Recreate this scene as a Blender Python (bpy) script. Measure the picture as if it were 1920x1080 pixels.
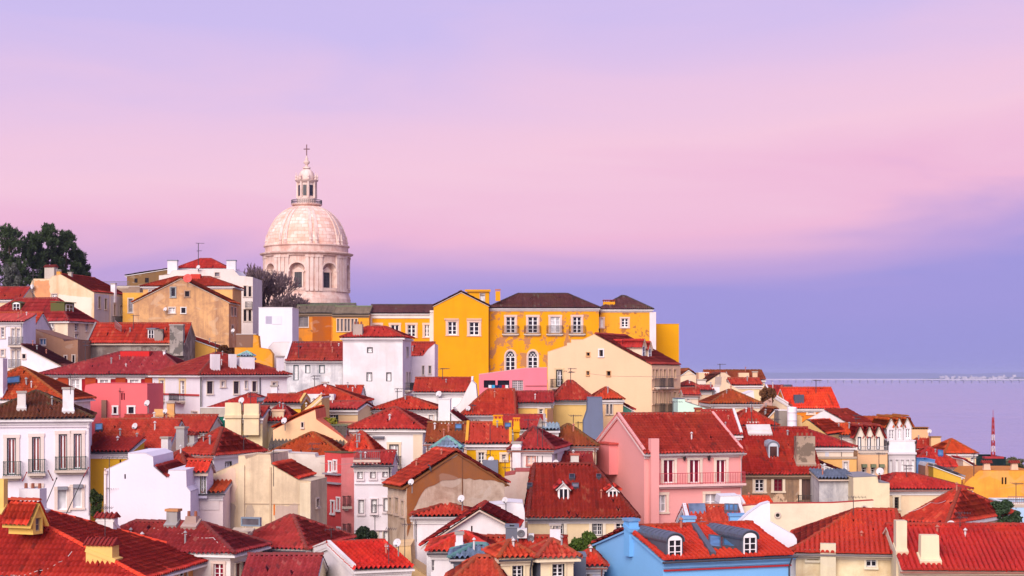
import bpy, math, random
import numpy as np
from mathutils import Vector, Matrix
from mathutils.geometry import tessellate_polygon

for _o in list(bpy.data.objects):
    bpy.data.objects.remove(_o)
SC = bpy.context.scene
COL = SC.collection
R = math.radians

# ------------------------------------------------------------------ camera
F, CX, HY, CZ = 3200.0, 960.0, 700.0, 75.0     # focal length / centre / horizon in photo pixels, eye height
cam_d = bpy.data.cameras.new('camera'); cam = bpy.data.objects.new('camera', cam_d); COL.objects.link(cam)
cam.location = (0, 0, CZ); cam.rotation_euler = (R(90), 0, 0)
cam_d.sensor_width = 36; cam_d.lens = F / 1920 * 36; cam_d.shift_y = (HY - 540) / 1920
cam_d.clip_start = 1; cam_d.clip_end = 60000
SC.camera = cam

# ------------------------------------------------------------------ world, sun, exposure
SUN_TO = Vector((-0.27, -0.83, 0.48)).normalized()
SUN_EL = math.asin(SUN_TO.z); SUN_AZ = math.atan2(SUN_TO.x, SUN_TO.y)
W = bpy.data.worlds.new('World'); SC.world = W; W.use_nodes = True
wn, wl = W.node_tree.nodes, W.node_tree.links
wn.clear()
def wnode(t, **k):
    n = wn.new(t)
    for a, b in k.items(): setattr(n, a, b)
    return n
def srgb(r, g=None, b=None):
    if g is None: r, g, b = r
    f = lambda c: (c/255/12.92) if c/255 <= .04045 else ((c/255+.055)/1.055)**2.4
    return (f(r), f(g), f(b), 1)
w_out = wnode('ShaderNodeOutputWorld'); w_bg = wnode('ShaderNodeBackground')
w_tc = wnode('ShaderNodeTexCoord'); w_sep = wnode('ShaderNodeSeparateXYZ')
wl.new(w_tc.outputs['Generated'], w_sep.inputs[0])
w_map = wnode('ShaderNodeMapping'); w_map.inputs['Scale'].default_value = (1.4, 1.4, 8); w_map.inputs['Rotation'].default_value = (0, R(-5), 0)
wl.new(w_tc.outputs['Generated'], w_map.inputs[0])
w_n1 = wnode('ShaderNodeTexNoise'); w_n1.inputs['Scale'].default_value = 2.2; w_n1.inputs['Detail'].default_value = 4; w_n1.inputs['Roughness'].default_value = .5
w_n1.inputs['Distortion'].default_value = .5
wl.new(w_map.outputs[0], w_n1.inputs['Vector'])
def wmath(op, a, b):
    m = wnode('ShaderNodeMath', operation=op)
    for i, v in enumerate((a, b)):
        if isinstance(v, (int, float)): m.inputs[i].default_value = v
        else: wl.new(v, m.inputs[i])
    return m.outputs[0]
tilt = wmath('MULTIPLY', w_sep.outputs['X'], -0.07)
nz = wmath('MULTIPLY', wmath('SUBTRACT', w_n1.outputs['Fac'], .5), 0.105)
el = wmath('ADD', wmath('ADD', w_sep.outputs['Z'], tilt), nz)
elp = wmath('ADD', wmath('MULTIPLY', el, 2.0), .1)
w_ramp = wnode('ShaderNodeValToRGB'); wl.new(elp, w_ramp.inputs[0])
# stops: (sin elevation, colour)
stops = [(-.05, (150, 148, 214)), (.0, (151, 146, 218)), (.034, (158, 146, 220)), (.062, (190, 158, 219)), (.092, (242, 184, 216)),
         (.125, (248, 201, 223)), (.165, (236, 198, 230)), (.21, (208, 190, 240)), (.30, (200, 186, 238)), (.44, (186, 180, 232))]
els = w_ramp.color_ramp.elements
while len(els) < len(stops): els.new(.5)
for e, (z, c) in zip(els, stops): e.position = z*2+.1; e.color = srgb(c)
w_sky = wnode('ShaderNodeTexSky'); w_sky.sky_type = 'NISHITA'; w_sky.sun_disc = False
w_sky.sun_elevation = SUN_EL; w_sky.sun_rotation = SUN_AZ
w_sm = wnode('ShaderNodeMix', data_type='RGBA', blend_type='MIX'); w_sm.inputs[0].default_value = .06
w_sc = wnode('ShaderNodeVectorMath', operation='SCALE'); w_sc.inputs['Scale'].default_value = .10
wl.new(w_sky.outputs[0], w_sc.inputs[0])
wl.new(w_ramp.outputs[0], w_sm.inputs[6]); wl.new(w_sc.outputs[0], w_sm.inputs[7])
wl.new(w_sm.outputs[2], w_bg.inputs['Color']); w_bg.inputs['Strength'].default_value = .335
wl.new(w_bg.outputs[0], w_out.inputs['Surface'])
sun_d = bpy.data.lights.new('sun', 'SUN'); sun_d.energy = 1.5; sun_d.angle = R(45); sun_d.color = (1.0, .89, .78)
sun = bpy.data.objects.new('sun', sun_d); COL.objects.link(sun)
sun.rotation_euler = (-SUN_TO).to_track_quat('-Z', 'Y').to_euler()
SC.view_settings.view_transform = 'Standard'; SC.view_settings.look = 'None'
SC.view_settings.exposure = 1.6; SC.view_settings.gamma = 1.0; SC.view_settings.use_curve_mapping = False
SC.cycles.use_denoising = True
SC.cycles.max_bounces = 6; SC.cycles.diffuse_bounces = 3; SC.cycles.glossy_bounces = 2; SC.cycles.volume_bounces = 0
SC.cycles.transparent_max_bounces = 4

# ------------------------------------------------------------------ materials
MATS = {}
def nodes_of(name):
    m = bpy.data.materials.new(name); m.use_nodes = True
    nt = m.node_tree; nt.nodes.clear()
    out = nt.nodes.new('ShaderNodeOutputMaterial'); b = nt.nodes.new('ShaderNodeBsdfPrincipled')
    nt.links.new(b.outputs[0], out.inputs['Surface'])
    return m, nt, b
def _mix(nt, fac, a, b, blend='MIX'):
    n = nt.nodes.new('ShaderNodeMix'); n.data_type = 'RGBA'; n.blend_type = blend
    for i, v in ((0, fac), (6, a), (7, b)):
        if hasattr(v, 'is_output'): nt.links.new(v, n.inputs[i])
        elif i == 0: n.inputs[0].default_value = v
        else: n.inputs[i].default_value = v
    return n.outputs[2]
def _noise(nt, vec, scale, detail=4, rough=.55, dist=0):
    n = nt.nodes.new('ShaderNodeTexNoise'); n.inputs['Scale'].default_value = scale; n.inputs['Detail'].default_value = detail
    n.inputs['Roughness'].default_value = rough; n.inputs['Distortion'].default_value = dist
    if vec is not None: nt.links.new(vec, n.inputs['Vector'])
    return n.outputs['Fac']
def _ramp(nt, fac, lo, hi, a=0, b=1):
    n = nt.nodes.new('ShaderNodeMapRange'); n.inputs[1].default_value = lo; n.inputs[2].default_value = hi
    n.inputs[3].default_value = a; n.inputs[4].default_value = b; nt.links.new(fac, n.inputs[0]); return n.outputs[0]
def _pos(nt, scale=(1, 1, 1)):
    g = nt.nodes.new('ShaderNodeNewGeometry'); m = nt.nodes.new('ShaderNodeMapping'); m.inputs['Scale'].default_value = scale
    nt.links.new(g.outputs['Position'], m.inputs[0]); return m.outputs[0]
def dk(c, k): return (c[0]*k, c[1]*k, c[2]*k, 1)
def plaster(c, dirt=.35, stain=None, peel=0, peelc=(150, 118, 100), rough=.9):
    key = ('pl', c, dirt, stain, peel, peelc)
    if key in MATS: return MATS[key]
    m, nt, b = nodes_of('plaster_%d_%d_%d' % c)
    base = srgb(c); q_ = min(1, .78/max(base[:3])); base = tuple(q_*v for v in base[:3])+(1,)
    sc = srgb(stain) if stain else (base[0]*.62+.03, base[1]*.6+.025, base[2]*.58+.025, 1)
    p = _pos(nt)
    strk = _ramp(nt, _noise(nt, _pos(nt, (1.1, 1.1, .09)), 1.1, 5, .65), .48, .72)
    fine = _ramp(nt, _noise(nt, p, 3.5, 5, .65), .45, .8)
    col = _mix(nt, _ramp(nt, _noise(nt, p, .22, 4), .35, .68, 0, min(.75, .25+dirt)), base, dk(base, .82))
    f1 = nt.nodes.new('ShaderNodeMath'); f1.operation = 'MULTIPLY'; f1.inputs[1].default_value = min(1, dirt*.8); nt.links.new(_ramp(nt, _noise(nt, p, .42, 9, .7, .4), .43, .62), f1.inputs[0])
    f0 = nt.nodes.new('ShaderNodeMath'); f0.operation = 'MULTIPLY'; f0.inputs[1].default_value = min(.6, dirt*.5); nt.links.new(fine, f0.inputs[0])
    col = _mix(nt, f0.outputs[0], col, dk(base, .82))
    col = _mix(nt, f1.outputs[0], col, sc)
    f2 = nt.nodes.new('ShaderNodeMath'); f2.operation = 'MULTIPLY'; f2.inputs[1].default_value = min(1, dirt*1.05); nt.links.new(strk, f2.inputs[0])
    col = _mix(nt, f2.outputs[0], col, sc)
    if dirt >= .45:
        pt_ = _ramp(nt, _noise(nt, _pos(nt, (1, 1, 1.6)), .33, 2, .4, 1.2), .60, .615, 0, min(.5, dirt*.5)); col = _mix(nt, pt_, col, (base[0]*.5+.22, base[1]*.5+.2, base[2]*.5+.18, 1))
    if peel:
        pn = _noise(nt, p, .75, 8, .68, .12); pf = _ramp(nt, pn, .66-peel*.12, .68-peel*.12)
        col = _mix(nt, pf, col, srgb(peelc))
    nt.links.new(col, b.inputs['Base Color'])
    b.inputs['Roughness'].default_value = rough; b.inputs['Specular IOR Level'].default_value = .15
    bp = nt.nodes.new('ShaderNodeBump'); bp.inputs['Strength'].default_value = .25; bp.inputs['Distance'].default_value = .05
    nt.links.new(_noise(nt, p, 5, 4), bp.inputs['Height']); nt.links.new(bp.outputs[0], b.inputs['Normal'])
    MATS[key] = m; return m
def tilemat(c, moss=.3, var=.55):
    key = ('tile', c, moss, var)
    if key in MATS: return MATS[key]
    m, nt, b = nodes_of('roof_tile_%d_%d_%d' % c)
    base = srgb(c)
    at = nt.nodes.new('ShaderNodeAttribute'); at.attribute_name = 'tv'
    p = _pos(nt)
    red = c[0] > 1.5*c[1]
    col = _mix(nt, _ramp(nt, at.outputs['Fac'], 0, 1), dk(base, 1-var*.6), (min(1, base[0]*(1+var*.38)), base[1]*(1+var*.9)+.012*var, base[2]*(1+var*.6)+.008*var, 1) if red else dk(base, 1+var*.5))
    col = _mix(nt, _ramp(nt, _noise(nt, p, .45, 4, .6), .4, .75, 0, .6), col, (base[0]*.62, base[1]*.72, base[2]*.75, 1))
    if red: col = _mix(nt, _ramp(nt, _noise(nt, p, .23, 5, .65), .5, .66, 0, .38), col, (base[0]*1.08, base[1]*2.1+.01, base[2]*1.1, 1))
    if red:
        col = _mix(nt, _ramp(nt, at.outputs['Fac'], .86, .93, 0, .55), col, (min(1, base[0]*1.15), base[1]*3.2+.05, base[2]*2.4+.03, 1)); col = _mix(nt, _ramp(nt, at.outputs['Fac'], .14, .07, 0, .6), col, (base[0]*.42, base[1]*.8+.01, base[2]*.8+.01, 1))
    f = nt.nodes.new('ShaderNodeMath'); f.operation = 'MULTIPLY'; f.inputs[1].default_value = moss
    nt.links.new(_ramp(nt, _noise(nt, p, 1.1, 7, .72), .53, .70), f.inputs[0])
    col = _mix(nt, f.outputs[0], col, (.045, .035, .028, 1))
    f3 = nt.nodes.new('ShaderNodeMath'); f3.operation = 'MULTIPLY'; f3.inputs[1].default_value = moss*.6
    nt.links.new(_ramp(nt, _noise(nt, p, 3.2, 5, .7), .64, .74), f3.inputs[0])
    col = _mix(nt, f3.outputs[0], col, (base[0]*.9+.12, base[1]+.16, base[2]+.12, 1))
    nt.links.new(col, b.inputs['Base Color']); b.inputs['Roughness'].default_value = .82; b.inputs['Specular IOR Level'].default_value = .2
    bp = nt.nodes.new('ShaderNodeBump'); bp.inputs['Strength'].default_value = .3; bp.inputs['Distance'].default_value = .02
    nt.links.new(_noise(nt, p, 14, 3), bp.inputs['Height']); nt.links.new(bp.outputs[0], b.inputs['Normal'])
    MATS[key] = m; return m
def simple(c, rough=.6, metal=0, spec=.4, var=.25, scale=2.0):
    key = ('s', c, rough, metal, spec, var, scale)
    if key in MATS: return MATS[key]
    m, nt, b = nodes_of('paint_%d_%d_%d' % c)
    base = srgb(c)
    p = _pos(nt); col = _mix(nt, _ramp(nt, _noise(nt, p, scale, 5, .6), .35, .75), base, dk(base, 1-var))
    nt.links.new(col, b.inputs['Base Color'])
    b.inputs['Roughness'].default_value = rough; b.inputs['Metallic'].default_value = metal; b.inputs['Specular IOR Level'].default_value = spec
    MATS[key] = m; return m
def glass(c, rough=.12):
    key = ('g', c, rough)
    if key in MATS: return MATS[key]
    m, nt, b = nodes_of('glass_%d_%d_%d' % c)
    base = srgb(c); p = _pos(nt, (1, 1, .6))
    nt.links.new(_mix(nt, _ramp(nt, _noise(nt, p, 1.3, 2), .35, .7), base, dk(base, .45)), b.inputs['Base Color'])
    b.inputs['Roughness'].default_value = rough; b.inputs['Specular IOR Level'].default_value = .45
    MATS[key] = m; return m

# photo colours -> materials
WHITE = (236, 230, 236); OFFW = (232, 226, 226); CREAM = (250, 220, 178); PALE = (240, 222, 192); LCREAM = (244, 228, 196)
YEL = (246, 170, 22); PINK = (254, 176, 172); SALM = (200, 74, 72); BLUE = (124, 180, 230); TAN = (212, 163, 112)
BROWN = (146, 92, 58); BEIGE = (222, 200, 168); GREYW = (196, 188, 190); STONE = (150, 138, 130); ORANGE = (246, 176, 84)
T_RED = (180, 42, 42); T_BRI = (204, 52, 40); T_ORA = (198, 66, 32); T_DRK = (124, 46, 44); T_MAR = (104, 46, 50); T_CRI = (166, 40, 46); T_BRN = (164, 64, 38)
GL = {'dk': (34, 30, 38), 'cu': (206, 202, 206), 'rd': (158, 88, 84), 'bl': (78, 128, 176), 'bk': (22, 18, 20), 'mr': (128, 22, 48), 'sh': (222, 220, 226), 'gy': (120, 112, 120), 'wd': (88, 58, 52)}  # rd glass has a reddish reflection painted into its base colour
IRON = (44, 42, 46); ZINC = (112, 116, 128); SLATE = (78, 84, 100)

# ------------------------------------------------------------------ mesh helpers
class MB:
    def __init__(s): s.v = []; s.f = []
    def add(s, vs, fs):
        k = len(s.v); s.v += [tuple(v) for v in vs]; s.f += [tuple(i+k for i in f) for f in fs]
    def hexa(s, p):      # 8 points: bottom 4 (ccw), top 4
        s.add(p, [(3, 2, 1, 0), (4, 5, 6, 7), (0, 1, 5, 4), (1, 2, 6, 5), (2, 3, 7, 6), (3, 0, 4, 7)])
    def box(s, x0, x1, y0, y1, z0, z1, tx=0, ty=0):
        s.hexa([(x0, y0, z0), (x1, y0, z0), (x1, y1, z0), (x0, y1, z0),
                (x0+tx, y0+ty, z1), (x1-tx, y0+ty, z1), (x1-tx, y1-ty, z1), (x0+tx, y1-ty, z1)])
    def prism(s, poly, d):   # planar polygon (3D points) extruded by vector d
        n = len(poly); d = Vector(d); a = [Vector(p) for p in poly]
        s.add(a + [p+d for p in a], [tuple(range(n-1, -1, -1)), tuple(range(n, 2*n))] + [(i, (i+1) % n, n+(i+1) % n, n+i) for i in range(n)])
    def tube(s, a, b, r0, r1=None, n=6, cap=True):
        r1 = r0 if r1 is None else r1
        a = Vector(a); b = Vector(b); d = (b-a)
        if d.length < 1e-6: return
        d.normalize(); u = d.orthogonal().normalized(); w = d.cross(u)
        vs = []
        for c, r in ((a, r0), (b, r1)):
            for i in range(n):
                t = 2*math.pi*i/n; vs.append(c + u*math.cos(t)*r + w*math.sin(t)*r)
        fs = [(i, (i+1) % n, n+(i+1) % n, n+i) for i in range(n)]
        if cap: fs += [tuple(range(n-1, -1, -1)), tuple(range(n, 2*n))]
        s.add(vs, fs)
    def lathe(s, prof, n=24, c=(0, 0, 0), a0=0, a1=2*math.pi):
        full = abs(a1-a0-2*math.pi) < 1e-6; m = n if full else n+1
        vs = []
        for r, z in prof:
            for i in range(m):
                t = a0+(a1-a0)*i/n; vs.append((c[0]+r*math.cos(t), c[1]+r*math.sin(t), c[2]+z))
        fs = []
        for j in range(len(prof)-1):
            for i in range(n):
                fs.append((j*m+i, j*m+(i+1) % m, (j+1)*m+(i+1) % m, (j+1)*m+i))
        s.add(vs, fs)
    def build(s, name, mat, parent=None, smooth=False):
        me = bpy.data.meshes.new(name); me.from_pydata(s.v, [], s.f)
        if smooth: me.polygons.foreach_set('use_smooth', [True]*len(me.polygons))
        me.materials.append(mat); return link(name, me, parent)
def link(name, me, parent=None):
    o = bpy.data.objects.new(name, me); COL.objects.link(o)
    if parent is not None: o.parent = parent
    return o
def tag(o, label, cat, group=None, kind=None):
    if label: o['label'] = label
    if cat: o['category'] = cat
    if group: o['group'] = group
    if kind: o['kind'] = kind
    return o
def empty(name, loc=(0, 0, 0), rz=0):
    o = bpy.data.objects.new(name, None); COL.objects.link(o); o.location = loc; o.rotation_euler = (0, 0, rz); o.empty_display_size = .5
    return o
def P(px, py, Y): return Vector(((px-CX)/F*Y, Y, CZ-(py-HY)/F*Y))
def raydir(px, py): return Vector(((px-CX)/F, 1.0, -(py-HY)/F))
EYE = Vector((0, 0, CZ))
rng = random.Random(7)
BASES = []       # (x, y, z) ground control points

# ------------------------------------------------------------------ barrel-tile sheet
def sheet_arrays(poly, Y, seed):
    """corrugated barrel tiles over one planar convex roof polygon; returns verts, quads, per-vertex tone"""
    q = np.array([tuple(p) for p in poly], float)
    n = np.cross(q[1]-q[0], q[2]-q[0]); n /= np.linalg.norm(n)
    if n[2] < 0: n = -n
    s = np.cross(n, (0, 0, 1.0)); s /= np.linalg.norm(s); t = np.cross(n, s)
    if t[2] < 0: t = -t; s = -s
    o = q[0]; ps = (q-o) @ s; pt = (q-o) @ t
    r = np.random.RandomState(seed)
    pitch, course, amp = .27, .40, .16
    seg = 6 if Y < 118 else 4
    step = 1 if Y < 175 else 2
    cols = max(1, int(math.ceil((ps.max()-ps.min())/pitch)))
    k = np.arange(cols*seg+1); S = np.minimum(ps.min()+k*pitch/seg, ps.max())
    tmin = np.full(S.shape, 1e9); tmax = np.full(S.shape, -1e9)
    N = len(q)
    for i in range(N):
        a, b = i, (i+1) % N
        if abs(ps[a]-ps[b]) < 1e-6:
            mk = np.abs(S-ps[a]) < 1e-6
            for e in (a, b):
                tmin[mk] = np.minimum(tmin[mk], pt[e]); tmax[mk] = np.maximum(tmax[mk], pt[e])
            continue
        lo, hi = min(ps[a], ps[b]), max(ps[a], ps[b])
        mk = (S >= lo-1e-6) & (S <= hi+1e-6)
        tt = pt[a]+(pt[b]-pt[a])*(S[mk]-ps[a])/(ps[b]-ps[a])
        tmin[mk] = np.minimum(tmin[mk], tt); tmax[mk] = np.maximum(tmax[mk], tt)
    ph = (k % seg)/seg
    prof = amp*np.power(.5-.5*np.cos(2*np.pi*ph), .7)
    t0, t1 = pt.min(), pt.max()
    c = course*step; nc = max(1, int(math.ceil((t1-t0)/c)))
    T = []; Hh = []; Ci = []
    for j in range(nc):
        T += [t0+j*c-(.04 if j else 0), t0+(j+1)*c]; Hh += [.04, .0]; Ci += [j, j]
    T = np.array(T); Hh = np.array(Hh); Ci = np.array(Ci)
    TT = np.clip(T[None, :], tmin[:, None], tmax[:, None])
    coli = np.minimum((k+seg//2)//seg, cols)
    tone = np.clip(r.rand(cols+1, nc)*.5+r.rand(cols+1, 1)*.5, 0, 1)
    jit = r.normal(0, .012, (cols+1, nc))
    sag = .03+.03*np.sin(S*.55+r.rand()*6)[:, None]*np.sin(T*.8+r.rand()*6)[None, :]+.012*np.sin(S*1.7+r.rand()*6)[:, None]
    Hg = prof[:, None]+Hh[None, :]+jit[coli][:, Ci]+sag
    pos = o+S[:, None, None]*s+TT[:, :, None]*t+(Hg+.07)[:, :, None]*n
    m = len(T); nS = len(S)
    idx = np.arange(nS*m).reshape(nS, m)
    qd = np.stack([idx[:-1, :-1], idx[1:, :-1], idx[1:, 1:], idx[:-1, 1:]], -1)
    dT = np.abs(TT[:, 1:]-TT[:, :-1]); ok = (dT[:-1] > 1e-4) | (dT[1:] > 1e-4)
    ok &= (np.abs(S[1:]-S[:-1]) > 1e-5)[:, None]
    return pos.reshape(-1, 3), qd[ok], tone[coli][:, Ci].reshape(-1), (o, s, t, n)
def mesh_np(name, V, Q, tv=None):
    me = bpy.data.meshes.new(name)
    me.vertices.add(len(V)); me.vertices.foreach_set('co', np.ascontiguousarray(V, dtype=np.float32).ravel())
    me.loops.add(len(Q)*4); me.polygons.add(len(Q))
    me.loops.foreach_set('vertex_index', np.ascontiguousarray(Q, dtype=np.int32).ravel())
    me.polygons.foreach_set('loop_start', np.arange(0, len(Q)*4, 4, dtype=np.int32))
    if tv is not None:
        a = me.attributes.new('tv', 'FLOAT', 'POINT'); a.data.foreach_set('value', np.ascontiguousarray(tv, dtype=np.float32))
    me.update(calc_edges=True); return me
def ridge_cap(mb, a, b, r=.14):
    a = Vector(a); b = Vector(b); L = (b-a).length
    if L < .2: return
    d = (b-a)/L; u = d.cross(Vector((0, 0, 1))).normalized(); up = u.cross(d)
    n = max(1, int(L/.42)); ang = [math.pi*i/4 for i in range(5)]
    for i in range(n):
        vs = []
        for tt, rr in ((i/n, r*1.12), ((i+1.06)/n, r*.92)):
            c = a+(b-a)*tt+Vector((0, 0, .17+rng.uniform(-.012, .012)))
            vs += [c+u*math.cos(t)*rr+up*math.sin(t)*rr for t in ang]
        mb.add(vs, [(j, j+1, 6+j, 5+j) for j in range(4)]+[(0, 1, 2, 3, 4), (9, 8, 7, 6, 5)])
HOUSES = {}
SEED = [11]

# ------------------------------------------------------------------ houses
class House:
    FR = {'f': (0, 0, (1, 0), (0, -1)), 'b': (0, 1, (1, 0), (0, 1)), 'l': (0, 0, (0, 1), (-1, 0)), 'r': (1, 0, (0, 1), (1, 0))}
    def __init__(s, key, name, label, Y, ye, roof, yr=None, xl=0, xr=0, yaw=0, D=8., xs=None, h=11., wall=WHITE, tile=T_RED, ye2=None, rp=.5,
                 il=None, ir=None, oh=.35, og=.12, cat='house', parent=None, cor=OFFW, verge=None, dirt=.35, stain=None, peel=0, moss=.3, var=.55,
                 top=None, tiled=(), ridge=None, base=True, wm=None, peelc=(150, 118, 100)):
        s.key, s.Y, s.roof, s.parent = key, Y, roof, parent
        if tile[0] > 1.8*tile[1] and not parent:      # every batch of clay tiles weathers to its own red
            f_ = ((1, 1, 1), (.95, 1.15, .98), (.87, .95, .98), (1.02, 1.2, .95), (.92, 1.12, 1.2), (.98, 1.08, 1.05))[hash_key(key) % 6]; f_ = (f_[0], min(f_[1], 1.0) if tile[1] > 55 else f_[1], f_[2]); tile = tuple(min(255, int(c_*k_)) for c_, k_ in zip(tile, f_))
        HOUSES[key] = s
        a = R(yaw); s.a = a
        u = Vector((math.cos(a), math.sin(a))); v = Vector((-math.sin(a), math.cos(a)))
        if top: xl, xr, ye = top[0][0], top[-1][0], top[0][1]
        kl, kr = (xl-CX)/F, (xr-CX)/F
        if yaw < 0:
            A = Vector((kr*Y, Y)); t = (A.x-kl*A.y)/(u.x-kl*u.y); O = A-u*t
        else:
            A = Vector((kl*Y, Y)); t = (kr*A.y-A.x)/(u.x-kr*u.y); O = A
        s.W = max(.6, t)
        if xs is not None:
            C = O+u*s.W if xs > xr else O
            k = (xs-CX)/F; D = (k*C.y-C.x)/(v.x-k*v.y)
            if not (.5 < D < 40): print('bad depth', key, D); D = 9
        s.D = D
        Ya = (O+u*s.W).y if (yaw < 0 and not top) else O.y
        ze = CZ-(ye-HY)/F*Ya
        zb = ze-h; s.zb = zb; s.he = h
        s.M = Matrix.Translation((O.x, O.y, zb)) @ Matrix.Rotation(a, 4, 'Z'); s.Mi = s.M.inverted()
        s.root = empty(name, (O.x, O.y, zb), a)
        if parent:
            s.root.parent = parent.root; s.root.matrix_local = parent.Mi @ s.M
        else:
            tag(s.root, label, cat)
            if base:
                for fx in (.1, .9):
                    for fy in (.1, .9):
                        c = s.M @ Vector((s.W*fx, D*fy, 0)); BASES.append((c.x, c.y, zb+.6))
        s.rp = rp
        def zat(lx, ly, py):
            p = s.M @ Vector((lx, ly, 0)); return CZ-(py-HY)/F*p.y-zb
        W = s.W
        if roof in ('gx', 'hip', 'hipx'): rm = (W/2, rp*D)
        elif roof in ('gy', 'hipy'): rm = (rp*W, D*.08 if roof == 'gy' else D/2)
        elif roof == 'shedf': rm = (W/2, D)
        elif roof == 'shedl': rm = (W, D*.1)
        elif roof == 'shedr': rm = (0, D*.1)
        else: rm = (0, 0)
        s.hr = zat(rm[0], rm[1], yr) if yr is not None else h
        s.he2 = h
        if ye2 is not None: s.he2 = zat(W, 0, ye2) if roof == 'gy' else zat(W/2, D, ye2)
        if roof in ('gx', 'gy', 'hip', 'hipy', 'shedf', 'shedl', 'shedr') and s.hr-h < .15: s.hr = h+.4
        he, he2, hr = s.he, s.he2, s.hr
        s.tops = {}
        if roof == 'gx':
            sd = [(0, he), (rp*D, hr), (D, he2)]; s.tops = {'f': [(0, he), (W, he)], 'b': [(0, he2), (W, he2)], 'l': sd, 'r': sd}
        elif roof == 'gy':
            sd = [(0, he), (rp*W, hr), (W, he2)]; s.tops = {'f': sd, 'b': sd, 'l': [(0, he), (D, he)], 'r': [(0, he2), (D, he2)]}
        elif roof == 'shedf':
            sd = [(0, he), (D, hr)]; s.tops = {'f': [(0, he), (W, he)], 'b': [(0, hr), (W, hr)], 'l': sd, 'r': sd}
        elif roof == 'shedl':
            sd = [(0, he), (W, hr)]; s.tops = {'f': sd, 'b': sd, 'l': [(0, he), (D, he)], 'r': [(0, hr), (D, hr)]}
        elif roof == 'shedr':
            sd = [(0, hr), (W, he)]; s.tops = {'f': sd, 'b': sd, 'l': [(0, hr), (D, hr)], 'r': [(0, he), (D, he)]}
        elif roof == 'poly':
            pts = []
            for (px, py) in top:
                d = s.Mi.to_3x3() @ raydir(px, py); o = s.Mi @ EYE; q = o+d*(-o.y/d.y); pts.append((q.x, q.z))
            pts[0] = (0, pts[0][1]); pts[-1] = (W, pts[-1][1]); s.pts = pts
            s.tops = {'f': pts, 'b': pts, 'l': [(0, pts[0][1]), (D, pts[0][1])], 'r': [(0, pts[-1][1]), (D, pts[-1][1])]}
        else:
            s.tops = {'f': [(0, he), (W, he)], 'b': [(0, he), (W, he)], 'l': [(0, he), (D, he)], 'r': [(0, he), (D, he)]}
        s.planes = []; s.ridges = []
        V = Vector
        if roof == 'gx':
            ry = rp*D; m1 = (hr-he)/ry; m2 = (hr-he2)/(D-ry)
            s.planes = [[V((-og, -oh, he-m1*oh)), V((W+og, -oh, he-m1*oh)), V((W+og, ry, hr)), V((-og, ry, hr))],
                        [V((W+og, D+oh, he2-m2*oh)), V((-og, D+oh, he2-m2*oh)), V((-og, ry, hr)), V((W+og, ry, hr))]]
            s.ridges = [((-og, ry, hr), (W+og, ry, hr))]
        elif roof == 'gy':
            rx = rp*W; m1 = (hr-he)/rx; m2 = (hr-he2)/(W-rx)
            s.planes = [[V((-oh, D+og, he-m1*oh)), V((-oh, -og, he-m1*oh)), V((rx, -og, hr)), V((rx, D+og, hr))],
                        [V((W+oh, -og, he2-m2*oh)), V((W+oh, D+og, he2-m2*oh)), V((rx, D+og, hr)), V((rx, -og, hr))]]
            s.ridges = [((rx, -og, hr), (rx, D+og, hr))]
        elif roof in ('hip', 'hipy'):
            if roof == 'hip':
                A1, B1 = W, D; mp = lambda x, y, z: V((x, y, z))
            else:
                A1, B1 = D, W; mp = lambda x, y, z: V((y, x, z))
            r_ = rp*B1; i1 = il if il is not None else min(r_, A1*.48); i2 = ir if ir is not None else min(r_, A1*.48)
            i2 = max(.05, min(i2, A1-i1-.05)) if i1 < A1-.1 else .05
            z0 = he-(hr-he)/r_*oh; o1 = oh*i1/r_; o2 = oh*i2/r_; ob = oh*(B1-r_)/r_
            c00, c10, c11, c01 = mp(-o1, -oh, z0), mp(A1+o2, -oh, z0), mp(A1+o2, B1+ob, z0), mp(-o1, B1+ob, z0)
            e1, e2 = mp(i1, r_, hr), mp(A1-i2, r_, hr)
            s.planes = [[c00, c10, e2, e1], [c11, c01, e1, e2], [c10, c11, e2], [c01, c00, e1]]
            s.ridges = [(e1, e2), (c00, e1), (c10, e2), (c11, e2), (c01, e1)]
        elif roof == 'shedf':
            m = (hr-he)/D; s.planes = [[V((-og, -oh, he-m*oh)), V((W+og, -oh, he-m*oh)), V((W+og, D+.1, hr+m*.1)), V((-og, D+.1, hr+m*.1))]]
        elif roof == 'shedl':
            m = (hr-he)/W; s.planes = [[V((-oh, D, he-m*oh)), V((-oh, -og, he-m*oh)), V((W+.1, -og, hr+m*.1)), V((W+.1, D, hr+m*.1))]]
        elif roof == 'shedr':
            m = (hr-he)/W; s.planes = [[V((W+oh, -og, he-m*oh)), V((W+oh, D, he-m*oh)), V((-.1, D, hr+m*.1)), V((-.1, -og, hr+m*.1))]]
        elif roof == 'poly':
            s.planes = []
            for i in tiled:
                (u0, z0), (u1, z1) = s.pts[i], s.pts[i+1]
                s.planes.append([V((u0, -og, z0)), V((u1, -og, z1)), V((u1, D, z1)), V((u0, D, z0))])
        s.tiled = tiled
        s.flat = roof in ('flat', 'poly')
        s.holes = {'f': [], 'b': [], 'l': [], 'r': []}
        s.wm = wm or plaster(wall, dirt, stain, peel, peelc); s.tm = tilemat(tile, moss, var); s.tile = tile; s.cor = cor; s.verge = verge; s.ridgec = ridge; s.oh = oh
        s.roofobj = None; s.sheets = []
    # -- geometry queries
    def face(s, f):
        fx, fy, U, N = s.FR[f]; o = Vector((fx*s.W, fy*s.D, 0)); return o, Vector((U[0], U[1], 0)), Vector((N[0], N[1], 0)), (s.W if f in 'fb' else s.D)
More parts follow.
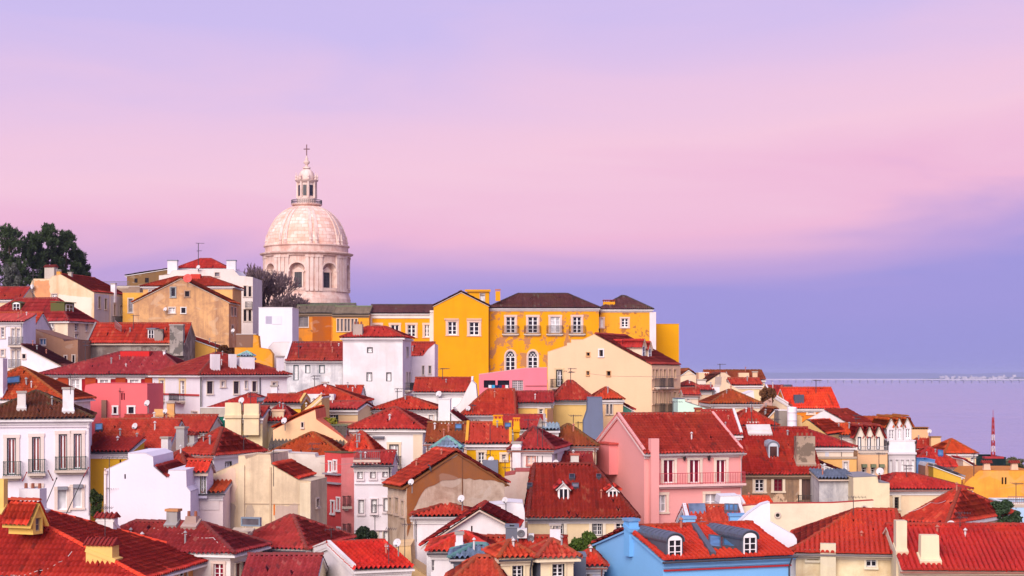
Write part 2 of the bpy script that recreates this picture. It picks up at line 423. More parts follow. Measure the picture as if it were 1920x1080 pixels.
    def uv(s, f, px, py):
        o, U, N, L = s.face(f); e = s.Mi @ EYE; d = s.Mi.to_3x3() @ raydir(px, py)
        dn = d.dot(N)
        if abs(dn) < 1e-5: return 0, 0
        p = e+d*((o-e).dot(N)/dn); return (p-o).dot(U), p.z
    def hit(s, px, py, walls=False):
        e = s.Mi @ EYE; d = s.Mi.to_3x3() @ raydir(px, py); best = None
        for pl in s.planes:
            n = (pl[1]-pl[0]).cross(pl[2]-pl[0]).normalized()
            if n.z < 0: n = -n
            dn = d.dot(n)
            if abs(dn) < 1e-6: continue
            t = (pl[0]-e).dot(n)/dn; p = e+d*t
            c = sum(pl, Vector())/len(pl); ins = True
            for i in range(len(pl)):
                ed = pl[(i+1) % len(pl)]-pl[i]; m = n.cross(ed)
                if m.dot(c-pl[i]) < 0: m = -m
                if m.dot(p-pl[i]) < -.35*m.length: ins = False; break
            if ins and t > 0 and (best is None or t < best[0]): best = (t, p, n)
        if best is None or walls:
            for f in 'flr':
                o, U, N, L = s.face(f); dn = d.dot(N)
                if dn > -1e-4: continue
                t = (o-e).dot(N)/dn; p = e+d*t; q = (p-o).dot(U)
                if -.6 < q < L+.6 and (best is None or t < best[0]): best = (t, p, N)
        if best is None:
            o = Vector((s.W/2, s.D/2, 0)); n = s.Mi.to_3x3() @ Vector((0, -1, 0)); t = (o-e).dot(n)/d.dot(n); best = (t, e+d*t, n)
        return best[1], best[2], (s.M @ best[1]).y
    # -- add-ons
    def w(s, f, rects, g='dk', sash=(238, 234, 236), sur=.14, surc=(214, 196, 184), cols=2, rows=3, fr=None, arch=False, name='window', dep=.2, sill=True):
        o, U, N, L = s.face(f); par = s.root
        for (x0, y0, x1, y1) in rects:
            xm, ym = (x0+x1)/2, (y0+y1)/2
            ua, ub = s.uv(f, x0, ym)[0], s.uv(f, x1, ym)[0]; u0, u1 = min(ua, ub), max(ua, ub)
            z1, z0 = s.uv(f, xm, y0)[1], s.uv(f, xm, y1)[1]
            u0 = max(.03, u0); u1 = min(L-.03, u1); z0 = max(.1, z0)
            if u1-u0 < .07 or z1-z0 < .1: print('window off', s.key, x0, y0); continue
            s.holes[f].append((u0, u1, z0, z1, arch))
            def T(u, z, n): return o+U*u+N*n+Vector((0, 0, z))
            def bx(mb, a, b, c, d, n0, n1): mb.hexa([T(a, c, n0), T(b, c, n0), T(b, c, n1), T(a, c, n1), T(a, d, n0), T(b, d, n0), T(b, d, n1), T(a, d, n1)])
            win = None
            w_, h_ = u1-u0, z1-z0
            if sur:
                mb = MB()
                if arch:
                    cx, rr = (u0+u1)/2, w_/2; zs = z1-w_*.62; pts = arch_pts(u0, u1, zs, z1)
                    out = arch_pts(u0-sur, u1+sur, zs, z1+sur*1.2)
                    n_ = len(pts)
                    for i in range(n_-1):
                        mb.hexa([T(*pts[i], -.02), T(*pts[i+1], -.02), T(*pts[i+1], .07), T(*pts[i], .07), T(*out[i], -.02), T(*out[i+1], -.02), T(*out[i+1], .07), T(*out[i], .07)])
                    bx(mb, u0-sur, u0, z0, zs, -.02, .07); bx(mb, u1, u1+sur, z0, zs, -.02, .07)
                else:
                    bx(mb, u0-sur, u0, z0, z1, -.02, .07); bx(mb, u1, u1+sur, z0, z1, -.02, .07); bx(mb, u0-sur*1.15, u1+sur*1.15, z1, z1+sur, -.02, .085)
                if sill: bx(mb, u0-sur*1.2, u1+sur*1.2, z0-.13, z0, -.02, .13)
                win = mb.build(name, plaster(surc, .35), par)
            fd = max(.035 if w_ < .7 else .055, .00038*s.Y)
            sm = MB(); n0, n1 = -dep+.02, -dep+.075
            if fr:
                fm = MB()
                for (a, b, c, d) in ((u0, u0+fd*1.4, z0, z1), (u1-fd*1.4, u1, z0, z1), (u0+fd*1.4, u1-fd*1.4, z1-fd*1.4, z1), (u0+fd*1.4, u1-fd*1.4, z0, z0+fd)): bx(fm, a, b, c, d, n0, -.02)
                fo = fm.build('frame' if win else name, simple(fr, .5), win or par)
                if win is None: win = fo
                u0 += fd*1.4; u1 -= fd*1.4; z1 -= fd*1.4; z0 += fd; w_, h_ = u1-u0, z1-z0
            if sash:
                if arch:
                    zs = z1-w_*.62; pts = arch_pts(u0, u1, zs, z1); inn = arch_pts(u0+fd, u1-fd, zs, z1-fd)
                    for i in range(len(pts)-1):
                        sm.hexa([T(*inn[i], n0), T(*inn[i+1], n0), T(*inn[i+1], n1), T(*inn[i], n1), T(*pts[i], n0), T(*pts[i+1], n0), T(*pts[i+1], n1), T(*pts[i], n1)])
                    cx = (u0+u1)/2; r_ = fd*.4
                    for k in (-1, 1):
                        sm.tube(T(cx, zs, n1-.03), T(cx+k*w_*.3, zs+w_*.36, n1-.03), r_, n=4); sm.tube(T(cx+k*w_*.33, zs, n1-.03), T(cx, zs+w_*.42, n1-.03), r_, n=4)
                    zt = zs
                else: zt = z1
                bx(sm, u0, u0+fd, z0, zt, n0, n1); bx(sm, u1-fd, u1, z0, zt, n0, n1); bx(sm, u0+fd, u1-fd, z0, z0+fd*1.6, n0, n1); bx(sm, u0+fd, u1-fd, zt-fd, zt, n0, n1)
                for i in range(1, cols):
                    c = u0+w_*i/cols; e = fd*(.95 if i*2 == cols else .35); bx(sm, c-e, c+e, z0+fd*1.6, zt-fd, n0, n1-.004)
                for j in range(1, rows):
                    c = z0+(zt-z0)*j/rows; e = fd*.38; bx(sm, u0+fd, u1-fd, c-e, c+e, n0+.006, n1-.012)
                so = sm.build('sash' if win else name, simple(sash, .5, var=.15), win or par)
                if win is None: win = so
            gm = glass(GL[g], .6 if g in ('cu', 'sh', 'wd', 'gy') else .12)
            halves = [(u0, (u0+u1)/2), ((u0+u1)/2, u1)] if (cols % 2 == 0 and (x1-x0) >= 9) else [(u0, u1)]
            for (a, b) in halves:
                pm = MB(); bx(pm, a, b, z0, z1, n0-.03, n0); p = pm.build('pane' if win else name, gm, win or par)
                if win is None: win = p
        return s
    def bal(s, f, x0, x1, yt, yb, out=.7, col=(40, 46, 48), slab=(206, 190, 176), dens=.13, deck=True):
        o, U, N, L = s.face(f); xm = (x0+x1)/2
        ua, ub = s.uv(f, x0, yb)[0], s.uv(f, x1, yb)[0]; u0, u1 = min(ua, ub), max(ua, ub); zt, zb = s.uv(f, xm, yt)[1], s.uv(f, xm, yb)[1]
        def T(u, z, n): return o+U*u+N*n+Vector((0, 0, z))
        def bx(mb, a, b, c, d, n0, n1): mb.hexa([T(a, c, n0), T(b, c, n0), T(b, c, n1), T(a, c, n1), T(a, d, n0), T(b, d, n0), T(b, d, n1), T(a, d, n1)])
        mb = MB(); bx(mb, u0-.06, u1+.06, zb-.16, zb, -.02, out+.05); bx(mb, u0+.1, u1-.1, zb-.3, zb-.16, -.02, out*.6)
        b = mb.build('balcony', plaster(slab, .4), s.root)
        r = MB(); rr = .014+.00006*s.Y
        for z in (zt, zb+.1):
            pts = [T(u0, z, 0), T(u0, z, out), T(u1, z, out), T(u1, z, 0)]
            for i in range(3): r.tube(pts[i], pts[i+1], rr*1.4, n=4)
        n = max(2, int((u1-u0)/dens))
        for i in range(n+1): c = u0+(u1-u0)*i/n; r.tube(T(c, zb, out), T(c, zt, out), rr*.75, n=4, cap=False)
        for c in (u0, u1):
            for q in range(1, 4): r.tube(T(c, zb, out*q/4), T(c, zt, out*q/4), rr*.75, n=4, cap=False)
        r.build('railing', simple(col, .5), b)
        return s
    def chim(s, x0, x1, yt, yb, c=WHITE, d=None, cap='slab', capc=None, dirt=.5, taper=0, name='chimney', back=0, pk=0):
        p, n, Yh = s.hit((x0+x1)/2, yb); k = Yh/F; w = (x1-x0)*k
        d = d or max(.45, w*.7)
        wallhit = abs(n.z) < .05
        if wallhit: p = p-n*(d*.5+.15)
        zt = CZ-(yt-HY)*k-s.zb
        mb = MB(); zc = zt-(.14 if cap in ('slab', 'tile') else 0)
        mb.box(p.x-w/2, p.x+w/2, p.y-d*.3+back, p.y+d*.7+back, min(p.z-(1.2 if not wallhit else .3), zc-.5), zc, taper, taper*.6)
        o = mb.build(name, plaster(c, dirt, None, pk, tuple(int(v*.66) for v in c)), s.root)
        if not wallhit and s.Y < 140 and n.z > .3:
            S_ = Vector((0, 0, 1)).cross(n).normalized(); T_ = n.cross(S_); c0 = Vector((p.x, p.y+d*.2+back, p.z)); c0 = c0-n*((c0-p).dot(n))+n*.37
            ex = (w/2 if abs(S_.x) > .7 else d/2)+.05; ey = ((d/2 if abs(S_.x) > .7 else w/2))/max(n.z, .5)+.1; ab = MB()
            ab.hexa([c0+S_*a_+T_*b_+n*e_ for e_ in (-.2, .0) for (a_, b_) in ((-ex, -ey), (ex, -ey), (ex, ey), (-ex, ey))]); ab.build('flashing', plaster(c, dirt), o)
        cy = p.y+d*.2+back; capc = capc or (170, 160, 152)
        if cap == 'slab':
            cb = MB(); cb.box(p.x-w/2-.07, p.x+w/2+.07, cy-d/2-.07, cy+d/2+.07, zc, zt); cb.build('cap', plaster(capc, .5), o)
        elif cap == 'tile':
            cb = MB(); hh = min(.35, d*.4)
            cb.prism([(p.x-w/2-.1, cy-d/2-.1, zc), (p.x-w/2-.1, cy+d/2+.1, zc), (p.x-w/2-.1, cy, zc+hh)], (w+.2, 0, 0))
            nn = max(2, int(w/.2))
            for i in range(nn+1):
                xx = p.x-w/2-.06+(w+.12)*i/nn
                for sg in (-1, 1): cb.tube((xx, cy+sg*(d/2+.13), zc+.02), (xx, cy, zc+hh+.04), .065, n=5)
            cb.build('tiled_cap', tilemat(s.tile), o)
        elif cap == 'pots':
            cb = MB(); nn = max(2, int(w/.32))
            for i in range(nn): xx = p.x-w/2+w*(i+.5)/nn; cb = MB(); cb.tube((xx, cy, zc-.02), (xx, cy, zc+.28), .1, .085, 8); cb.build('chimney_pot', plaster((150, 90, 70), .5), o)
        elif cap == 'vent':
            cb = MB(); cb.box(p.x-w/2-.05, p.x+w/2+.05, cy-d/2-.05, cy+d/2+.05, zc+.18, zc+.28)
            nn = max(2, int(w/.3))
            for i in range(nn+1): xx = p.x-w/2+.06+(w-.12)*i/nn; cb.box(xx-.05, xx+.05, cy-d/2+.02, cy+d/2-.02, zc-.02, zc+.18)
            cb.build('vent_cap', plaster(capc, .4), o)
        return s
    def skyl(s, x0, y0, x1, y1, g='bl', frc=(74, 78, 88), n=1):
        xm = (x0+x1)/2; a, nn, Yh = s.hit(xm, y0); b, _, _ = s.hit(xm, y1); w = (x1-x0)*Yh/F
        t = (a-b); t = t.normalized() if t.length > 1e-3 else Vector((0, 0, 1))
        n_ = nn; S = t.cross(n_).normalized()
        L = (a-b).length; c = (a+b)/2+n_*.24
        def bx(mb, s0, s1, t0, t1, h0, h1): mb.hexa([c+S*p_+t*q_+n_*r_ for (p_, q_, r_) in ((s0, t0, h0), (s1, t0, h0), (s1, t1, h0), (s0, t1, h0), (s0, t0, h1), (s1, t0, h1), (s1, t1, h1), (s0, t1, h1))])
        fw = min(.09, w*.12); mb = MB()
        bx(mb, -w/2, -w/2+fw, -L/2, L/2, -.1, .13); bx(mb, w/2-fw, w/2, -L/2, L/2, -.1, .13)
        bx(mb, -w/2+fw, w/2-fw, L/2-fw, L/2, -.1, .13); bx(mb, -w/2+fw, w/2-fw, -L/2, -L/2+fw, -.1, .13)
        for i in range(1, n): q = -w/2+w*i/n; bx(mb, q-.03, q+.03, -L/2+fw, L/2-fw, -.1, .125)
        o = mb.build('skylight', simple(frc, .45), s.root)
        for i in range(n):
            pm = MB(); bx(pm, -w/2+fw*.5+w*i/n*.98, -w/2+w*(i+1)/n-fw*.5, -L/2+fw*.5, L/2-fw*.5, .05, .09); pm.build('pane', glass(GL.get(g, GL['bl']), .15), o)
        return s
    def dorm(s, x0, x1, yt, ye, yb, kind='gable', wc=WHITE, rc=None, g='dk', win=None, sash=(238, 234, 236), cols=2, rows=2, L=None, eo=.12, zinc=ZINC, bc=None):
        p, n, Yh = s.hit((x0+x1)/2, yb); k = Yh/F
        N = Vector((n.x, n.y, 0))
        if N.length < 1e-3: N = s.Mi.to_3x3() @ Vector((0, -1, 0))
        N.normalize(); U = Vector((-N.y, N.x, 0)); m = math.sqrt(max(0, 1-n.z*n.z))/max(n.z, .2)
        cs = abs((s.M.to_3x3() @ U).x); w = (x1-x0)*k/max(.55, cs); he = (yb-ye)*k; hr = max((yb-yt)*k, he+.08); L = L or max(.8, (hr)/max(m, .25)+.25)
        def T(u, b, z): return p+U*u-N*b+Vector((0, 0, z))
        ar = kind == 'arch'
        if ar:
            prof = [(-w/2, -.08), (w/2, -.08), (w/2, he)]+[(w/2*math.cos(t), he+(hr-he)*math.sin(t)) for t in [math.pi*i/8 for i in range(1, 8)]]+[(-w/2, he)]
        elif kind == 'shed': prof = [(-w/2, -.08), (w/2, -.08), (w/2, hr), (-w/2, hr)]
        else: prof = [(-w/2, -.08), (w/2, -.08), (w/2, he), (0, hr), (-w/2, he)]
        mb = MB(); mb.prism([T(u, 0, z) for u, z in prof], -N*L)
        o = mb.build('dormer', plaster(wc, .3) if kind != 'zinc' and not ar else simple(bc or zinc, .5, .3), s.root)
        rm = MB()
        if ar:
            pts = [(w/2+eo*.5, he-.05)]+[((w/2+eo*.5)*math.cos(t), he+(hr-he+.06)*math.sin(t)) for t in [math.pi*i/10 for i in range(0, 11)]]+[(-w/2-eo*.5, he-.05)]
            for i in range(len(pts)-1):
                (a, za), (b, zb) = pts[i], pts[i+1]
                rm.hexa([T(a*.96, -eo, za-.05), T(b*.96, -eo, zb-.05), T(b, -eo, zb+.02), T(a, -eo, za+.02), T(a*.96, L, za-.05), T(b*.96, L, zb-.05), T(b, L, zb+.02), T(a, L, za+.02)])
            for q in range(1, max(2, int(L/.5))): 
                bb = q*.5
                for i in range(len(pts)-1): rm.tube(T(pts[i][0], bb, pts[i][1]+.02), T(pts[i+1][0], bb, pts[i+1][1]+.02), .03, n=4, cap=False)
            rm.build('dormer_roof', simple(zinc, .4, .5), o)
        elif kind == 'shed':
            rm.prism([T(-w/2-eo, -eo*2, hr), T(w/2+eo, -eo*2, hr), T(w/2+eo, L, hr+.12), T(-w/2-eo, L, hr+.12)], (0, 0, .1))
            rm.build('dormer_roof', tilemat(rc) if rc else simple(zinc, .5, .3), o)
        else:
            for sg in (-1, 1):
                a = [T(sg*(w/2+eo), -eo*1.5, he-eo*(hr-he)/(w/2)), T(0, -eo*1.5, hr), T(0, L+.1, hr), T(sg*(w/2+eo), L+.1, he-eo*(hr-he)/(w/2))]
                if rc:
                    Vv, Q, tv, _ = sheet_arrays(a, s.Y, SEED[0]); SEED[0] += 1
                    me = mesh_np('dormer_tiles', Vv, Q, tv); me.materials.append(tilemat(rc)); to = link('dormer_tiles', me, o); to['kind'] = 'stuff'
                rm.prism(a, (0, 0, .06))
            rm.build('dormer_roof', plaster(wc, .3) if rc else simple(zinc, .5, .3), o)
        # window
        if win is None: ww, w0, w1 = w*.34, he*.12, (he*1.0 if not ar else he*1.0)
        else: ww, w0, w1 = w*win[0]/2, he*win[1], he*win[2]
        if ww > .12:
            fd = .06; f2 = MB()
            def bx(mb, a, b, c, d, n0, n1): mb.hexa([T(a, -n0, c), T(b, -n0, c), T(b, -n1, c), T(a, -n1, c), T(a, -n0, d), T(b, -n0, d), T(b, -n1, d), T(a, -n1, d)])
            bx(f2, -ww-fd, -ww, w0-fd, w1+fd, -.02, .06); bx(f2, ww, ww+fd, w0-fd, w1+fd, -.02, .06); bx(f2, -ww, ww, w1, w1+fd, -.02, .06); bx(f2, -ww, ww, w0-fd, w0, -.02, .08)
            for i in range(1, cols): c = -ww+2*ww*i/cols; bx(f2, c-.035, c+.035, w0, w1, -.02, .045)
            for j in range(1, rows): c = w0+(w1-w0)*j/rows; bx(f2, -ww, ww, c-.02, c+.02, -.02, .035)
            if ar:
                pts = [((ww+fd)*math.cos(t), w1+(hr-he)*.75*math.sin(t)) for t in [math.pi*i/8 for i in range(9)]]
                f2.prism([T(a, -.02, b) for a, b in pts], N*.05)
            f2.build('window', simple(sash, .5, var=.12), o)
            pm = MB(); bx(pm, -ww, ww, w0, w1, -.02, .012); pm.build('pane', glass(GL[g]), o)
        return s
    def band(s, f, x0, x1, y0, y1, c=OFFW, out=.08, name='string_course', dirt=.35, mat=None):
        o, U, N, L = s.face(f); xm, ym = (x0+x1)/2, (y0+y1)/2
        ua, ub = s.uv(f, x0, ym)[0], s.uv(f, x1, ym)[0]; u0, u1 = min(ua, ub), max(ua, ub); z1, z0 = s.uv(f, xm, y0)[1], s.uv(f, xm, y1)[1]
        if name in ('render', 'slate_cladding'): s.sheets.append((f, [(u0, z0), (u1, z0), (u1, z1), (u0, z1)], mat or plaster(c, dirt), out, name)); return s
        mb = MB(); T = lambda u, z, n: o+U*u+N*n+Vector((0, 0, z))
        mb.hexa([T(u0, z0, -.02), T(u1, z0, -.02), T(u1, z0, out), T(u0, z0, out), T(u0, z1, -.02), T(u1, z1, -.02), T(u1, z1, out), T(u0, z1, out)])
        mb.build(name, mat or plaster(c, dirt), s.root); return s
    def patch(s, f, pts, c, out=.02, name='bare_patch', dirt=.6, jit=.12, mat=None):
        q = [s.uv(f, x, y) for x, y in pts]; res = []
        for i, a in enumerate(q):
            b = q[(i+1) % len(q)]; L = math.hypot(b[0]-a[0], b[1]-a[1]); n = max(1, int(L/.3)) if jit else 1
            for j in range(n): t = j/n; k = jit if j else jit*.4; res.append((a[0]+(b[0]-a[0])*t+rng.uniform(-k, k), a[1]+(b[1]-a[1])*t+rng.uniform(-k, k)))
        L = s.face(f)[3]; res = [(min(max(u, .02), L-.02), z) for u, z in res]
        s.sheets.append((f, res, mat or plaster(c, dirt), out, name)); return s
    def pipe(s, f, x, y0, y1, c=IRON, r=.05):
        o, U, N, L = s.face(f); u, z1 = s.uv(f, x, y0); _, z0 = s.uv(f, x, y1)
        mb = MB(); p = o+U*u+N*(r+.03); mb.tube(p+Vector((0, 0, z0)), p+Vector((0, 0, z1)), r, n=6)
        mb.tube(p+Vector((0, 0, z1)), p+Vector((0, 0, z1+.25))+N*.2, r, n=6); mb.lathe([(0, 0), (r*2.2, .02), (r*2.2, .22), (0, .23)], 8, tuple(p+Vector((0, 0, z1-.1))))
        mb.build('downpipe', simple(c, .5), s.root); return s
    def single_tiles(s, n=300, plane=0):
        """the tiles that show largest: one object each over the sheet"""
        (o, S, t, nn), (s0, s1, t0, t1) = s.frames[plane]
        mb = MB(); n_ = 6; vs = []
        for tt, rr in ((0, .118), (.45, .098)):
            for i in range(n_): a = math.pi*i/(n_-1); vs.append((math.cos(a)*rr, tt, math.sin(a)*rr*1.1))
        mb.add(vs, [(i, i+1, n_+i+1, n_+i) for i in range(n_-1)]+[tuple(range(n_))])
        me = bpy.data.meshes.new('tile'); me.from_pydata(mb.v, [], mb.f); me.materials.append(s.tm)
        a = me.attributes.new('tv', 'FLOAT', 'POINT'); a.data.foreach_set('value', [.5]*len(me.vertices))
        cols = int((s1-s0)/.27); cnt = 0
        M3 = Matrix((S, t, nn)).transposed().to_4x4()
        for r in range(60):
            for c in range(cols):
                if cnt >= n: return
                p = Vector(o)+Vector(S)*(s0+(c+.5)*.27+rng.uniform(-.015, .015))+Vector(t)*(t0+r*.4-.02)+Vector(nn)*(.165+rng.uniform(0, .02))
                if t0+r*.4+.4 > t1: return
                pl = s.planes[plane]; cc = sum(pl, Vector())/len(pl); okp = True
                for q_ in (p, p+Vector(t)*.42):
                    for i in range(len(pl)):
                        m_ = Vector(nn).cross(pl[(i+1) % len(pl)]-pl[i]).normalized(); m_ = m_ if m_.dot(cc-pl[i]) > 0 else -m_
                        if m_.dot(q_-pl[i]) < -.06: okp = False
                if not okp: continue
                W_ = s.M @ p; px = CX+F*W_.x/W_.y; py = HY+F*(CZ-W_.z)/W_.y
                if px < -5 or px > 1925 or py > 1085: continue
                ob = link('tile', me, s.roofobj); ob.matrix_local = Matrix.Translation(p) @ M3 @ Matrix.Rotation(rng.uniform(-.05, .05), 4, 'Z'); cnt += 1
    # -- finish
    def build(s):
        W, D = s.W, s.D; mb = MB()
        for f in 'fblr':
            o, U, N, L = s.face(f); tp = s.tops[f]
            outer = [(0, 0), (L, 0)]+[(u, z) for u, z in reversed(tp)]
            loops = [outer]
            for (u0, u1, z0, z1, arch) in s.holes[f]:
                loops.append(([(u0, z0), (u1, z0)]+list(reversed(arch_pts(u0, u1, z1-(u1-u0)*.62, z1)))) if arch else [(u0, z0), (u1, z0), (u1, z1), (u0, z1)])
            flat = [p for lp in loops for p in lp]
            tris = tessellate_polygon([[Vector((p[0], p[1], 0)) for p in lp] for lp in loops])
            T = lambda p, n: o+U*p[0]+N*n+Vector((0, 0, p[1]))
            mb.add([T(p, 0) for p in flat], tris)
            for lp in loops[1:]:
                n = len(lp)
                mb.add([T(p, 0) for p in lp]+[T(p, -.24) for p in lp], [(i, (i+1) % n, n+(i+1) % n, n+i) for i in range(n)])
        s.wallobj = mb.build('wall', s.wm, s.root)
        for (f, poly, mt, out, nm) in s.sheets:
            o, U, N, L = s.face(f); us = [p[0] for p in poly]; zs = [p[1] for p in poly]; T = lambda p, n: o+U*p[0]+N*n+Vector((0, 0, p[1]))
            loops = [poly]+[[(a, c), (b, c), (b, d), (a, d)] for (a, b, c, d, ar) in s.holes[f] if not ar and a > min(us)+.01 and b < max(us)-.01 and c > min(zs)+.01 and d < max(zs)-.01]
            flat = [p for lp in loops for p in lp]; tris = tessellate_polygon([[Vector((p[0], p[1], 0)) for p in lp] for lp in loops]); sm = MB(); sm.add([T(p, out) for p in flat], tris)
            for lp in loops: n = len(lp); sm.add([T(p, out) for p in lp]+[T(p, -.01) for p in lp], [(i, (i+1) % n, n+(i+1) % n, n+i) for i in range(n)])
            sm.build(nm, mt, s.root)
        if s.flat:
            fm = MB()
            if s.roof == 'flat':
                zz = s.he-.35; fm.box(.02, W-.02, .02, D-.02, zz-.1, zz)
                t_ = .22; cp = MB()
                for (a, b, c, d) in ((-.04, W+.04, -.04, t_), (-.04, W+.04, D-t_, D+.04), (-.04, t_, t_, D-t_), (W-t_, W+.04, t_, D-t_)): cp.box(a, b, c, d, s.he, s.he+.07)
                cp.build('coping', plaster(s.cor or OFFW, .4), s.root)
                s.roofobj = fm.build('roof', plaster((176, 150, 136), .5), s.root)
            else:
                for i in range(len(s.pts)-1):
                    (a, za), (b, zb) = s.pts[i], s.pts[i+1]
                    if abs(a-b) < .02 and i not in s.tiled: fm.add([(a, 0, za), (a, D, za), (b, D, zb), (b, 0, zb)], [(0, 1, 2, 3)]); continue
                    fm.hexa([(a, 0, za-.02), (b, 0, zb-.02), (b, D, zb-.02), (a, D, za-.02), (a, -.03, za+.04), (b, -.03, zb+.04), (b, D, zb+.04), (a, D, za+.04)])
                s.roofobj = fm.build('roof', plaster(s.cor, .4) if s.cor else s.wm, s.root)
        else:
            rm = MB()
            for pl in s.planes: rm.prism([p-Vector((0, 0, .07)) for p in pl], (0, 0, .09))
            s.roofobj = rm.build('roof', plaster(s.cor or (200, 180, 165), .4), s.root)
        # tiles
        Vs, Qs, Ts = [], [], []; k = 0; s.frames = []
        e = s.Mi @ EYE
        for pl in s.planes:
            n = (pl[1]-pl[0]).cross(pl[2]-pl[0]).normalized()
            if n.z < 0: n = -n
            vis = n.dot(e-pl[0]) > 0
            Vv, Q, tv, fr = sheet_arrays(pl, s.Y if vis else 400, SEED[0]); SEED[0] += 1
            q = np.array([tuple(p) for p in pl])-fr[0]; s.frames.append((fr, ((q @ fr[1]).min(), (q @ fr[1]).max(), (q @ fr[2]).min(), (q @ fr[2]).max())))
            Vs.append(Vv); Qs.append(Q+k); Ts.append(tv); k += len(Vv)
        if Vs:
            me = mesh_np('roof_tiles', np.concatenate(Vs), np.concatenate(Qs), np.concatenate(Ts)); me.materials.append(s.tm)
            o = link('roof_tiles', me, s.roofobj); o['kind'] = 'stuff'
        if s.ridges:
            rc = MB()
            for a, b in s.ridges: ridge_cap(rc, a, b)
            if rc.v:
                ro = rc.build('ridge_tiles', plaster(s.ridgec, .4) if s.ridgec else tilemat(tuple(min(255, int(c*f)) for c, f in zip(s.tile, (1.06, 1.3, 1.05))), .3), s.roofobj); ro['kind'] = 'stuff'
        if s.cor and not s.flat and s.Y < 300:
            cb = MB(); c0 = .16
            he, he2 = s.he, s.he2
            zf = he; 
            if s.roof in ('gx', 'hip', 'hipy', 'shedf'): cb.box(-.02, W+.02, -c0, -.003, zf-.26, zf-.02); cb.box(-.02, W+.02, -c0*.55, -.003, zf-.40, zf-.26)
            if s.roof in ('hip', 'hipy'):
                cb.box(W+.003, W+c0, -c0, D+c0, zf-.26, zf-.02); cb.box(-c0, -.003, -c0, D+c0, zf-.26, zf-.02)
            if s.roof in ('gy', 'shedl'): cb.box(-c0, -.003, 0, D, zf-.26, zf-.02)
            if s.roof == 'gy': cb.box(W+.003, W+c0, 0, D, he2-.26, he2-.02)
            if s.roof == 'shedr': cb.box(W+.003, W+c0, 0, D, zf-.26, zf-.02)
            if cb.v: cb.build('cornice', plaster(s.cor, .35), s.root)
        if s.planes and not s.flat and s.Y < 215 and not s.parent:
            rg = random.Random(hash_key(s.key))
            if s.roof in ('gx', 'hip', 'hipy', 'shedf') and rg.random() < .7:
                z = min(p.z for p in s.planes[0])+.02; y = min(p.y for p in s.planes[0])-.05; gb = MB(); gb.tube((-.2, y, z), (W+.2, y, z+.02), .055, n=6); x = W-.12 if rg.random() < .5 else .12
                gb.tube((x, y, z), (x, -.09, z-.5), .045, n=6); gb.tube((x, -.09, z-.5), (x, -.09, max(.2, z-9)), .045, n=6)
                gb.build('gutter', simple(rg.choice(((120, 112, 114), (176, 168, 168), (70, 66, 72), (150, 96, 84))), .5), s.root)
            for _ in range(rg.choice((0, 1, 1, 2, 3))):
                pl = s.planes[0]; a_, b_ = rg.uniform(.15, .85), rg.uniform(.3, .9); lo = pl[0].lerp(pl[1], a_); hi = pl[-1].lerp(pl[2], a_) if len(pl) == 4 else pl[2]; q = lo.lerp(hi, b_); hh = rg.uniform(.35, .7); vb = MB(); rr = rg.uniform(.045, .075)
                vb.tube(q, q+Vector((0, 0, hh)), rr, n=8); vb.lathe([(.001, .16), (rr*2, .05), (rr*2, .02), (rr, 0)], 8, tuple(q+Vector((0, 0, hh+.04)))); vb.build('vent_pipe', simple(rg.choice(((206, 200, 200), (150, 146, 148), (180, 110, 90))), .5), s.root)
        if s.verge:
            c, sides = s.verge
            for sd in sides:
                vb = MB()
                if s.roof == 'gx':
                    x = -.1 if sd == 'l' else W-.1
                    for (a, b) in zip(s.tops['l'], s.tops['l'][1:]):
                        vb.hexa([(x, a[0], a[1]-.2), (x+.2, a[0], a[1]-.2), (x+.2, b[0], b[1]-.2), (x, b[0], b[1]-.2), (x, a[0], a[1]+.34), (x+.2, a[0], a[1]+.34), (x+.2, b[0], b[1]+.34), (x, b[0], b[1]+.34)])
                elif s.roof in ('gy', 'shedl', 'shedr'):
                    y = -.1 if sd == 'f' else D-.1
                    for (a, b) in zip(s.tops['f'], s.tops['f'][1:]):
                        vb.hexa([(a[0], y, a[1]-.2), (b[0], y, b[1]-.2), (b[0], y+.2, b[1]-.2), (a[0], y+.2, a[1]-.2), (a[0], y, a[1]+.34), (b[0], y, b[1]+.34), (b[0], y+.2, b[1]+.34), (a[0], y+.2, a[1]+.34)])
                elif s.roof == 'shedf':
                    x = -.1 if sd == 'l' else W-.1
                    a, b = s.tops['l']
                    vb.hexa([(x, a[0], a[1]-.2), (x+.2, a[0], a[1]-.2), (x+.2, b[0], b[1]-.2), (x, b[0], b[1]-.2), (x, a[0], a[1]+.34), (x+.2, a[0], a[1]+.34), (x+.2, b[0], b[1]+.34), (x, b[0], b[1]+.34)])
                if vb.v: vb.build('verge', plaster(c, .3), s.root)
        return s
def hash_key(k): return sum((i+1)*ord(c) for i, c in enumerate(k))
def arch_pts(u0, u1, zs, zt, n=8):
    """pointed arch from left springing to right springing"""
    c = (u0+u1)/2; h = zt-zs; out = []
    for i in range(n+1): t = i/n; out.append((u0+(c-u0)*(1-math.cos(t*math.pi/2))**1.0, zs+h*math.sin(t*math.pi/2)**.95))
    return out+[(2*c-u, z) for u, z in reversed(out[:-1])]
def H(*a, **k): return House(*a, **k)

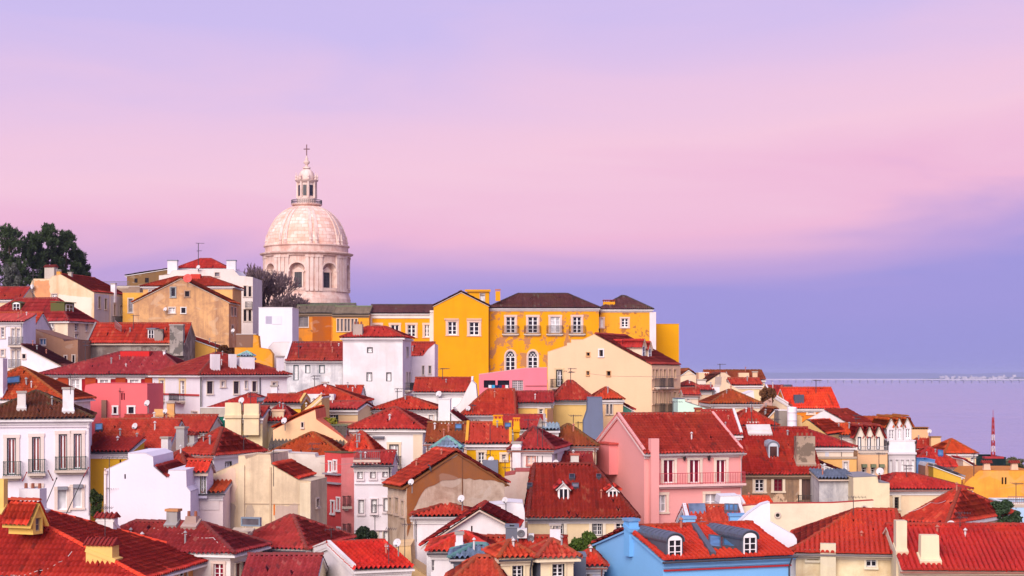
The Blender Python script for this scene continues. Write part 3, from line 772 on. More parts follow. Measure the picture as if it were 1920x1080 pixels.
# ------------------------------------------------------------------ small things fixed to houses
def dish(hk, x, y, r, label, aim=-25, stand=True):
    """satellite dish: centre pixel, radius in pixels, on house hk"""
    if isinstance(hk, (int, float)): q = P(x, y, hk); Yh = hk
    else: p, n, Yh = HOUSES[hk].hit(x, y+r*.8); q = HOUSES[hk].M @ p; Yh = q.y; q = P(x, y, Yh-.6)
    rad = r*(Yh-.6)/F; o = empty('satellite_dish', q-Vector((0, 0, rad)), R(aim)); tag(o, label, 'satellite dish', 'satellite dishes on the roofs')
    mb = MB(); n = 16; prof = [(rad*t, rad*.22*t*t) for t in (0.001, .35, .7, 1)]+[(rad*1.02, rad*.2), (rad*.7, rad*.06), (.001, -.05)]
    mb.lathe(prof, n)
    rot = Matrix.Rotation(R(68), 4, 'X'); mb.v = [tuple(rot @ Vector(v)+Vector((0, 0, rad))) for v in mb.v]
    mb.build('reflector', simple((206, 200, 202), .5, var=.2), o, True)
    a = MB(); a.tube((0, -.02, rad*.05), (0, -rad*.85, rad*.55), .025, n=5); a.box(-.05, .05, -rad*.85-.08, -rad*.85+.06, rad*.5, rad*.66); a.build('feed_arm', simple((120, 116, 118), .5), o)
    if stand: b = MB(); b.tube((0, .12, -.5), (0, .12, rad), .035, n=6); b.tube((0, .12, rad), (0, 0, rad), .035, n=5); b.build('mast', simple((130, 126, 126), .5), o)
def antenna(hk, x, yt, yb, label, arms=((0, 1.0),), r=.022, lean=0, c=(70, 62, 66)):
    """TV aerial: mast from yb up to yt; arms = (fraction down from the top, half length m)"""
    if isinstance(hk, (int, float)): Yh = hk
    else: p, n, Yh = HOUSES[hk].hit(x, yb); Yh = (HOUSES[hk].M @ p).y
    a = P(x, yb, Yh); b = P(x+lean, yt, Yh); h = b.z-a.z; o = empty('television_aerial', a); tag(o, label, 'aerial', 'television aerials on the roofs')
    r = max(r, .00022*Yh)
    mb = MB(); top = b-a; mb.tube((0, 0, -.4), top, r, n=5); mb.build('mast', simple(c, .55), o)
    for i, (fr, hl) in enumerate(arms):
        m2 = MB(); ang = rng.uniform(-.5, .5); u = Vector((math.cos(ang), math.sin(ang), 0)); w = Vector((-u.y, u.x, 0)); q = top*(1-fr)
        m2.tube(q-u*hl*.4, q+u*hl, r*.7, n=4)
        for j in range(6): c0 = q-u*hl*.4+u*hl*1.4*j/5; l = .36-.03*j; m2.tube(c0-w*l-Vector((0, 0, l*.2)), c0+w*l+Vector((0, 0, l*.2)), r*.5, n=4)
        m2.build('boom', simple(c, .55), o)
def aircon(hk, x0, y0, x1, y1, label):
    p, n, Yh = HOUSES[hk].hit((x0+x1)/2, y1); q = HOUSES[hk].M @ p; k = q.y/F; w, h = (x1-x0)*k, (y1-y0)*k
    o = empty('air_conditioner', q, HOUSES[hk].a); tag(o, label, 'air conditioner')
    mb = MB(); mb.box(-w/2, w/2, -.35, .05, 0, h); mb.build('casing', simple((206, 204, 206), .5, var=.12), o)
    f = MB(); f.lathe([(h*.36, 0), (h*.4, .04), (h*.33, .05), (.02, .03)], 16); rot = Matrix.Rotation(R(90), 4, 'X'); f.v = [tuple(rot @ Vector(v)+Vector((-w*.12, -.36, h*.5))) for v in f.v]; f.build('fan_grille', simple((96, 96, 102), .5), o)

# ================================================================== the palace, church side and upper town (far)
LAV = (228, 220, 232)
h = H('U9a', 'old_shed_house', 'brown weathered flat building with sloping roof beside the white house on the hilltop', 282, 517, 'shedl', 503, 238, 330, wall=(132, 100, 62), tile=(92, 76, 62), dirt=.8, cat='building', h=9).w('f', [(252, 522, 258, 530), (272, 521, 279, 530)], 'bk', None, 0).build()
h = H('U9b', 'terrace_building', 'grey brown terrace building with railing left of the tan gable', 264, 537, 'flat', None, 176, 262, wall=(158, 134, 118), dirt=.8, cat='building', h=12).bal('f', 186, 242, 528, 537, .05, (110, 106, 112)).build()
h = H('U9c', 'narrow_yellow_house', 'narrow yellow house squeezed behind the left edge of the tan gable', 252, 549, 'flat', None, 230, 268, wall=(236, 178, 76), dirt=.7, h=16, cor=(190, 160, 120)).w('f', [(241, 560, 249, 586)], 'gy', (150, 150, 160), .14, cols=1).build()
h = H('U8', 'white_hilltop_house', 'tall white house with two broad chimneys on top of the hill', 268, 517, 'poly', top=[(298, 517), (317, 515), (324, 507), (437, 505), (448, 517), (474, 520)], D=10, wall=(240, 226, 220), dirt=.45, h=22)
h.w('f', [(403, 511, 411, 518)], 'gy', None, .08).w('f', [(457, 536, 462, 556), (466, 537, 471, 556), (457, 580, 462, 602), (466, 581, 471, 602)], 'dk', None, .12, cols=1).bal('f', 461, 473, 566, 577, .5)
h.chim(313, 331, 487, 510, cap='slab', capc=(130, 136, 150)).chim(424, 441, 487, 512, cap='slab', capc=(130, 136, 150)); h.build()
H('U8r', 'attic', '', 271, 503, 'hip', 487, 333, 424, parent=h, D=7, wall=(240, 226, 220), tile=T_RED, h=4, il=3, ir=3).build()
h = H('U7', 'peach_house', 'peach house with wide red hip roof just behind the tan gable', 243, 537, 'hip', 521, 268, 436, D=8, wall=(250, 192, 122), tile=(150, 34, 30), h=14, dirt=.5)
h.w('f', [(279, 543, 287, 552)], 'dk', sur=.1).chim(358, 376, 514, 524, c=(214, 66, 48), cap=None).build()
h = H('U6', 'tan_gable_house', 'large tan house with blank stained gable facing the viewer', 226, 567, 'gy', 523, 250, 429, xs=447, wall=(222, 172, 120), dirt=.9, stain=(156, 116, 92), tile=T_ORA, h=20, oh=.2, cor=None)
h.w('f', [(320, 539, 329, 557)], 'dk', (150, 160, 168), .12, (160, 160, 160), cols=1, rows=1).w('f', [(347, 546, 355, 556)], 'bk', None, .12, (180, 150, 130)).w('f', [(317, 577, 328, 587)], 'cu').w('f', [(340, 577, 348, 587)], 'bk', None, .12, (236, 232, 230))
h.w('r', [(433, 576, 436, 592), (439, 577, 442, 592), (434, 610, 437, 625)], 'gy', None, .1, cols=1).build()
h = H('U6b', 'brick_terrace', 'low brown terrace wall right of the tan gable house', 214, 627, 'flat', None, 443, 480, wall=(140, 104, 86), D=4, h=10, dirt=.8, cat='wall').build()
h = H('U1', 'cream_gable_house', 'cream gable house with grey right flank below the pine trees', 245, 560, 'poly', yaw=-14, xs=235, top=[(50, 552), (62, 523), (94, 523), (98, 518), (114, 515), (176, 549)], tiled=[4], wall=(250, 226, 190), tile=(158, 40, 44), dirt=.5, stain=(206, 150, 110), h=20, cor=None)
h.patch('f', [(64, 526), (92, 526), (94, 556), (90, 575), (66, 560)], (226, 160, 112), dirt=.9).patch('f', [(110, 552), (172, 558), (172, 604), (106, 600)], (246, 232, 214), dirt=.2, jit=.05)
h.w('f', [(97, 551, 107, 560)], 'gy', sur=.1).band('r', 177, 205, 552, 606, (190, 186, 200), .03, 'render').band('r', 207, 234, 556, 608, (206, 204, 210), .03, 'render')
h.w('r', [(184, 556, 188, 578), (196, 560, 200, 580), (213, 571, 216, 591), (225, 573, 228, 591)], 'dk', None, .1, cols=1).bal('r', 210, 230, 594, 606, .5)
h.chim(80, 100, 499, 524, (196, 186, 176), cap='tile').chim(104, 112, 509, 520, (230, 160, 70), cap='vent').chim(128, 135, 510, 521, (196, 186, 176)).chim(208, 217, 531, 552).build()
h = H('U2b', 'red_roofed_house', 'red roof peeping out under the pines on the left edge', 236, 562, 'gx', 541, -40, 40, wall=CREAM, tile=(166, 40, 40), h=9).build()
h = H('U2', 'cream_hip_house', 'cream house with wide red hip roof and two olive dormers', 214, 600, 'hip', 562, -40, 127, yaw=-15, xs=178, wall=(248, 228, 200), tile=T_CRI, h=14, dirt=.4)
h.w('f', [(90, 604, 101, 617)], 'dk', fr=IRON).w('r', [(140, 606, 146, 621), (160, 607, 165, 621), (140, 626, 146, 634)], 'dk', cols=1)
h.dorm(22, 40, 566, 570, 584, 'arch', (92, 92, 52), zinc=(86, 88, 50), bc=(92, 92, 52)).dorm(120, 140, 568, 572, 588, 'shed', (92, 92, 52), zinc=(86, 88, 50)).build()
h = H('U3b', 'red_shed_roof_house', 'red roofed white house with a tiny dormer behind the balcony house', 200, 616, 'gx', 589, -30, 62, wall=WHITE, tile=T_BRI, h=10).dorm(48, 55, 600, 604, 615, wc=(120, 120, 130), rc=None).build()
h = H('U3', 'white_balcony_house', 'white house on the left edge with grey railed balconies', 186, 605, 'shedf', 591, -40, 43, wall=LAV, tile=(196, 70, 74), h=14, D=5)
h.w('f', [(2, 614, 8, 633), (2, 656, 8, 668)], 'gy', cols=1).w('f', [(22, 616, 28, 645), (32, 616, 38, 645), (22, 657, 28, 688), (32, 657, 38, 688)], 'cu', cols=1, rows=2).bal('f', 19, 44, 632, 648, .7, (120, 116, 124), dens=.08).bal('f', 19, 44, 674, 690, .7, (120, 116, 124), dens=.08).build()
h = H('U3c', 'white_lean_house', 'small white house with roof dropping to the right below the brown shed', 181, 686, 'shedr', 648, 40, 114, wall=WHITE, tile=T_DRK, h=9, D=6, cor=None).w('f', [(42, 664, 48, 672)], 'bk', None, .06).build()
h = H('U4', 'brown_shed_house', 'brown rendered house with low gable and small blue window', 194, 628, 'poly', top=[(43, 628), (62, 617), (118, 636), (120, 640), (146, 637)], wall=(166, 124, 98), dirt=.7, D=8, h=14, cor=(140, 100, 84))
h.w('f', [(75, 635, 86, 647)], 'bl', (210, 210, 214), .05, cols=2, rows=1).w('f', [(121, 667, 125, 684), (136, 666, 140, 680)], 'dk', None, .1, cols=1).build()
h = H('U5', 'stone_walled_house', 'red roofed house behind a long mottled grey stone wall', 200, 643, 'gx', 609, 164, 345, wall=(164, 150, 142), tile=(186, 46, 38), dirt=1, stain=(92, 80, 78), peel=1.2, peelc=(116, 100, 94), h=12, cor=None, verge=((140, 130, 128), 'l'))
h.skyl(214, 606, 231, 619, 'cu', (190, 186, 180)).dorm(277, 290, 617, 619, 637, 'shed', (196, 190, 184)).chim(290, 306, 617, 640, (140, 128, 122), cap=None, dirt=1, pk=1.4).chim(319, 344, 608, 648, (160, 150, 144), dirt=1, pk=1.4).build()
h = H('U5b', 'lean_to_house', 'small red lean-to roof at the foot of the tan gable', 207, 656, 'shedr', 630, 343, 416, wall=(250, 190, 90), tile=T_BRI, h=8, D=5, verge=((248, 226, 200), 'b')).build()
h = H('Yw', 'yellow_garden_wall', 'orange yellow garden wall with rounded end below the white box', 192, 654, 'poly', top=[(440, 652), (474, 652), (475, 628), (484, 630), (486, 652), (504, 655), (511, 664)], wall=(244, 166, 40), D=1.5, h=7, dirt=.5, cor=None, cat='wall').build()
h = H('W4', 'white_box_house', 'plain white windowless modern box beneath the domed church', 203, 577, 'flat', None, 485, 548, xs=560, wall=(226, 224, 232), dirt=.12, h=18).band('f', 498, 510, 593, 607, (176, 170, 190), .03, 'panel').band('f', 510, 528, 592, 608, (232, 230, 238), .05, 'panel').build()
h = H('W4b', 'white_yard_wall', 'low white yard wall below the plain white box', 195, 642, 'poly', top=[(503, 652), (512, 642), (576, 641)], wall=(238, 230, 232), D=4, h=8, cat='wall', cor=None).build()
h = H('Y2', 'rusty_yellow_house', 'rust stained ochre house with plank panel below the dome', 240, 588, 'gx', 575, 552, 624, wall=(224, 140, 40), tile=(112, 98, 90), dirt=.9, peel=.8, peelc=(150, 100, 60), h=14, cor=(150, 130, 110))
h.w('f', [(560, 590, 578, 613)], 'gy', (120, 110, 110), .1, cols=4, rows=3).band('f', 586, 621, 591, 640, (176, 92, 18), .08, 'panel', .7).build()
h = H('Y2b', 'ochre_slit_house', 'ochre house with a row of slim windows under a grey curved roof', 238, 590, 'gx', 577, 624, 692, wall=(240, 168, 44), tile=(128, 112, 100), dirt=.6, h=14, cor=(150, 130, 110))
h.w('f', [(x, 598, x+4, 621) for x in (632, 639, 646, 652, 659, 666)], 'gy', None, .08, cols=1).build()
PM = dict(tile=T_MAR, dirt=.2, stain=(214, 120, 20), cat='palace')
h = H('P1', 'palace_wing', 'low yellow palace wing with white cornice left of the gable wing', 240, 588, 'gx', 574, 692, 813, wall=YEL, D=10, h=16, **PM)
h.band('f', 693, 811, 589, 597, (244, 234, 226), .12).band('f', 693, 698, 597, 645, (240, 230, 224), .1, 'pilaster').band('f', 806, 813, 582, 645, (240, 230, 224), .3, 'pilaster')
h.w('f', [(700, 609, 714, 640), (733, 609, 748, 640), (764, 609, 779, 632), (796, 609, 805, 632)], 'dk', fr=None, sur=.28, surc=(226, 196, 180)).build()
h = H('P2', 'palace_gable_wing', 'yellow palace wing with plain gable and two small windows', 229, 574, 'gy', 549, 813, 916, wall=YEL, D=16, h=26, oh=.1, cor=None, **PM)
h.w('f', [(840, 603, 856, 628), (880, 604, 898, 629)], 'dk', sur=.3, surc=(224, 190, 174)).band('f', 833, 860, 597, 600, (220, 176, 150), .2, 'hood').band('f', 875, 903, 597, 600, (220, 176, 150), .2, 'hood').build()
k = H('P2b', 'stair_tower', '', 243, 548, 'flat', None, 876, 917, parent=h, wall=YEL, D=4, h=8, cor=YEL, dirt=.2).w('f', [(900, 550, 909, 569)], 'sh', None, .05); k.band('f', 872, 920, 543, 547, YEL, .3, 'slab'); k.build()
h = H('P3', 'palace_main_block', 'main yellow palace block with peeling wall and two gothic arched windows', 231, 578, 'hip', 553, 916, 1123, wall=YEL, D=16, il=4.0, ir=4.0, h=26, peel=1.0, peelc=(176, 122, 82), **PM)
h.w('f', [(949, 594, 966, 625), (990, 594, 1008, 625), (1074, 594, 1090, 625)], 'dk', sur=.26, surc=(226, 194, 180), rows=4, sill=False).w('f', [(1032, 594, 1050, 625)], 'sh', sur=.26, surc=(226, 194, 180), rows=4, sill=False)
h.w('f', [(948, 658, 966, 696), (990, 658, 1008, 694)], 'dk', sur=.2, surc=(220, 190, 176), rows=3, arch=True)
for a in (942, 983, 1025, 1067): h.bal('f', a, a+30, 611, 626, .35, (70, 62, 60))
h.chim(929, 938, 546, 560, YEL, cap='vent', capc=(200, 120, 60)).pipe('f', 917, 580, 690, (150, 90, 40), .06).build()
h = H('P4', 'palace_corner_block', 'yellow palace corner block with pyramid roof and white corner strip', 233, 580, 'hip', 557, 1125, 1222, wall=(244, 172, 48), D=11, il=3.3, ir=3.3, h=26, peel=.8, peelc=(170, 110, 60), **PM)
h.w('f', [(1165, 597, 1178, 614), (1126, 597, 1131, 614)], 'dk', sur=.2, surc=(226, 194, 180)).band('f', 1218, 1230, 585, 690, (236, 224, 228), .06, 'quoin').chim(1131, 1153, 566, 573, YEL, cap='vent', capc=(150, 60, 40)).build()
h = H('P5', 'palace_annex', 'plain bright yellow block at the right end of the palace', 240, 608, 'flat', None, 1229, 1273, wall=(250, 178, 10), D=9, h=18, dirt=.1, cor=(250, 178, 10), cat='palace').build()
# ================================================================== centre
h = H('C1', 'cream_gable_block', 'tall cream house with blank gable and balconied right front below the palace', 183, 660, 'poly', yaw=-30, xs=1276, top=[(1027, 660), (1063, 648), (1063, 643), (1071, 643), (1071, 637), (1093, 637), (1095, 636), (1114, 627), (1222, 686)], tiled=[7], wall=(253, 214, 174), tile=(150, 40, 48), dirt=.1, h=16, cor=(253, 214, 174))
h.w('f', [(1043, 693, 1055, 725)], 'dk', sur=.18, surc=(214, 190, 150), fr=IRON).bal('f', 1037, 1056, 711, 727, .6).w('f', [(1100, 661, 1106, 667), (1100, 696, 1105, 703), (1138, 696, 1145, 704)], 'bk', None, .06, (220, 170, 120)).w('f', [(1124, 656, 1131, 668)], 'dk', None, .14, (246, 240, 240))
for y0, y1 in ((693, 709), (735, 757)): h.w('r', [(1223, y0, 1226, y1), (1229, y0, 1233, y1), (1237, y0, 1240, y1), (1244, y0, 1248, y1), (1254, y0, 1257, y1), (1263, y0, 1267, y1)], 'gy', None, .12, (226, 190, 160), cols=1)
h.bal('r', 1227, 1238, 709, 726, .6).bal('r', 1243, 1254, 709, 726, .6).bal('r', 1227, 1238, 757, 774, .6).bal('r', 1243, 1254, 757, 774, .6).bal('r', 1261, 1272, 755, 772, .6).band('r', 1223, 1275, 727, 730, (220, 180, 150), .2)
h.dorm(1202, 1211, 637, 650, 672, 'gable', (250, 222, 196), T_RED, 'gy', cols=1).dorm(1214, 1222, 641, 654, 673, 'gable', (250, 222, 196), T_RED, 'gy', cols=1).build()
h = H('W3b', 'sunken_red_roof_house', 'small dark red roof tucked against the palace gable wing', 190, 669, 'gx', 645, 764, 812, wall=WHITE, tile=T_CRI, h=8, D=7).build()
h = H('W3', 'white_side_house', 'white house with curved parapet between tall white block and palace', 178, 668, 'poly', top=[(766, 669), (793, 668), (803, 655), (815, 645)], wall=(234, 222, 230), D=8, h=14, dirt=.4, cor=None).w('f', [(792, 686, 795, 702), (804, 686, 808, 700)], 'gy', None, .06, cols=1).build()
h = H('W1', 'tall_white_block', 'tall white stained house with small red hip roof in the centre', 172, 633, 'hip', 616, 643, 755, yaw=-5, xs=771, wall=(238, 232, 234), dirt=.55, stain=(190, 184, 188), tile=T_RED, h=18, il=2.0, ir=2.2)
h.w('f', [(688, 651, 699, 662)], 'dk', fr=IRON, sur=0).w('f', [(687, 698, 698, 715), (724, 698, 734, 715)], 'sh', fr=IRON, sur=0, rows=1).w('f', [(688, 754, 699, 766)], 'dk', fr=IRON, sur=0).w('r', [(762, 651, 765, 668), (761, 698, 763.5, 724), (766, 698, 768.5, 724)], 'dk', None, .05, cols=1).bal('r', 759, 769, 718, 731, .5)
h.chim(662, 680, 608, 631, (176, 160, 150), cap='pots', dirt=.9).build()
h = H('W2', 'white_stained_house', 'long white house streaked with grey damp left of the tall block', 184, 677, 'gx', 645, 536, 645, wall=(238, 234, 236), dirt=.95, stain=(158, 156, 164), tile=T_CRI, h=15, D=9, verge=((240, 236, 238), 'l'))
h.w('f', [(550, 684, 560, 713)], 'cu', fr=(60, 78, 84), sur=0, rows=4).w('f', [(572, 684, 582, 700), (598, 684, 609, 700)], 'cu', fr=(60, 78, 84), sur=0).build()
h = H('W24', 'white_corner_house', 'white corner house with iron balconies and four white rooftop chimneys', 156, 703, 'hip', 665, 375, 538, yaw=30, xs=286, wall=(240, 234, 240), dirt=.2, tile=T_CRI, h=14, oh=.5)
h.w('l', [(300, 713, 308, 738), (338, 714, 347, 739)], 'gy', sur=.22, surc=(236, 208, 160), cols=2, sill=False).bal('l', 291, 309, 738, 750, .6, (36, 38, 44)).bal('l', 328, 347, 738, 751, .6, (36, 38, 44)).band('l', 287, 374, 738, 741, (186, 60, 56), .1).w('l', [(360, 772, 371, 781)], 'cu', sur=.1)
h.w('f', [(388, 715, 399, 738), (438, 715, 448, 738), (473, 715, 481, 734)], 'dk', (70, 56, 66), .06, cols=4, rows=6).w('f', [(415, 715, 421, 725), (511, 717, 518, 727)], 'gy', cols=1).w('f', [(459, 714, 464, 728)], 'sh', None, .04, cols=1)
h.pipe('f', 376, 706, 786, (54, 52, 62)).pipe('f', 487, 706, 740, (54, 52, 62))
h.chim(396, 412, 664, 698, cap=None).chim(430, 443, 664, 694, cap=None).chim(520, 532, 667, 700).chim(447, 473, 670, 692, d=2.4, cap=None).build()
k = H('W24p', 'roof_lantern', '', 163, 670, 'hip', 663, 447, 473, parent=h, D=1.4, h=.5, il=.7, ir=.7, wall=WHITE, tile=(150, 164, 186), cor=(170, 178, 190), oh=.05).build()
h = H('W23', 'red_mansard_house', 'long dark red house with white framed windows and orange tile panels', 172, 703, 'hip', 663, 76, 350, wall=(152, 24, 34), dirt=.3, tile=T_CRI, h=11, D=14, oh=.4, il=6.5, ir=4)
for (a, b, c, d) in ((85, 711, 101, 724), (134, 711, 149, 731), (188, 712, 203, 724), (244, 712, 260, 724)): h.w('f', [(a, b, c, d)], 'cu', sur=.24, surc=(244, 238, 236), rows=2)
for a, b in ((109, 128), (160, 180), (217, 236), (272, 286)): h.band('f', a, b, 704, 742, mat=tilemat((214, 62, 20), .2), out=.12, name='tile_panel')
h.chim(228, 282, 659, 669, (206, 40, 40), cap=None).chim(306, 310, 656, 668, WHITE).build()
h = H('W22', 'pink_block_house', 'salmon pink windowed block in front of the red mansard house', 150, 757, 'poly', top=[(140, 760), (156, 748), (160, 722), (178, 719), (276, 720)], wall=(240, 112, 116), dirt=.15, D=7, h=9, cor=(236, 104, 108))
h.w('f', [(213, 763, 219, 775), (241, 763, 251, 775)], 'dk', None, .14, (244, 238, 238), cols=1).w('f', [(227, 737, 230, 750), (231.5, 737, 234, 750)], 'mr', None, 0, cols=1).band('f', 192, 201, 750, 786, (150, 108, 92), .4, 'flue', .8).build()
h = H('W21', 'orange_roof_house', 'bright orange tiled hip roof with skylight behind the balcony house', 138, 749, 'hip', 692, -90, 118, wall=OFFW, tile=T_ORA, h=8, D=9, ir=6.5).skyl(13, 713, 38, 725, 'bl').chim(-4, 8, 672, 745, d=1.2, cap=None).build()
h = H('W20', 'white_french_window_house', 'white house with four tall french windows and green iron balconies', 112, 786, 'hip', 738, -40, 168, yaw=13, D=10, wall=(236, 228, 236), dirt=.2, tile=(112, 44, 40), moss=.9, h=18, ir=4.5)
h.w('f', [(13, 821, 30, 890), (60, 819, 76, 885), (110, 814, 126, 881), (138, 813, 153, 879)], 'rd', sur=.22, surc=(226, 208, 200), rows=1, cols=2, fr=(36, 40, 44), sill=False)
for a, b, c, d in ((7, 39, 865, 892), (54, 84, 861, 887), (104, 161, 856, 881)): h.bal('f', a, b, c, d, .55, (34, 64, 58), dens=.11)
h.w('f', [(108, 918, 125, 956), (137, 914, 153, 952)], 'sh', sur=.2, surc=(226, 206, 196), rows=1, cols=1).band('f', 108, 127, 912, 918, (136, 136, 146), .3, 'shutter_box').band('f', 137, 155, 908, 914, (136, 136, 146), .3, 'shutter_box').w('f', [(62, 912, 76, 940)], 'sh', sur=.2, surc=(226, 206, 196), rows=1, cols=1)
h.band('f', -20, 168, 798, 801, (226, 216, 222), .1).chim(33, 48, 733, 773, (240, 232, 228)).chim(118, 138, 726, 778, (240, 236, 238)).pipe('f', 166, 800, 965, (210, 200, 205)).build()
h = H('W25', 'skylight_red_house', 'red roofed house with blue skylight above the yellow corner wall', 123, 842, 'gx', 791, 165, 316, wall=(246, 214, 186), tile=T_BRI, h=9, D=9).skyl(179, 802, 193, 814, 'bl').chim(254, 260, 838, 846, (150, 150, 150)).build()
h = H('W25y', 'yellow_corner_house', 'yellow wall house right beside the balcony house', 117, 849, 'shedf', 824, 164, 241, wall=(240, 186, 52), tile=T_RED, h=13, D=5).w('f', [(224, 862, 227, 870)], 'bk', None, 0, cols=1).build()
h = H('W26b', 'dark_red_long_house', 'long dark crimson roof with tan chimneys below the corner house', 134, 812, 'gx', 783, 215, 390, wall=OFFW, tile=T_CRI, h=8, D=8)
h.chim(290, 307, 767, 785, (216, 170, 112), cap=None).chim(313, 327, 753, 785, (216, 166, 104)).chim(284, 302, 789, 822, WHITE, cap='vent').skyl(234, 796, 258, 804, 'gy', (130, 136, 150), 4).build()
h = H('G1', 'green_wall_house', 'dark green painted wall beneath the corner house', 140, 783, 'flat', None, 356, 424, wall=(24, 108, 92), h=8, D=4, dirt=.15, cor=(30, 96, 84), cat='house').w('f', [(401, 796, 408, 806)], 'bk', (40, 60, 60), 0, cols=1, rows=1).build()
h = H('W26', 'white_hip_house', 'white house with crimson hip roof and concrete chimneys left of beige gable', 118, 853, 'hip', 807, 335, 401, yaw=-22, xs=492, wall=(240, 234, 238), tile=T_RED, h=11, dirt=.25)
h.w('r', [(422, 865, 435, 879)], 'dk', fr=IRON, sur=0).chim(325, 343, 800, 836, (168, 164, 166), dirt=.8).chim(356, 367, 812, 839, (172, 168, 168), cap='tile', dirt=.7).chim(301, 316, 819, 842, WHITE).build()
h = H('W27', 'cream_chimney_house', 'cream house with two wide flat chimney stacks on its roof', 130, 784, 'gx', 767, 423, 492, wall=(248, 226, 180), tile=T_RED, h=9, D=6, dirt=.3)
h.w('f', [(438, 791, 446, 809), (453, 792, 459, 809), (474, 793, 483, 809)], 'gy', (220, 214, 210), 0).chim(423, 453, 755, 786, (248, 226, 184), cap=None).chim(458, 486, 757, 786, (248, 226, 184), cap=None).build()
h = H('W27b', 'cream_red_door_house', 'small cream house with one wide chimney beside the two cream stacks', 133, 790, 'hip', 762, 488, 548, wall=(248, 226, 184), tile=T_RED, h=8, D=6).w('f', [(494, 792, 501, 806)], 'dk', sur=.1, surc=(240, 232, 230), cols=1).chim(509, 531, 768, 800, (246, 222, 184), cap='slab', capc=(226, 190, 160)).build()
h = H('W28', 'small_yellow_house', 'small bright yellow house with one tiny window among red roofs', 142, 757, 'gx', 744, 494, 564, wall=(246, 198, 66), tile=T_RED, h=8, D=6, verge=((250, 206, 120), 'r')).w('f', [(533, 766, 541, 776)], 'dk').build()
h = H('W28b', 'peach_gable_house', 'peach gable house with orange tiled slope behind the grey roof', 128, 806, 'poly', top=[(512, 806), (555, 784), (591, 768), (593, 786), (640, 818), (652, 828)], tiled=[0, 1], wall=(248, 206, 160), tile=T_ORA, h=8, D=7, dirt=.3, cor=(220, 110, 80)).w('f', [(565, 792, 569, 801)], 'dk', None, .05, cols=1).build()
h = H('W30', 'red_hip_strip_house', 'long low red hip roof in front of the damp stained house', 152, 754, 'hip', 725, 522, 678, wall=(240, 230, 232), tile=T_RED, h=8, D=9, ir=6).chim(543, 552, 735, 750, (230, 200, 160)).chim(572, 627, 739, 756, (242, 238, 240), cap=None).chim(604, 615, 716, 728, WHITE, taper=.15).build()
h = H('W29', 'peach_shutter_house', 'peach house with one dark shuttered window behind the young tree', 145, 769, 'gx', 757, 588, 671, yaw=-12, xs=702, wall=(252, 216, 168), tile=T_RED, h=10).w('f', [(617, 771, 631, 789)], 'dk', fr=(30, 40, 44), sur=.16, surc=(40, 48, 52)).band('f', 588, 671, 790, 792, (230, 150, 130), .1).build()
h = H('W9', 'white_small_window_house', 'white house with red hip roof and one tiny window beside white flue tower', 149, 769, 'hip', 748, 701, 822, wall=(242, 236, 238), tile=T_RED, h=9, D=7).w('f', [(804, 778, 812, 790)], 'dk', sur=.08, rows=3).build()
h = H('W9b', 'white_flue_tower', 'tall plain white flue tower standing between two red roofs', 147, 749, 'flat', None, 822, 844, wall=(242, 236, 238), h=9, D=3, cat='tower', dirt=.2).build()
h = H('W9c', 'dark_red_side_house', 'sliver of dark red roof right of the white flue tower', 146, 800, 'shedr', 774, 846, 880, wall=WHITE, tile=T_CRI, h=7, D=5).build()
h = H('W10', 'white_quoined_house', 'white house with beige corner stones and black balcony under red hip roof', 134, 805, 'hip', 768, 655, 793, yaw=-8, xs=822, wall=(242, 236, 240), dirt=.15, tile=T_RED, h=14)
h.w('f', [(730, 833, 748, 872)], 'cu', fr=IRON, sur=.18, surc=(232, 210, 186), sill=False).w('f', [(690, 831, 698, 842)], 'gy', fr=IRON, sur=.08).bal('f', 714, 752, 855, 874, .8, (36, 38, 44)).band('f', 775, 792, 812, 890, (236, 214, 190), .06, 'quoin').band('f', 656, 668, 810, 890, (236, 214, 190), .06, 'quoin').band('f', 700, 721, 818, 822, (110, 108, 120), .3, 'awning').build()
h = H('W5', 'white_verge_house', 'white house with red roof and white right gable below the palace gable', 165, 736, 'gx', 712, 776, 884, wall=(242, 236, 236), tile=T_RED, h=9, D=8, verge=((242, 238, 238), 'r')).chim(803, 820, 732, 752, WHITE, cap=None).build()
h = H('W6', 'white_red_slope_house', 'white house with large plain red slope left of the yellow walls', 153, 778, 'hip', 734, 868, 966, wall=(242, 236, 236), tile=T_RED, h=9, D=9, il=2.2, ir=.1).w('f', [(891, 783, 899, 792)], 'dk', sur=.08, rows=2).build()
h = H('PT', 'pink_terrace_house', 'pink terrace house with washing line below the arched windows', 178, 702, 'poly', top=[(898, 702), (985, 690), (1026, 689)], wall=(232, 128, 144), D=6, h=9, dirt=.2, cor=(244, 214, 216))
h.w('f', [(907, 713, 929, 727), (933, 713, 955, 727)], 'dk', None, 0, dep=.4).w('f', [(960, 713, 981, 733)], 'gy', (190, 176, 180), 0, cols=6, rows=5).band('f', 985, 1025, 722, 724, (200, 110, 120), .1).build()
h = H('W7', 'yellow_strip_house', 'pale yellow house with crimson roof strip and brown flue', 157, 757, 'gx', 738, 961, 1037, wall=(252, 202, 112), tile=T_CRI, h=9, D=7, verge=((216, 206, 204), 'l')).w('f', [(1011, 767, 1018, 779)], 'dk', sur=.16, surc=(214, 190, 160), cols=1).band('f', 1026, 1037, 767, 800, (136, 96, 74), .4, 'flue', .7).build()
h = H('W8', 'pale_yellow_blank_house', 'pale yellow blank wall house with red hip roof left of slate buttress', 161, 751, 'hip', 718, 1037, 1114, wall=(252, 212, 134), tile=T_RED, h=10, D=9, il=1.5).build()
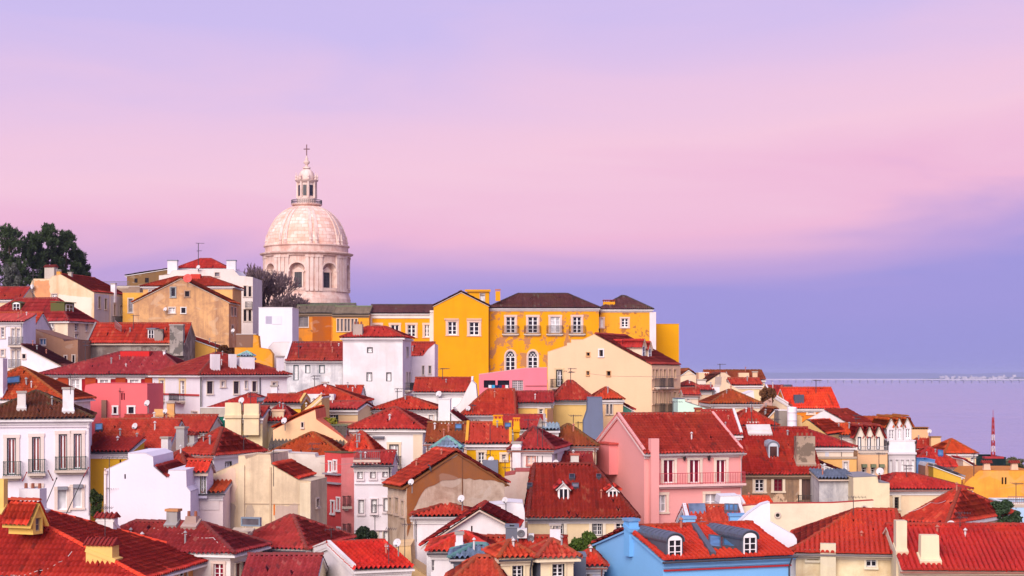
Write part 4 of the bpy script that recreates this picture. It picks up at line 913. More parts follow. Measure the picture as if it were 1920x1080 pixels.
h = H('W8b', 'cream_slit_house', 'cream house with two slim windows and orange hip roof behind slate buttress', 166, 750, 'hip', 730, 1112, 1168, wall=(248, 206, 160), tile=T_BRI, h=9, D=8).w('f', [(1137, 757, 1141, 776), (1144, 757, 1148, 776)], 'gy', None, .08, cols=1).build()
h = H('W8c', 'slate_buttress', 'slate blue flared chimney buttress beside the pale yellow wall', 157, 745, 'poly', top=[(1094, 790), (1101, 770), (1102, 745), (1129, 745), (1131, 790)], wall=(108, 116, 142), D=2, h=5, cat='buttress', dirt=.3, cor=None).build()
h = H('W8d', 'teal_lean_to', 'teal and green lean-to against the cream gable block', 172, 768, 'shedr', 749, 1150, 1184, wall=(84, 160, 140), tile=T_RED, h=8, D=4).build()
h = H('W14', 'crimson_back_house', 'crimson roof with stone gable behind the yellow verge house', 134, 806, 'gx', 783, 930, 1022, wall=STONE, tile=T_CRI, h=8, D=8, verge=((176, 164, 156), 'r')).build()
h = H('W13', 'rusty_hip_house', 'cream house with rusty orange hip roof beside the pink house', 129, 837, 'hip', 800, 1020, 1118, wall=(246, 222, 190), tile=T_BRN, h=9, D=9).chim(1047, 1055, 823, 844, WHITE).build()
h = H('W13c', 'low_red_house', 'low dark red roof with pale chimney in front of rusty hip roof', 124, 880, 'gx', 853, 1042, 1112, wall=OFFW, tile=T_CRI, h=7, D=6).chim(1070, 1085, 850, 878, (236, 228, 220), capc=(196, 100, 84)).build()
h = H('W11', 'brown_roof_house', 'pale pink house with brownish roof and blue skylight left of yellow house', 124, 832, 'gx', 797, 799, 876, wall=(248, 214, 192), tile=T_BRN, h=9, D=8).skyl(853, 803, 866, 812, 'bl').w('f', [(808, 848, 813, 858)], 'dk', cols=1).build()
k = H('W11l', 'roof_lantern', '', 119, 842, 'hip', 824, 813, 864, parent=h, D=1.9, il=.9, ir=.9, h=1.5, wall=(190, 160, 130), tile=(128, 144, 170), cor=(110, 118, 134), oh=.1).build()
h = H('W11b', 'yellow_verge_house', 'bright yellow house with red roof framed by yellow verges', 122, 833, 'gx', 797, 875, 957, wall=(250, 186, 10), tile=T_BRI, h=9, D=8, verge=((252, 184, 60), 'lr'), dirt=.15)
h.w('f', [(897, 848, 908, 869)], 'dk', sur=.16, surc=(236, 214, 190)).w('f', [(941, 852, 949, 863)], 'gy', sur=.16, surc=(236, 214, 190), cols=1).band('f', 905, 934, 862, 892, (116, 120, 138), .9, 'extension').skyl(946, 801, 958, 809, 'bl').chim(925, 942, 785, 800, (250, 190, 20), cap='vent', capc=(236, 150, 20)).chim(963, 974, 790, 812, (250, 186, 20), cap='vent', capc=(236, 150, 20)).build()
h = H('W12', 'white_boarded_house', 'white house with pyramid roof and one boarded pinkish window', 121, 844, 'hip', 805, 957, 1035, yaw=-10, xs=1064, wall=(244, 236, 236), tile=T_CRI, h=9, il=1.0, ir=2.2).w('f', [(988, 851, 1003, 871)], 'cu', (240, 190, 170), .06, (190, 120, 110), cols=2, rows=3).w('r', [(1040, 850, 1043, 862)], 'dk', None, .05, cols=1).chim(961, 977, 828, 846, WHITE).build()
# ================================================================== right side
h = H('M7a', 'cream_far_gable', 'small cream gable with orange tiles at the far end of the ridge', 228, 709, 'gy', 694, 1270, 1312, wall=(250, 222, 190), tile=T_BRN, h=9, D=10).build()
h = H('M7b', 'cream_flue_block', 'square cream flue block between two far cream gables', 216, 699, 'flat', None, 1310, 1329, wall=(246, 206, 172), h=9, D=3, cat='building').build()
h = H('M7c', 'brown_far_roof_house', 'brown tiled house seen above the cream parapet gable', 214, 713, 'gx', 697, 1326, 1406, wall=CREAM, tile=(164, 58, 32), h=8, D=7).build()
h = H('M7e', 'brown_chimney_house', 'brown tiled far house with one broad and one narrow cream chimney', 210, 713, 'gx', 697, 1370, 1434, wall=CREAM, tile=(150, 52, 32), h=8, D=7).chim(1385, 1404, 699, 716, (248, 208, 170), cap=None).chim(1411, 1420, 696, 716, (248, 208, 170)).build()
h = H('M7d', 'cream_parapet_gable', 'cream gable house with steep parapet in the far cream cluster', 205, 718, 'poly', top=[(1324, 718), (1352, 700), (1359, 699), (1396, 726)], tiled=[0], wall=(248, 218, 186), tile=T_DRK, h=8, D=6, cor=(248, 218, 190)).build()
h = H('M7f', 'cream_long_eave_house', 'cream house with long red eave above the rusty pyramid roof', 199, 723, 'gx', 712, 1372, 1429, wall=(250, 222, 178), tile=T_RED, h=9, D=6).build()
h = H('M7g', 'cream_slope_house', 'cream sloping gable wall with tall pier in the far cluster', 194, 738, 'poly', top=[(1340, 738), (1352, 722), (1353, 707), (1361, 707), (1362, 717), (1400, 740)], wall=(246, 216, 184), h=8, D=6, cor=(240, 224, 206)).build()
h = H('M7h', 'white_dormer_far_house', 'pale house with small red dormer roof near the balconied cream block', 192, 725, 'hip', 717, 1278, 1308, wall=(238, 218, 204), tile=T_CRI, h=8, D=4).w('f', [(1287, 727, 1292, 737)], 'gy', None, .05, cols=1).chim(1308, 1324, 711, 728, (238, 226, 214)).build()
h = H('M7i', 'cream_step_house', 'cream house with small red roof and white chimney above the grey slope', 186, 733, 'gx', 726, 1310, 1338, wall=(246, 214, 182), tile=T_RED, h=9, D=4).chim(1336, 1350, 726, 748, (240, 236, 240), cap=None).build()
h = H('M8b', 'white_fin_gable', 'white triangular gable rising behind the rusty pyramid roof', 174, 742, 'poly', top=[(1384, 744), (1413, 733), (1416, 760)], wall=(240, 232, 234), h=8, D=4, cor=None).build()
h = H('M8', 'rusty_pyramid_house', 'cream house under a mossy rust red pyramid roof', 168, 758, 'hip', 734, 1334, 1425, wall=(250, 224, 192), tile=T_BRN, moss=.6, h=10, D=9).w('f', [(1345, 762, 1361, 768)], 'cu', cols=3, rows=1).build()
h = H('M9b', 'mint_house', 'mint green wall with slate slope in front of the cream cluster', 150, 748, 'poly', top=[(1271, 748), (1284, 748), (1285, 753), (1341, 771), (1342, 782)], wall=(206, 236, 218), h=7, D=5, cor=(112, 114, 132), dirt=.1).build()
h = H('M6b', 'dark_red_slate_box_house', 'dark red roof with a slate box dormer by the river', 197, 746, 'gx', 726, 1446, 1494, wall=(244, 230, 226), tile=(160, 34, 40), h=8, D=8, verge=((238, 232, 236), 'l')).chim(1470, 1484, 721, 737, SLATE, cap=None).build()
h = H('M6', 'orange_wall_house', 'orange walled house with bright orange red roof against the river', 189, 766, 'gx', 730, 1478, 1572, wall=(240, 140, 36), tile=(222, 58, 36), moss=.1, var=.25, h=9, D=10).chim(1489, 1507, 740, 758, SLATE, cap=None).w('f', [(1515, 770, 1526, 776)], 'gy', sur=.2, surc=(244, 220, 200)).build()
h = H('M6c', 'pinkish_lean_roof_house', 'cream house with faded pink roof beside the vine covered wall', 179, 760, 'shedr', 739, 1444, 1478, wall=(248, 222, 190), tile=(168, 66, 66), h=8, D=6, verge=((240, 230, 230), 'f')).build()
h = H('M6d', 'vine_covered_wall', 'pinkish stone wall topped by brown vines above the terrace', 176, 748, 'poly', top=[(1420, 772), (1426, 757), (1447, 745), (1449, 770)], wall=(196, 156, 144), h=6, D=3, dirt=.8, cor=(110, 70, 50), cat='wall').build()
h = H('M10', 'red_terrace_roof_house', 'red hip roof with pale flue and clay pots near the water tank', 150, 799, 'hip', 770, 1376, 1456, wall=OFFW, tile=(196, 42, 38), h=8, D=9).chim(1402, 1424, 791, 812, (238, 230, 228), cap='pots').build()
h = H('M10b', 'concrete_flue_block', 'grey concrete flue block beside the white water tank', 152, 770, 'flat', None, 1460, 1476, wall=(148, 138, 130), h=6, D=2.2, dirt=.9, cat='chimney block').build()
h = H('M10c', 'tan_block', 'tan rendered block with arched top beside the white water tank', 151, 780, 'poly', top=[(1484, 782), (1487, 779), (1500, 779), (1504, 783)], wall=(238, 198, 140), h=5, D=3, dirt=.6, cor=None, cat='building').build()
h = H('M5', 'white_gable_skylight_house', 'white gable house with dark red slope above the pointed cream dormers', 164, 786, 'poly', yaw=-42, xs=1644, top=[(1514, 787), (1545, 770), (1602, 801)], tiled=[1], wall=(244, 236, 238), tile=T_CRI, h=8, cor=(244, 238, 240)).build()
h = H('M5b', 'stepped_stone_gable_house', 'small ochre stone gable with lean roof before the white gable', 156, 812, 'poly', top=[(1488, 806), (1512, 787), (1518, 790), (1552, 816)], tiled=[2], yaw=-30, D=5, wall=(224, 186, 120), tile=T_BRI, h=6, dirt=.8, cor=(90, 84, 84)).build()
h = H('M5c', 'white_orange_roof_house', 'white walled house with orange roof joined to the gabled dormers', 159, 817, 'gx', 798, 1553, 1628, wall=(244, 234, 232), tile=T_ORA, h=9, D=7).build()
h = H('M4r', 'rust_ridge_house', 'rust red long roof behind the white pointed dormers', 170, 808, 'gx', 785, 1605, 1702, wall=WHITE, tile=(178, 58, 34), h=8, D=9).build()
h = H('M4b', 'white_pointed_dormer_house', 'white and grey house front with three pointed white dormers', 158, 827, 'flat', None, 1664, 1718, wall=(238, 232, 236), h=13, D=6, cor=(230, 222, 226))
h.band('f', 1664, 1718, 852, 892, (196, 188, 190), .03, 'render').band('f', 1664, 1718, 848, 852, (214, 206, 210), .18).w('f', [(a, 862, a+5, 890) for a in (1668, 1679, 1689, 1699, 1709)], 'dk', sur=.1, cols=2, surc=(212, 204, 206)).pipe('f', 1664.5, 832, 892, IRON).pipe('f', 1717, 830, 892, IRON).build()
for a, b, t, e in ((1663, 1679, 785, 801), (1680, 1693, 785, 800), (1694, 1709, 784, 799)):
    k = H('M4b%d' % a, 'pointed_dormer', '', 160, e, 'gy', t, a, b, parent=h, wall=(240, 234, 238), tile=(188, 74, 28), h=2.2, D=6, oh=.08, og=.1, cor=None).w('f', [(a+4, e+5, b-3, e+23)], 'gy', sur=0, cols=2).build()
h = H('M4a', 'peach_pointed_dormer_house', 'peach house front with three pointed cream dormers and terrace rail', 156, 846, 'flat', None, 1608, 1664, wall=(246, 196, 150), h=10, D=6, cor=(236, 210, 186))
h.w('f', [(a, 876, a+7, 890) for a in (1616, 1633, 1649)], 'dk', sur=.06, cols=1).bal('f', 1610, 1663, 837, 846, .1, (150, 146, 150))
for a in (1616, 1633, 1649): h.band('f', a-1, a+8, 870, 876, (120, 128, 100), .5, 'awning')
h.build()
for a, b in ((1605, 1622), (1623, 1639), (1640, 1657)):
    k = H('M4a%d' % a, 'pointed_dormer', '', 157.5, 820, 'gy', 801, a, b, parent=h, wall=(244, 228, 212), tile=T_RED, h=1.6, D=7, oh=.08, og=.1, cor=None).w('f', [(a+3, 819, a+10, 843)], 'dk', sur=0, cols=2, fr=(50, 56, 70)).build()
h = H('M3', 'cream_orange_house', 'cream over orange house with crimson hip roof behind stone chimney', 151, 839, 'hip', 802, 1430, 1600, wall=(250, 230, 210), tile=(176, 36, 42), h=11, D=11, ir=5)
h.band('f', 1528, 1606, 861, 905, (246, 190, 116), .04, 'render').band('f', 1528, 1606, 856, 860, (180, 160, 140), .15).w('f', [(1582, 866, 1589, 880)], 'cu').band('f', 1547, 1554, 842, 856, (206, 206, 214), .04, 'shutter').build()
h = H('M9', 'red_party_roof_house', 'square red roof with white edge behind the pink house', 143, 816, 'gx', 773, 1317, 1390, wall=WHITE, tile=T_RED, h=7, D=10, verge=((236, 228, 226), 'r')).chim(1303, 1315, 764, 800, (190, 130, 84), capc=(150, 70, 50), taper=.1).build()
h = H('M2', 'derelict_house', 'derelict brown house with boarded door and large stone chimney', 138, 889, 'gx', 806, 1378, 1540, wall=(172, 138, 108), dirt=1, stain=(104, 86, 76), peel=.7, peelc=(206, 176, 146), tile=(166, 32, 36), moss=.55, h=10, D=14, cor=(150, 124, 104))
h.w('f', [(1416, 899, 1432, 922)], 'dk', sur=.22, surc=(240, 222, 196)).w('f', [(1451, 898, 1467, 921)], 'mr', (110, 50, 56), .22, (240, 222, 196)).w('f', [(1503, 896, 1520, 938)], 'wd', (92, 60, 52), .2, (236, 218, 196), rows=1, name='door', sill=False)
h.dorm(1440, 1460, 828, 837, 861, 'arch', g='wd', sash=(190, 196, 204), cols=1, rows=1, zinc=(150, 156, 170)).chim(1492, 1527, 818, 872, (176, 154, 134), cap='pots', dirt=1, d=1.2, pk=1.4).chim(1402, 1445, 806, 814, (214, 206, 202), cap=None).bal('f', 1496, 1540, 928, 941, .6, (60, 52, 50)).build()
h = H('M2b', 'small_crimson_lean_roof_house', 'small crimson lean roof right of the stone chimney', 141, 894, 'shedr', 864, 1524, 1602, wall=OFFW, tile=T_CRI, h=6, D=6).build()
h = H('F16', 'grey_shack', 'grey streaked shack wall right of the boarded door', 134, 899, 'shedf', 890, 1536, 1601, wall=(154, 152, 158), tile=(96, 104, 130), dirt=.9, h=8, D=4, cor=None, stain=(210, 206, 204)).build()
h = H('F15b', 'cream_flat_block', 'cream flat roofed block with satellite dish below the peach dormers', 132, 893, 'poly', top=[(1600, 895), (1645, 893), (1647, 905), (1668, 906)], wall=(246, 228, 190), h=9, D=6, dirt=.4, cor=(150, 146, 150)).build()
h = H('M11a', 'red_cream_chimney_house', 'red roof with broad cream chimney near the river mast', 202, 842, 'hip', 815, 1708, 1778, wall=(250, 210, 160), tile=T_BRI, h=9, D=9).chim(1708, 1739, 805, 822, (246, 200, 150), cap='vent', capc=(140, 90, 50)).chim(1745, 1763, 818, 842, (250, 206, 150), capc=(150, 110, 70)).build()
h = H('M11b', 'orange_hip_river_house', 'cream house with orange hip roof nearest the river mast', 192, 851, 'hip', 826, 1772, 1830, wall=(250, 214, 164), tile=T_ORA, h=9, D=8).w('f', [(1820, 855, 1826, 866)], 'gy', sur=.08, cols=1).build()
h = H('M11c', 'bright_red_blue_window_house', 'bright red hip roof with a small blue roof window', 184, 876, 'hip', 841, 1712, 1808, wall=(248, 204, 150), tile=(206, 40, 36), h=8, D=9).skyl(1758, 849, 1768, 860, 'bl', (50, 90, 150)).build()
h = H('M11e', 'small_crimson_river_house', 'tiny crimson lean roof in front of the dark green building', 182, 884, 'shedr', 862, 1806, 1842, wall=(248, 226, 200), tile=(190, 44, 52), h=6, D=5).build()
h = H('M11d', 'blue_tin_shed', 'blue sheet metal shed wedged beside the grey house front', 177, 863, 'flat', None, 1718, 1753, wall=(110, 150, 204), h=7, D=4, cor=(90, 150, 214), dirt=.4, cat='shed').build()
h = H('M12', 'dark_green_building', 'dark green flat building at the foot of the red and white mast', 232, 858, 'flat', None, 1826, 1886, wall=(26, 44, 46), h=12, D=8, cor=(30, 60, 46), dirt=.4, cat='building').build()
h = H('F17', 'orange_slope_house', 'orange yellow house with sloping left edge on the right margin', 174, 917, 'poly', top=[(1796, 917), (1836, 882), (1935, 882)], wall=(246, 178, 70), h=10, D=8, dirt=.5, stain=(206, 116, 50), cor=(206, 130, 60))
h.w('f', [(1878, 895, 1881.5, 908), (1884, 895, 1887.5, 908), (1806, 899, 1808.5, 908)], 'bk', None, 0, cols=1).chim(1845, 1860, 866, 884, (248, 206, 176), cap='tile', taper=.12).chim(1897, 1912, 866, 884, (248, 206, 176), cap='tile', taper=.12).build()
h = H('F18', 'pale_blue_house', 'pale blue house cut by the right margin', 130, 944, 'flat', None, 1889, 1960, wall=(176, 206, 236), h=9, D=5, cor=(226, 230, 236)).bal('f', 1890, 1925, 931, 944, .05, (150, 110, 110)).build()
h = H('F14', 'cream_single_slit_house', 'cream house with flat red hip roof and one dark upright window', 136, 919, 'hip', 892, 1655, 1816, wall=(250, 222, 184), tile=T_RED, h=10, D=9, il=2, ir=3.5).w('f', [(1677, 932, 1685, 954)], 'dk', (70, 66, 60), .16, (244, 228, 200), cols=1, rows=4).build()
h = H('F13', 'cream_pyramid_house', 'cream house with large red pyramid roof and dish on the right', 114, 983, 'hip', 920, 1690, 1776, yaw=-38, xs=1898, wall=(246, 226, 192), tile=T_RED, h=9, rp=.5, dirt=.5).build()
h = H('F15', 'cream_long_wall', 'long cream wall with red coping and round vents', 116, 948, 'poly', top=[(1378, 950), (1445, 944), (1560, 943), (1638, 938)], wall=(246, 228, 200), h=7, D=.5, dirt=.5, cor=(190, 74, 66), cat='wall').build()
h = H('F15c', 'small_bright_roof_house', 'little bright red roof between white flues and long wall', 121, 951, 'gx', 936, 1395, 1448, wall=WHITE, tile=T_BRI, h=6, D=5, verge=((240, 234, 234), 'l')).build()
h = H('F15d', 'white_flue_cluster', 'cluster of stout white flues at the foot of the pink house', 115, 932, 'poly', top=[(1348, 944), (1351, 931), (1386, 930), (1390, 941)], wall=(242, 238, 242), h=6, D=2.5, cat='chimney block', cor=None, dirt=.2).build()
h = H('M1', 'pink_house', 'large pink house with three dark red french windows and balcony', 126, 850, 'gx', 780, 1208, 1391, yaw=18, xs=1114, wall=PINK, dirt=.06, tile=T_RED, h=17, verge=((250, 176, 172), 'lr'), cor=(246, 226, 222))
h.w('f', [(1244, 862, 1264, 906), (1293, 862, 1312, 906), (1343, 862, 1361, 906)], 'mr', (250, 244, 244), .2, (250, 232, 214), rows=1, sill=False).bal('f', 1232, 1392, 886, 907, .5, (190, 70, 80), (250, 210, 206), dens=.2)
h.w('f', [(1231, 928, 1249, 960), (1322, 926, 1345, 956)], 'cu', sur=.2, surc=(250, 226, 206), rows=2).band('f', 1216, 1231, 822, 990, PINK, .5, 'flue', .06).band('l', 1136, 1158, 832, 888, (244, 146, 146), .7, 'flue', .06)
h.band('l', 1134, 1160, 829, 832, (196, 84, 76), .8, 'flue_cap').pipe('f', 1388, 856, 985, (244, 170, 168)).build()
# ---- infill between the larger houses
H('I1', 'orange_lean_house', 'orange tiled lean slope right of the small bright yellow house', 138, 789, 'shedl', 746, 556, 603, wall=(250, 204, 130), tile=T_ORA, h=7, D=6, verge=((250, 212, 150), 'f')).build()
H('I2', 'red_hip_behind_stacks_house', 'red hip roof directly behind the two cream chimney stacks', 147, 767, 'hip', 742, 396, 520, wall=OFFW, tile=T_RED, h=8, D=8).chim(507, 519, 722, 748, WHITE).skyl(482, 752, 505, 759, 'gy').build()
H('I2w', 'grey_yard_wall', 'low grey yard wall under the windows of the corner house', 143, 765, 'flat', None, 376, 424, wall=(190, 180, 170), h=6, D=.8, dirt=.9, cat='wall').build()
H('I3', 'white_curved_gable_house', 'white curved gable between the white verge house and large red slope', 160, 770, 'poly', top=[(846, 770), (862, 756), (884, 714), (892, 721), (897, 770)], wall=(242, 234, 234), h=7, D=5, cor=None).build()
H('I4', 'stone_stub_gable', 'rough stone stub gable beside the brown flue', 131, 830, 'poly', top=[(998, 832), (1014, 785), (1026, 800), (1031, 832)], wall=(170, 156, 146), h=6, D=3, dirt=1, cor=None).build()
H('I5', 'blue_grey_shed', 'small blue grey shed left of the rusty hip roof', 130, 808, 'shedf', 802, 1019, 1047, wall=(140, 150, 166), tile=(140, 156, 176), h=5, D=3, cat='shed').build()
H('I6', 'dark_strip_roof_house', 'dark red strip roof in front of the far cream cluster', 189, 749, 'gx', 737, 1292, 1334, wall=(238, 212, 190), tile=T_DRK, h=7, D=5).build()
H('I7', 'yellow_lean_shed', 'small yellow shed with grey lean roof below the bright red hip roof', 170, 894, 'shedr', 874, 1750, 1802, wall=(240, 190, 70), tile=(150, 142, 140), h=6, D=4, cat='shed').build()
H('I8', 'tan_stub_block', 'tan stub wall right of the blue metal shed', 172, 872, 'poly', top=[(1735, 874), (1738, 868), (1756, 870), (1757, 880)], wall=(206, 150, 118), h=6, D=3, dirt=.7, cor=(240, 236, 236), cat='wall').build()
H('I9', 'white_coped_parapet', 'short white parapet with red tile coping by the front white house', 96, 1030, 'flat', None, 652, 702, wall=(238, 228, 226), h=5, D=.6, cor=(196, 60, 54), cat='wall').build()
H('I10', 'slate_side_box', 'slate clad box right of the twin cream dormers', 88, 1044, 'flat', None, 1077, 1098, wall=(96, 102, 118), h=5, D=2, cor=(116, 122, 138), cat='building').build()
H('I11', 'small_red_hip_by_blue_house', 'small red hip roof between green bush and blue house', 91, 1062, 'hip', 1036, 1090, 1132, wall=(226, 224, 238), tile=T_BRI, h=5, D=3.5).w('f', [(1099, 1068, 1106, 1085)], 'gy', cols=1).build()
H('I12', 'cream_dormer_row_house', 'cream house with red strip roof above the mint wall', 181, 741, 'gx', 731, 1282, 1312, wall=(244, 222, 200), tile=T_CRI, h=6, D=4).w('f', [(1288, 743, 1293, 752)], 'dk', cols=1).build()
H('I13', 'ochre_back_gable', 'ochre gable with brown tiles behind the red terrace roof', 158, 785, 'gy', 768, 1438, 1470, wall=(232, 190, 140), tile=T_BRN, h=7, D=6).build()
H('I14', 'white_low_house', 'low white house with small red roof under the damp stained wall', 166, 741, 'gx', 727, 626, 676, wall=(240, 234, 236), tile=T_RED, h=7, D=5).w('f', [(640, 745, 648, 753)], 'dk').build()
# ================================================================== front rows
h = H('W17r', 'orange_slope_back_house', 'orange hip roof behind the beige blank gable', 122, 857, 'hip', 816, 498, 645, wall=OFFW, tile=T_ORA, h=9, D=9, moss=.2).build()
h = H('W17g', 'grey_mossy_roof_house', 'grey weathered roof above the orange hip roof', 127, 842, 'gx', 803, 506, 640, wall=GREYW, tile=(104, 92, 88), h=8, D=7, moss=.6, cor=None).build()
h = H('W17s', 'red_hip_side_house', 'bright red hip roof left of the black balcony', 124, 858, 'hip', 814, 632, 705, wall=WHITE, tile=T_BRI, h=9, D=8).build()
h = H('W17p', 'white_parapet_wall', 'pale flaking parapet wall over the beige gable roof', 118, 849, 'poly', top=[(510, 846), (540, 846), (541, 850), (590, 852), (592, 858), (612, 856), (613, 880)], wall=(226, 214, 204), h=7, D=2, dirt=.8, cor=None, cat='wall').build()
h = H('W17', 'salmon_red_house', 'tall salmon red house front with grey cornices in the alley', 115, 850, 'flat', None, 640, 666, yaw=38, xs=609, wall=(206, 74, 74), h=20, D=8, dirt=.4, cor=(96, 84, 60))
h.band('f', 640, 666, 858, 1020, (232, 142, 142), .03, 'render', .6).w('l', [(618, 866, 622, 884), (627, 864, 631, 882), (622, 940, 627, 962), (633, 934, 637, 956), (634, 990, 638, 1010)], 'gy', (240, 236, 236), .1, (240, 234, 234), cols=1)
h.band('l', 611, 640, 887, 890, (150, 140, 150), .3).band('l', 611, 640, 904, 907, (150, 140, 150), .3).bal('f', 642, 652, 930, 949, .4, (84, 56, 56)).bal('f', 642, 652, 982, 1006, .4, (84, 56, 56)).build()
h = H('W16', 'white_alley_house', 'narrow white house with three rows of windows beside the brown gable', 113, 873, 'gx', 851, 664, 734, wall=(234, 224, 232), tile=T_CRI, h=19, D=6, dirt=.4)
h.w('f', [(670, 880, 681, 898), (694, 879, 705, 897), (717, 877, 728, 895)], 'cu', fr=(120, 106, 110), sur=.08, surc=(222, 208, 212)).w('f', [(672, 937, 683, 963), (696, 936, 707, 962), (719, 934, 729, 959)], 'cu', fr=(120, 110, 116), sur=.08, surc=(222, 208, 212), cols=4, rows=4).w('f', [(694, 999, 708, 1012), (719, 996, 729, 1020)], 'cu', fr=(120, 110, 116), sur=.08, cols=4)
h.band('f', 665, 733, 906, 908, (238, 230, 236), .12).band('f', 665, 733, 994, 996, (160, 140, 150), .1).build()
h = H('W18', 'beige_blank_gable_house', 'big beige blank gable with pilaster strips and water stains', 106, 898, 'poly', yaw=-8, xs=613, top=[(374, 900), (390, 892), (447, 869), (447, 855), (459, 855), (461, 861), (484, 852), (507, 852), (509, 872), (560, 901), (583, 903)], tiled=[8], wall=(228, 206, 172), tile=T_BRI, dirt=.7, stain=(172, 152, 128), h=17, cor=None)
h.band('f', 447, 459, 872, 1015, (230, 210, 176), .12, 'pilaster', .7).band('f', 506, 509, 876, 1015, (200, 176, 146), .1, 'pilaster').band('f', 563, 583, 905, 1015, (232, 216, 184), .12, 'pilaster', .7).band('f', 459, 563, 944, 945.5, (190, 168, 144), .05).band('f', 513, 515.5, 944, 966, (214, 110, 20), .03, 'rust_stain')
h.patch('f', [(416, 946), (438, 945), (441, 950), (441, 990), (415, 990)], (186, 168, 150)).patch('f', [(463, 946), (474, 946), (474, 990), (463, 990)], (190, 172, 152)).patch('f', [(517, 947), (560, 946), (560, 984), (516, 985)], (194, 172, 158)).patch('f', [(385, 900), (440, 876), (444, 940), (388, 945)], (236, 206, 182), dirt=.5).w('r', [(592, 935, 597, 950), (600, 985, 606, 1005)], 'dk', None, .08, cols=1).build()
h = H('W19b', 'pale_pink_front_house', 'pale pink house front with red tile dormer beside white stepped wall', 104, 926, 'gx', 905, 352, 418, wall=(244, 224, 222), tile=T_ORA, h=11, D=6, dirt=.2)
h.band('f', 364, 411, 930, 956, (246, 230, 228), .05, 'panel').build()
k = H('W19d', 'tiled_dormer', '', 103.6, 885, 'gx', 868, 349, 388, parent=h, wall=(226, 220, 236), tile=T_BRI, h=1.6, D=2.2, cor=None).w('f', [(375, 886, 386, 928)], 'dk', fr=(110, 110, 80), sur=0, rows=3).build()
h = H('W19', 'white_stepped_wall_house', 'large blank white wall with stepped outline and red roof scraps', 101, 885, 'poly', top=[(195, 886), (197, 882), (240, 862), (240, 850), (272, 850), (287, 857), (288, 876), (313, 897), (316, 882), (349, 882), (350, 914), (357, 922)], tiled=[6], D=6, wall=(238, 230, 240), tile=T_RED, dirt=.1, h=11, cor=None).w('f', [(233, 889, 236, 898)], 'bk', None, 0, cols=1).pipe('f', 199, 886, 960, (236, 214, 206)).build()
h = H('W19r', 'red_hip_scrap_house', 'red hip roof rising behind the white stepped wall', 109, 893, 'hip', 852, 284, 352, wall=WHITE, tile=(190, 46, 40), h=8, D=7).build()
h = H('W15', 'brown_gable_house', 'brown weathered gable house with bare patches and bright red left slope', 107, 911, 'gy', 849, 762, 946, yaw=24, xs=727, wall=(204, 182, 162), dirt=.9, stain=(140, 112, 92), tile=(212, 56, 42), ye2=905, h=16, oh=.3, cor=(130, 84, 50))
h.patch('f', [(763.5, 909), (862, 852), (944, 902), (944, 905), (900, 899), (862, 897), (830, 901), (797, 916), (780, 946), (769, 985), (764, 1005)], (150, 92, 52), .03, 'brown_render', .8, .07).patch('f', [(866, 857), (866, 1000), (867.5, 1000), (867.5, 858)], (120, 78, 52), .045, 'joint', .5, 0).w('l', [(730, 933, 735, 960), (741, 933, 748, 963), (753, 939, 758, 967)], 'gy', None, .12, (190, 166, 150), cols=1).skyl(803, 880, 815, 888, 'dk').build()
h = H('F8b', 'brick_parapet_block', 'pinkish stone parapet block left of the big dormered roof', 117, 889, 'poly', top=[(946, 892), (966, 889), (967, 884), (996, 884), (998, 890), (1006, 892)], wall=(206, 178, 168), h=7, D=4, dirt=.7, cor=(180, 90, 84), cat='wall').build()
h = H('F8', 'cream_dormer_house', 'cream house under a broad dark red roof with two small dormers', 111, 970, 'hip', 875, 990, 1192, il=.5, ir=2.5, wall=(250, 224, 182), tile=(162, 34, 28), h=11, D=13, verge=((226, 214, 204), 'l'), moss=.3)
h.w('f', [(1037, 979, 1057, 1012), (1110, 977, 1130, 1005)], 'dk', (200, 196, 196), .2, (246, 232, 210), fr=(90, 80, 84), cols=4, rows=3).w('f', [(1155, 976, 1173, 994)], 'dk', sur=.14, cols=2)
h.dorm(1046, 1067, 907, 917, 941, 'gable', (226, 220, 218), T_RED, rows=1).dorm(1140, 1158, 914, 921, 936, 'gable', (228, 220, 216), T_BRI, rows=1).skyl(1067, 897, 1078, 905, 'dk').skyl(1072, 914, 1085, 922, 'gy').skyl(988, 914, 998, 920, 'dk').skyl(1118, 897, 1127, 903, 'dk').build()
h = H('F5e', 'white_flue_wall', 'white flue wall with dish behind the white gable', 104, 946, 'poly', top=[(915, 948), (948, 946), (950, 942), (980, 944), (984, 962)], wall=(240, 234, 236), h=6, D=3, dirt=.4, cor=None, cat='chimney block').build()
h = H('F5', 'white_back_hip_house', 'white house with bright red hip roof under the brown gable', 105, 970, 'hip', 949, 775, 893, wall=(240, 230, 234), tile=T_BRI, h=10, D=7).w('f', [(775.5, 980, 782, 1018)], 'gy', (214, 210, 214), 0, cols=1).build()
h = H('F5b', 'white_low_gable_house', 'white low gable house with red edged slopes in the front row', 97, 1022, 'gy', 955, 800, 962, yaw=-4, wall=(240, 234, 238), tile=(196, 40, 36), ye2=988, h=9, D=3.2, oh=.3, og=.4, rp=.62, cor=None).w('f', [(883, 986, 886, 997)], 'bk', None, 0, cols=1).build()
h = H('F5c', 'white_front_pyramid_house', 'white house with small red hip roof and slim white chimney at the front', 91, 1035, 'hip', 1004, 808, 925, wall=(236, 228, 234), tile=T_BRI, h=8, D=5, ridge=(206, 60, 50)).chim(855, 868, 997, 1034, WHITE).w('f', [(809, 1042, 815, 1072)], 'gy', (220, 214, 214), 0, cols=1).build()
h = H('F6s', 'slate_box', 'slate clad box beside the air conditioners', 94, 990, 'flat', None, 948, 972, wall=(104, 108, 122), h=5, D=2, cor=(120, 124, 136), cat='building').build()
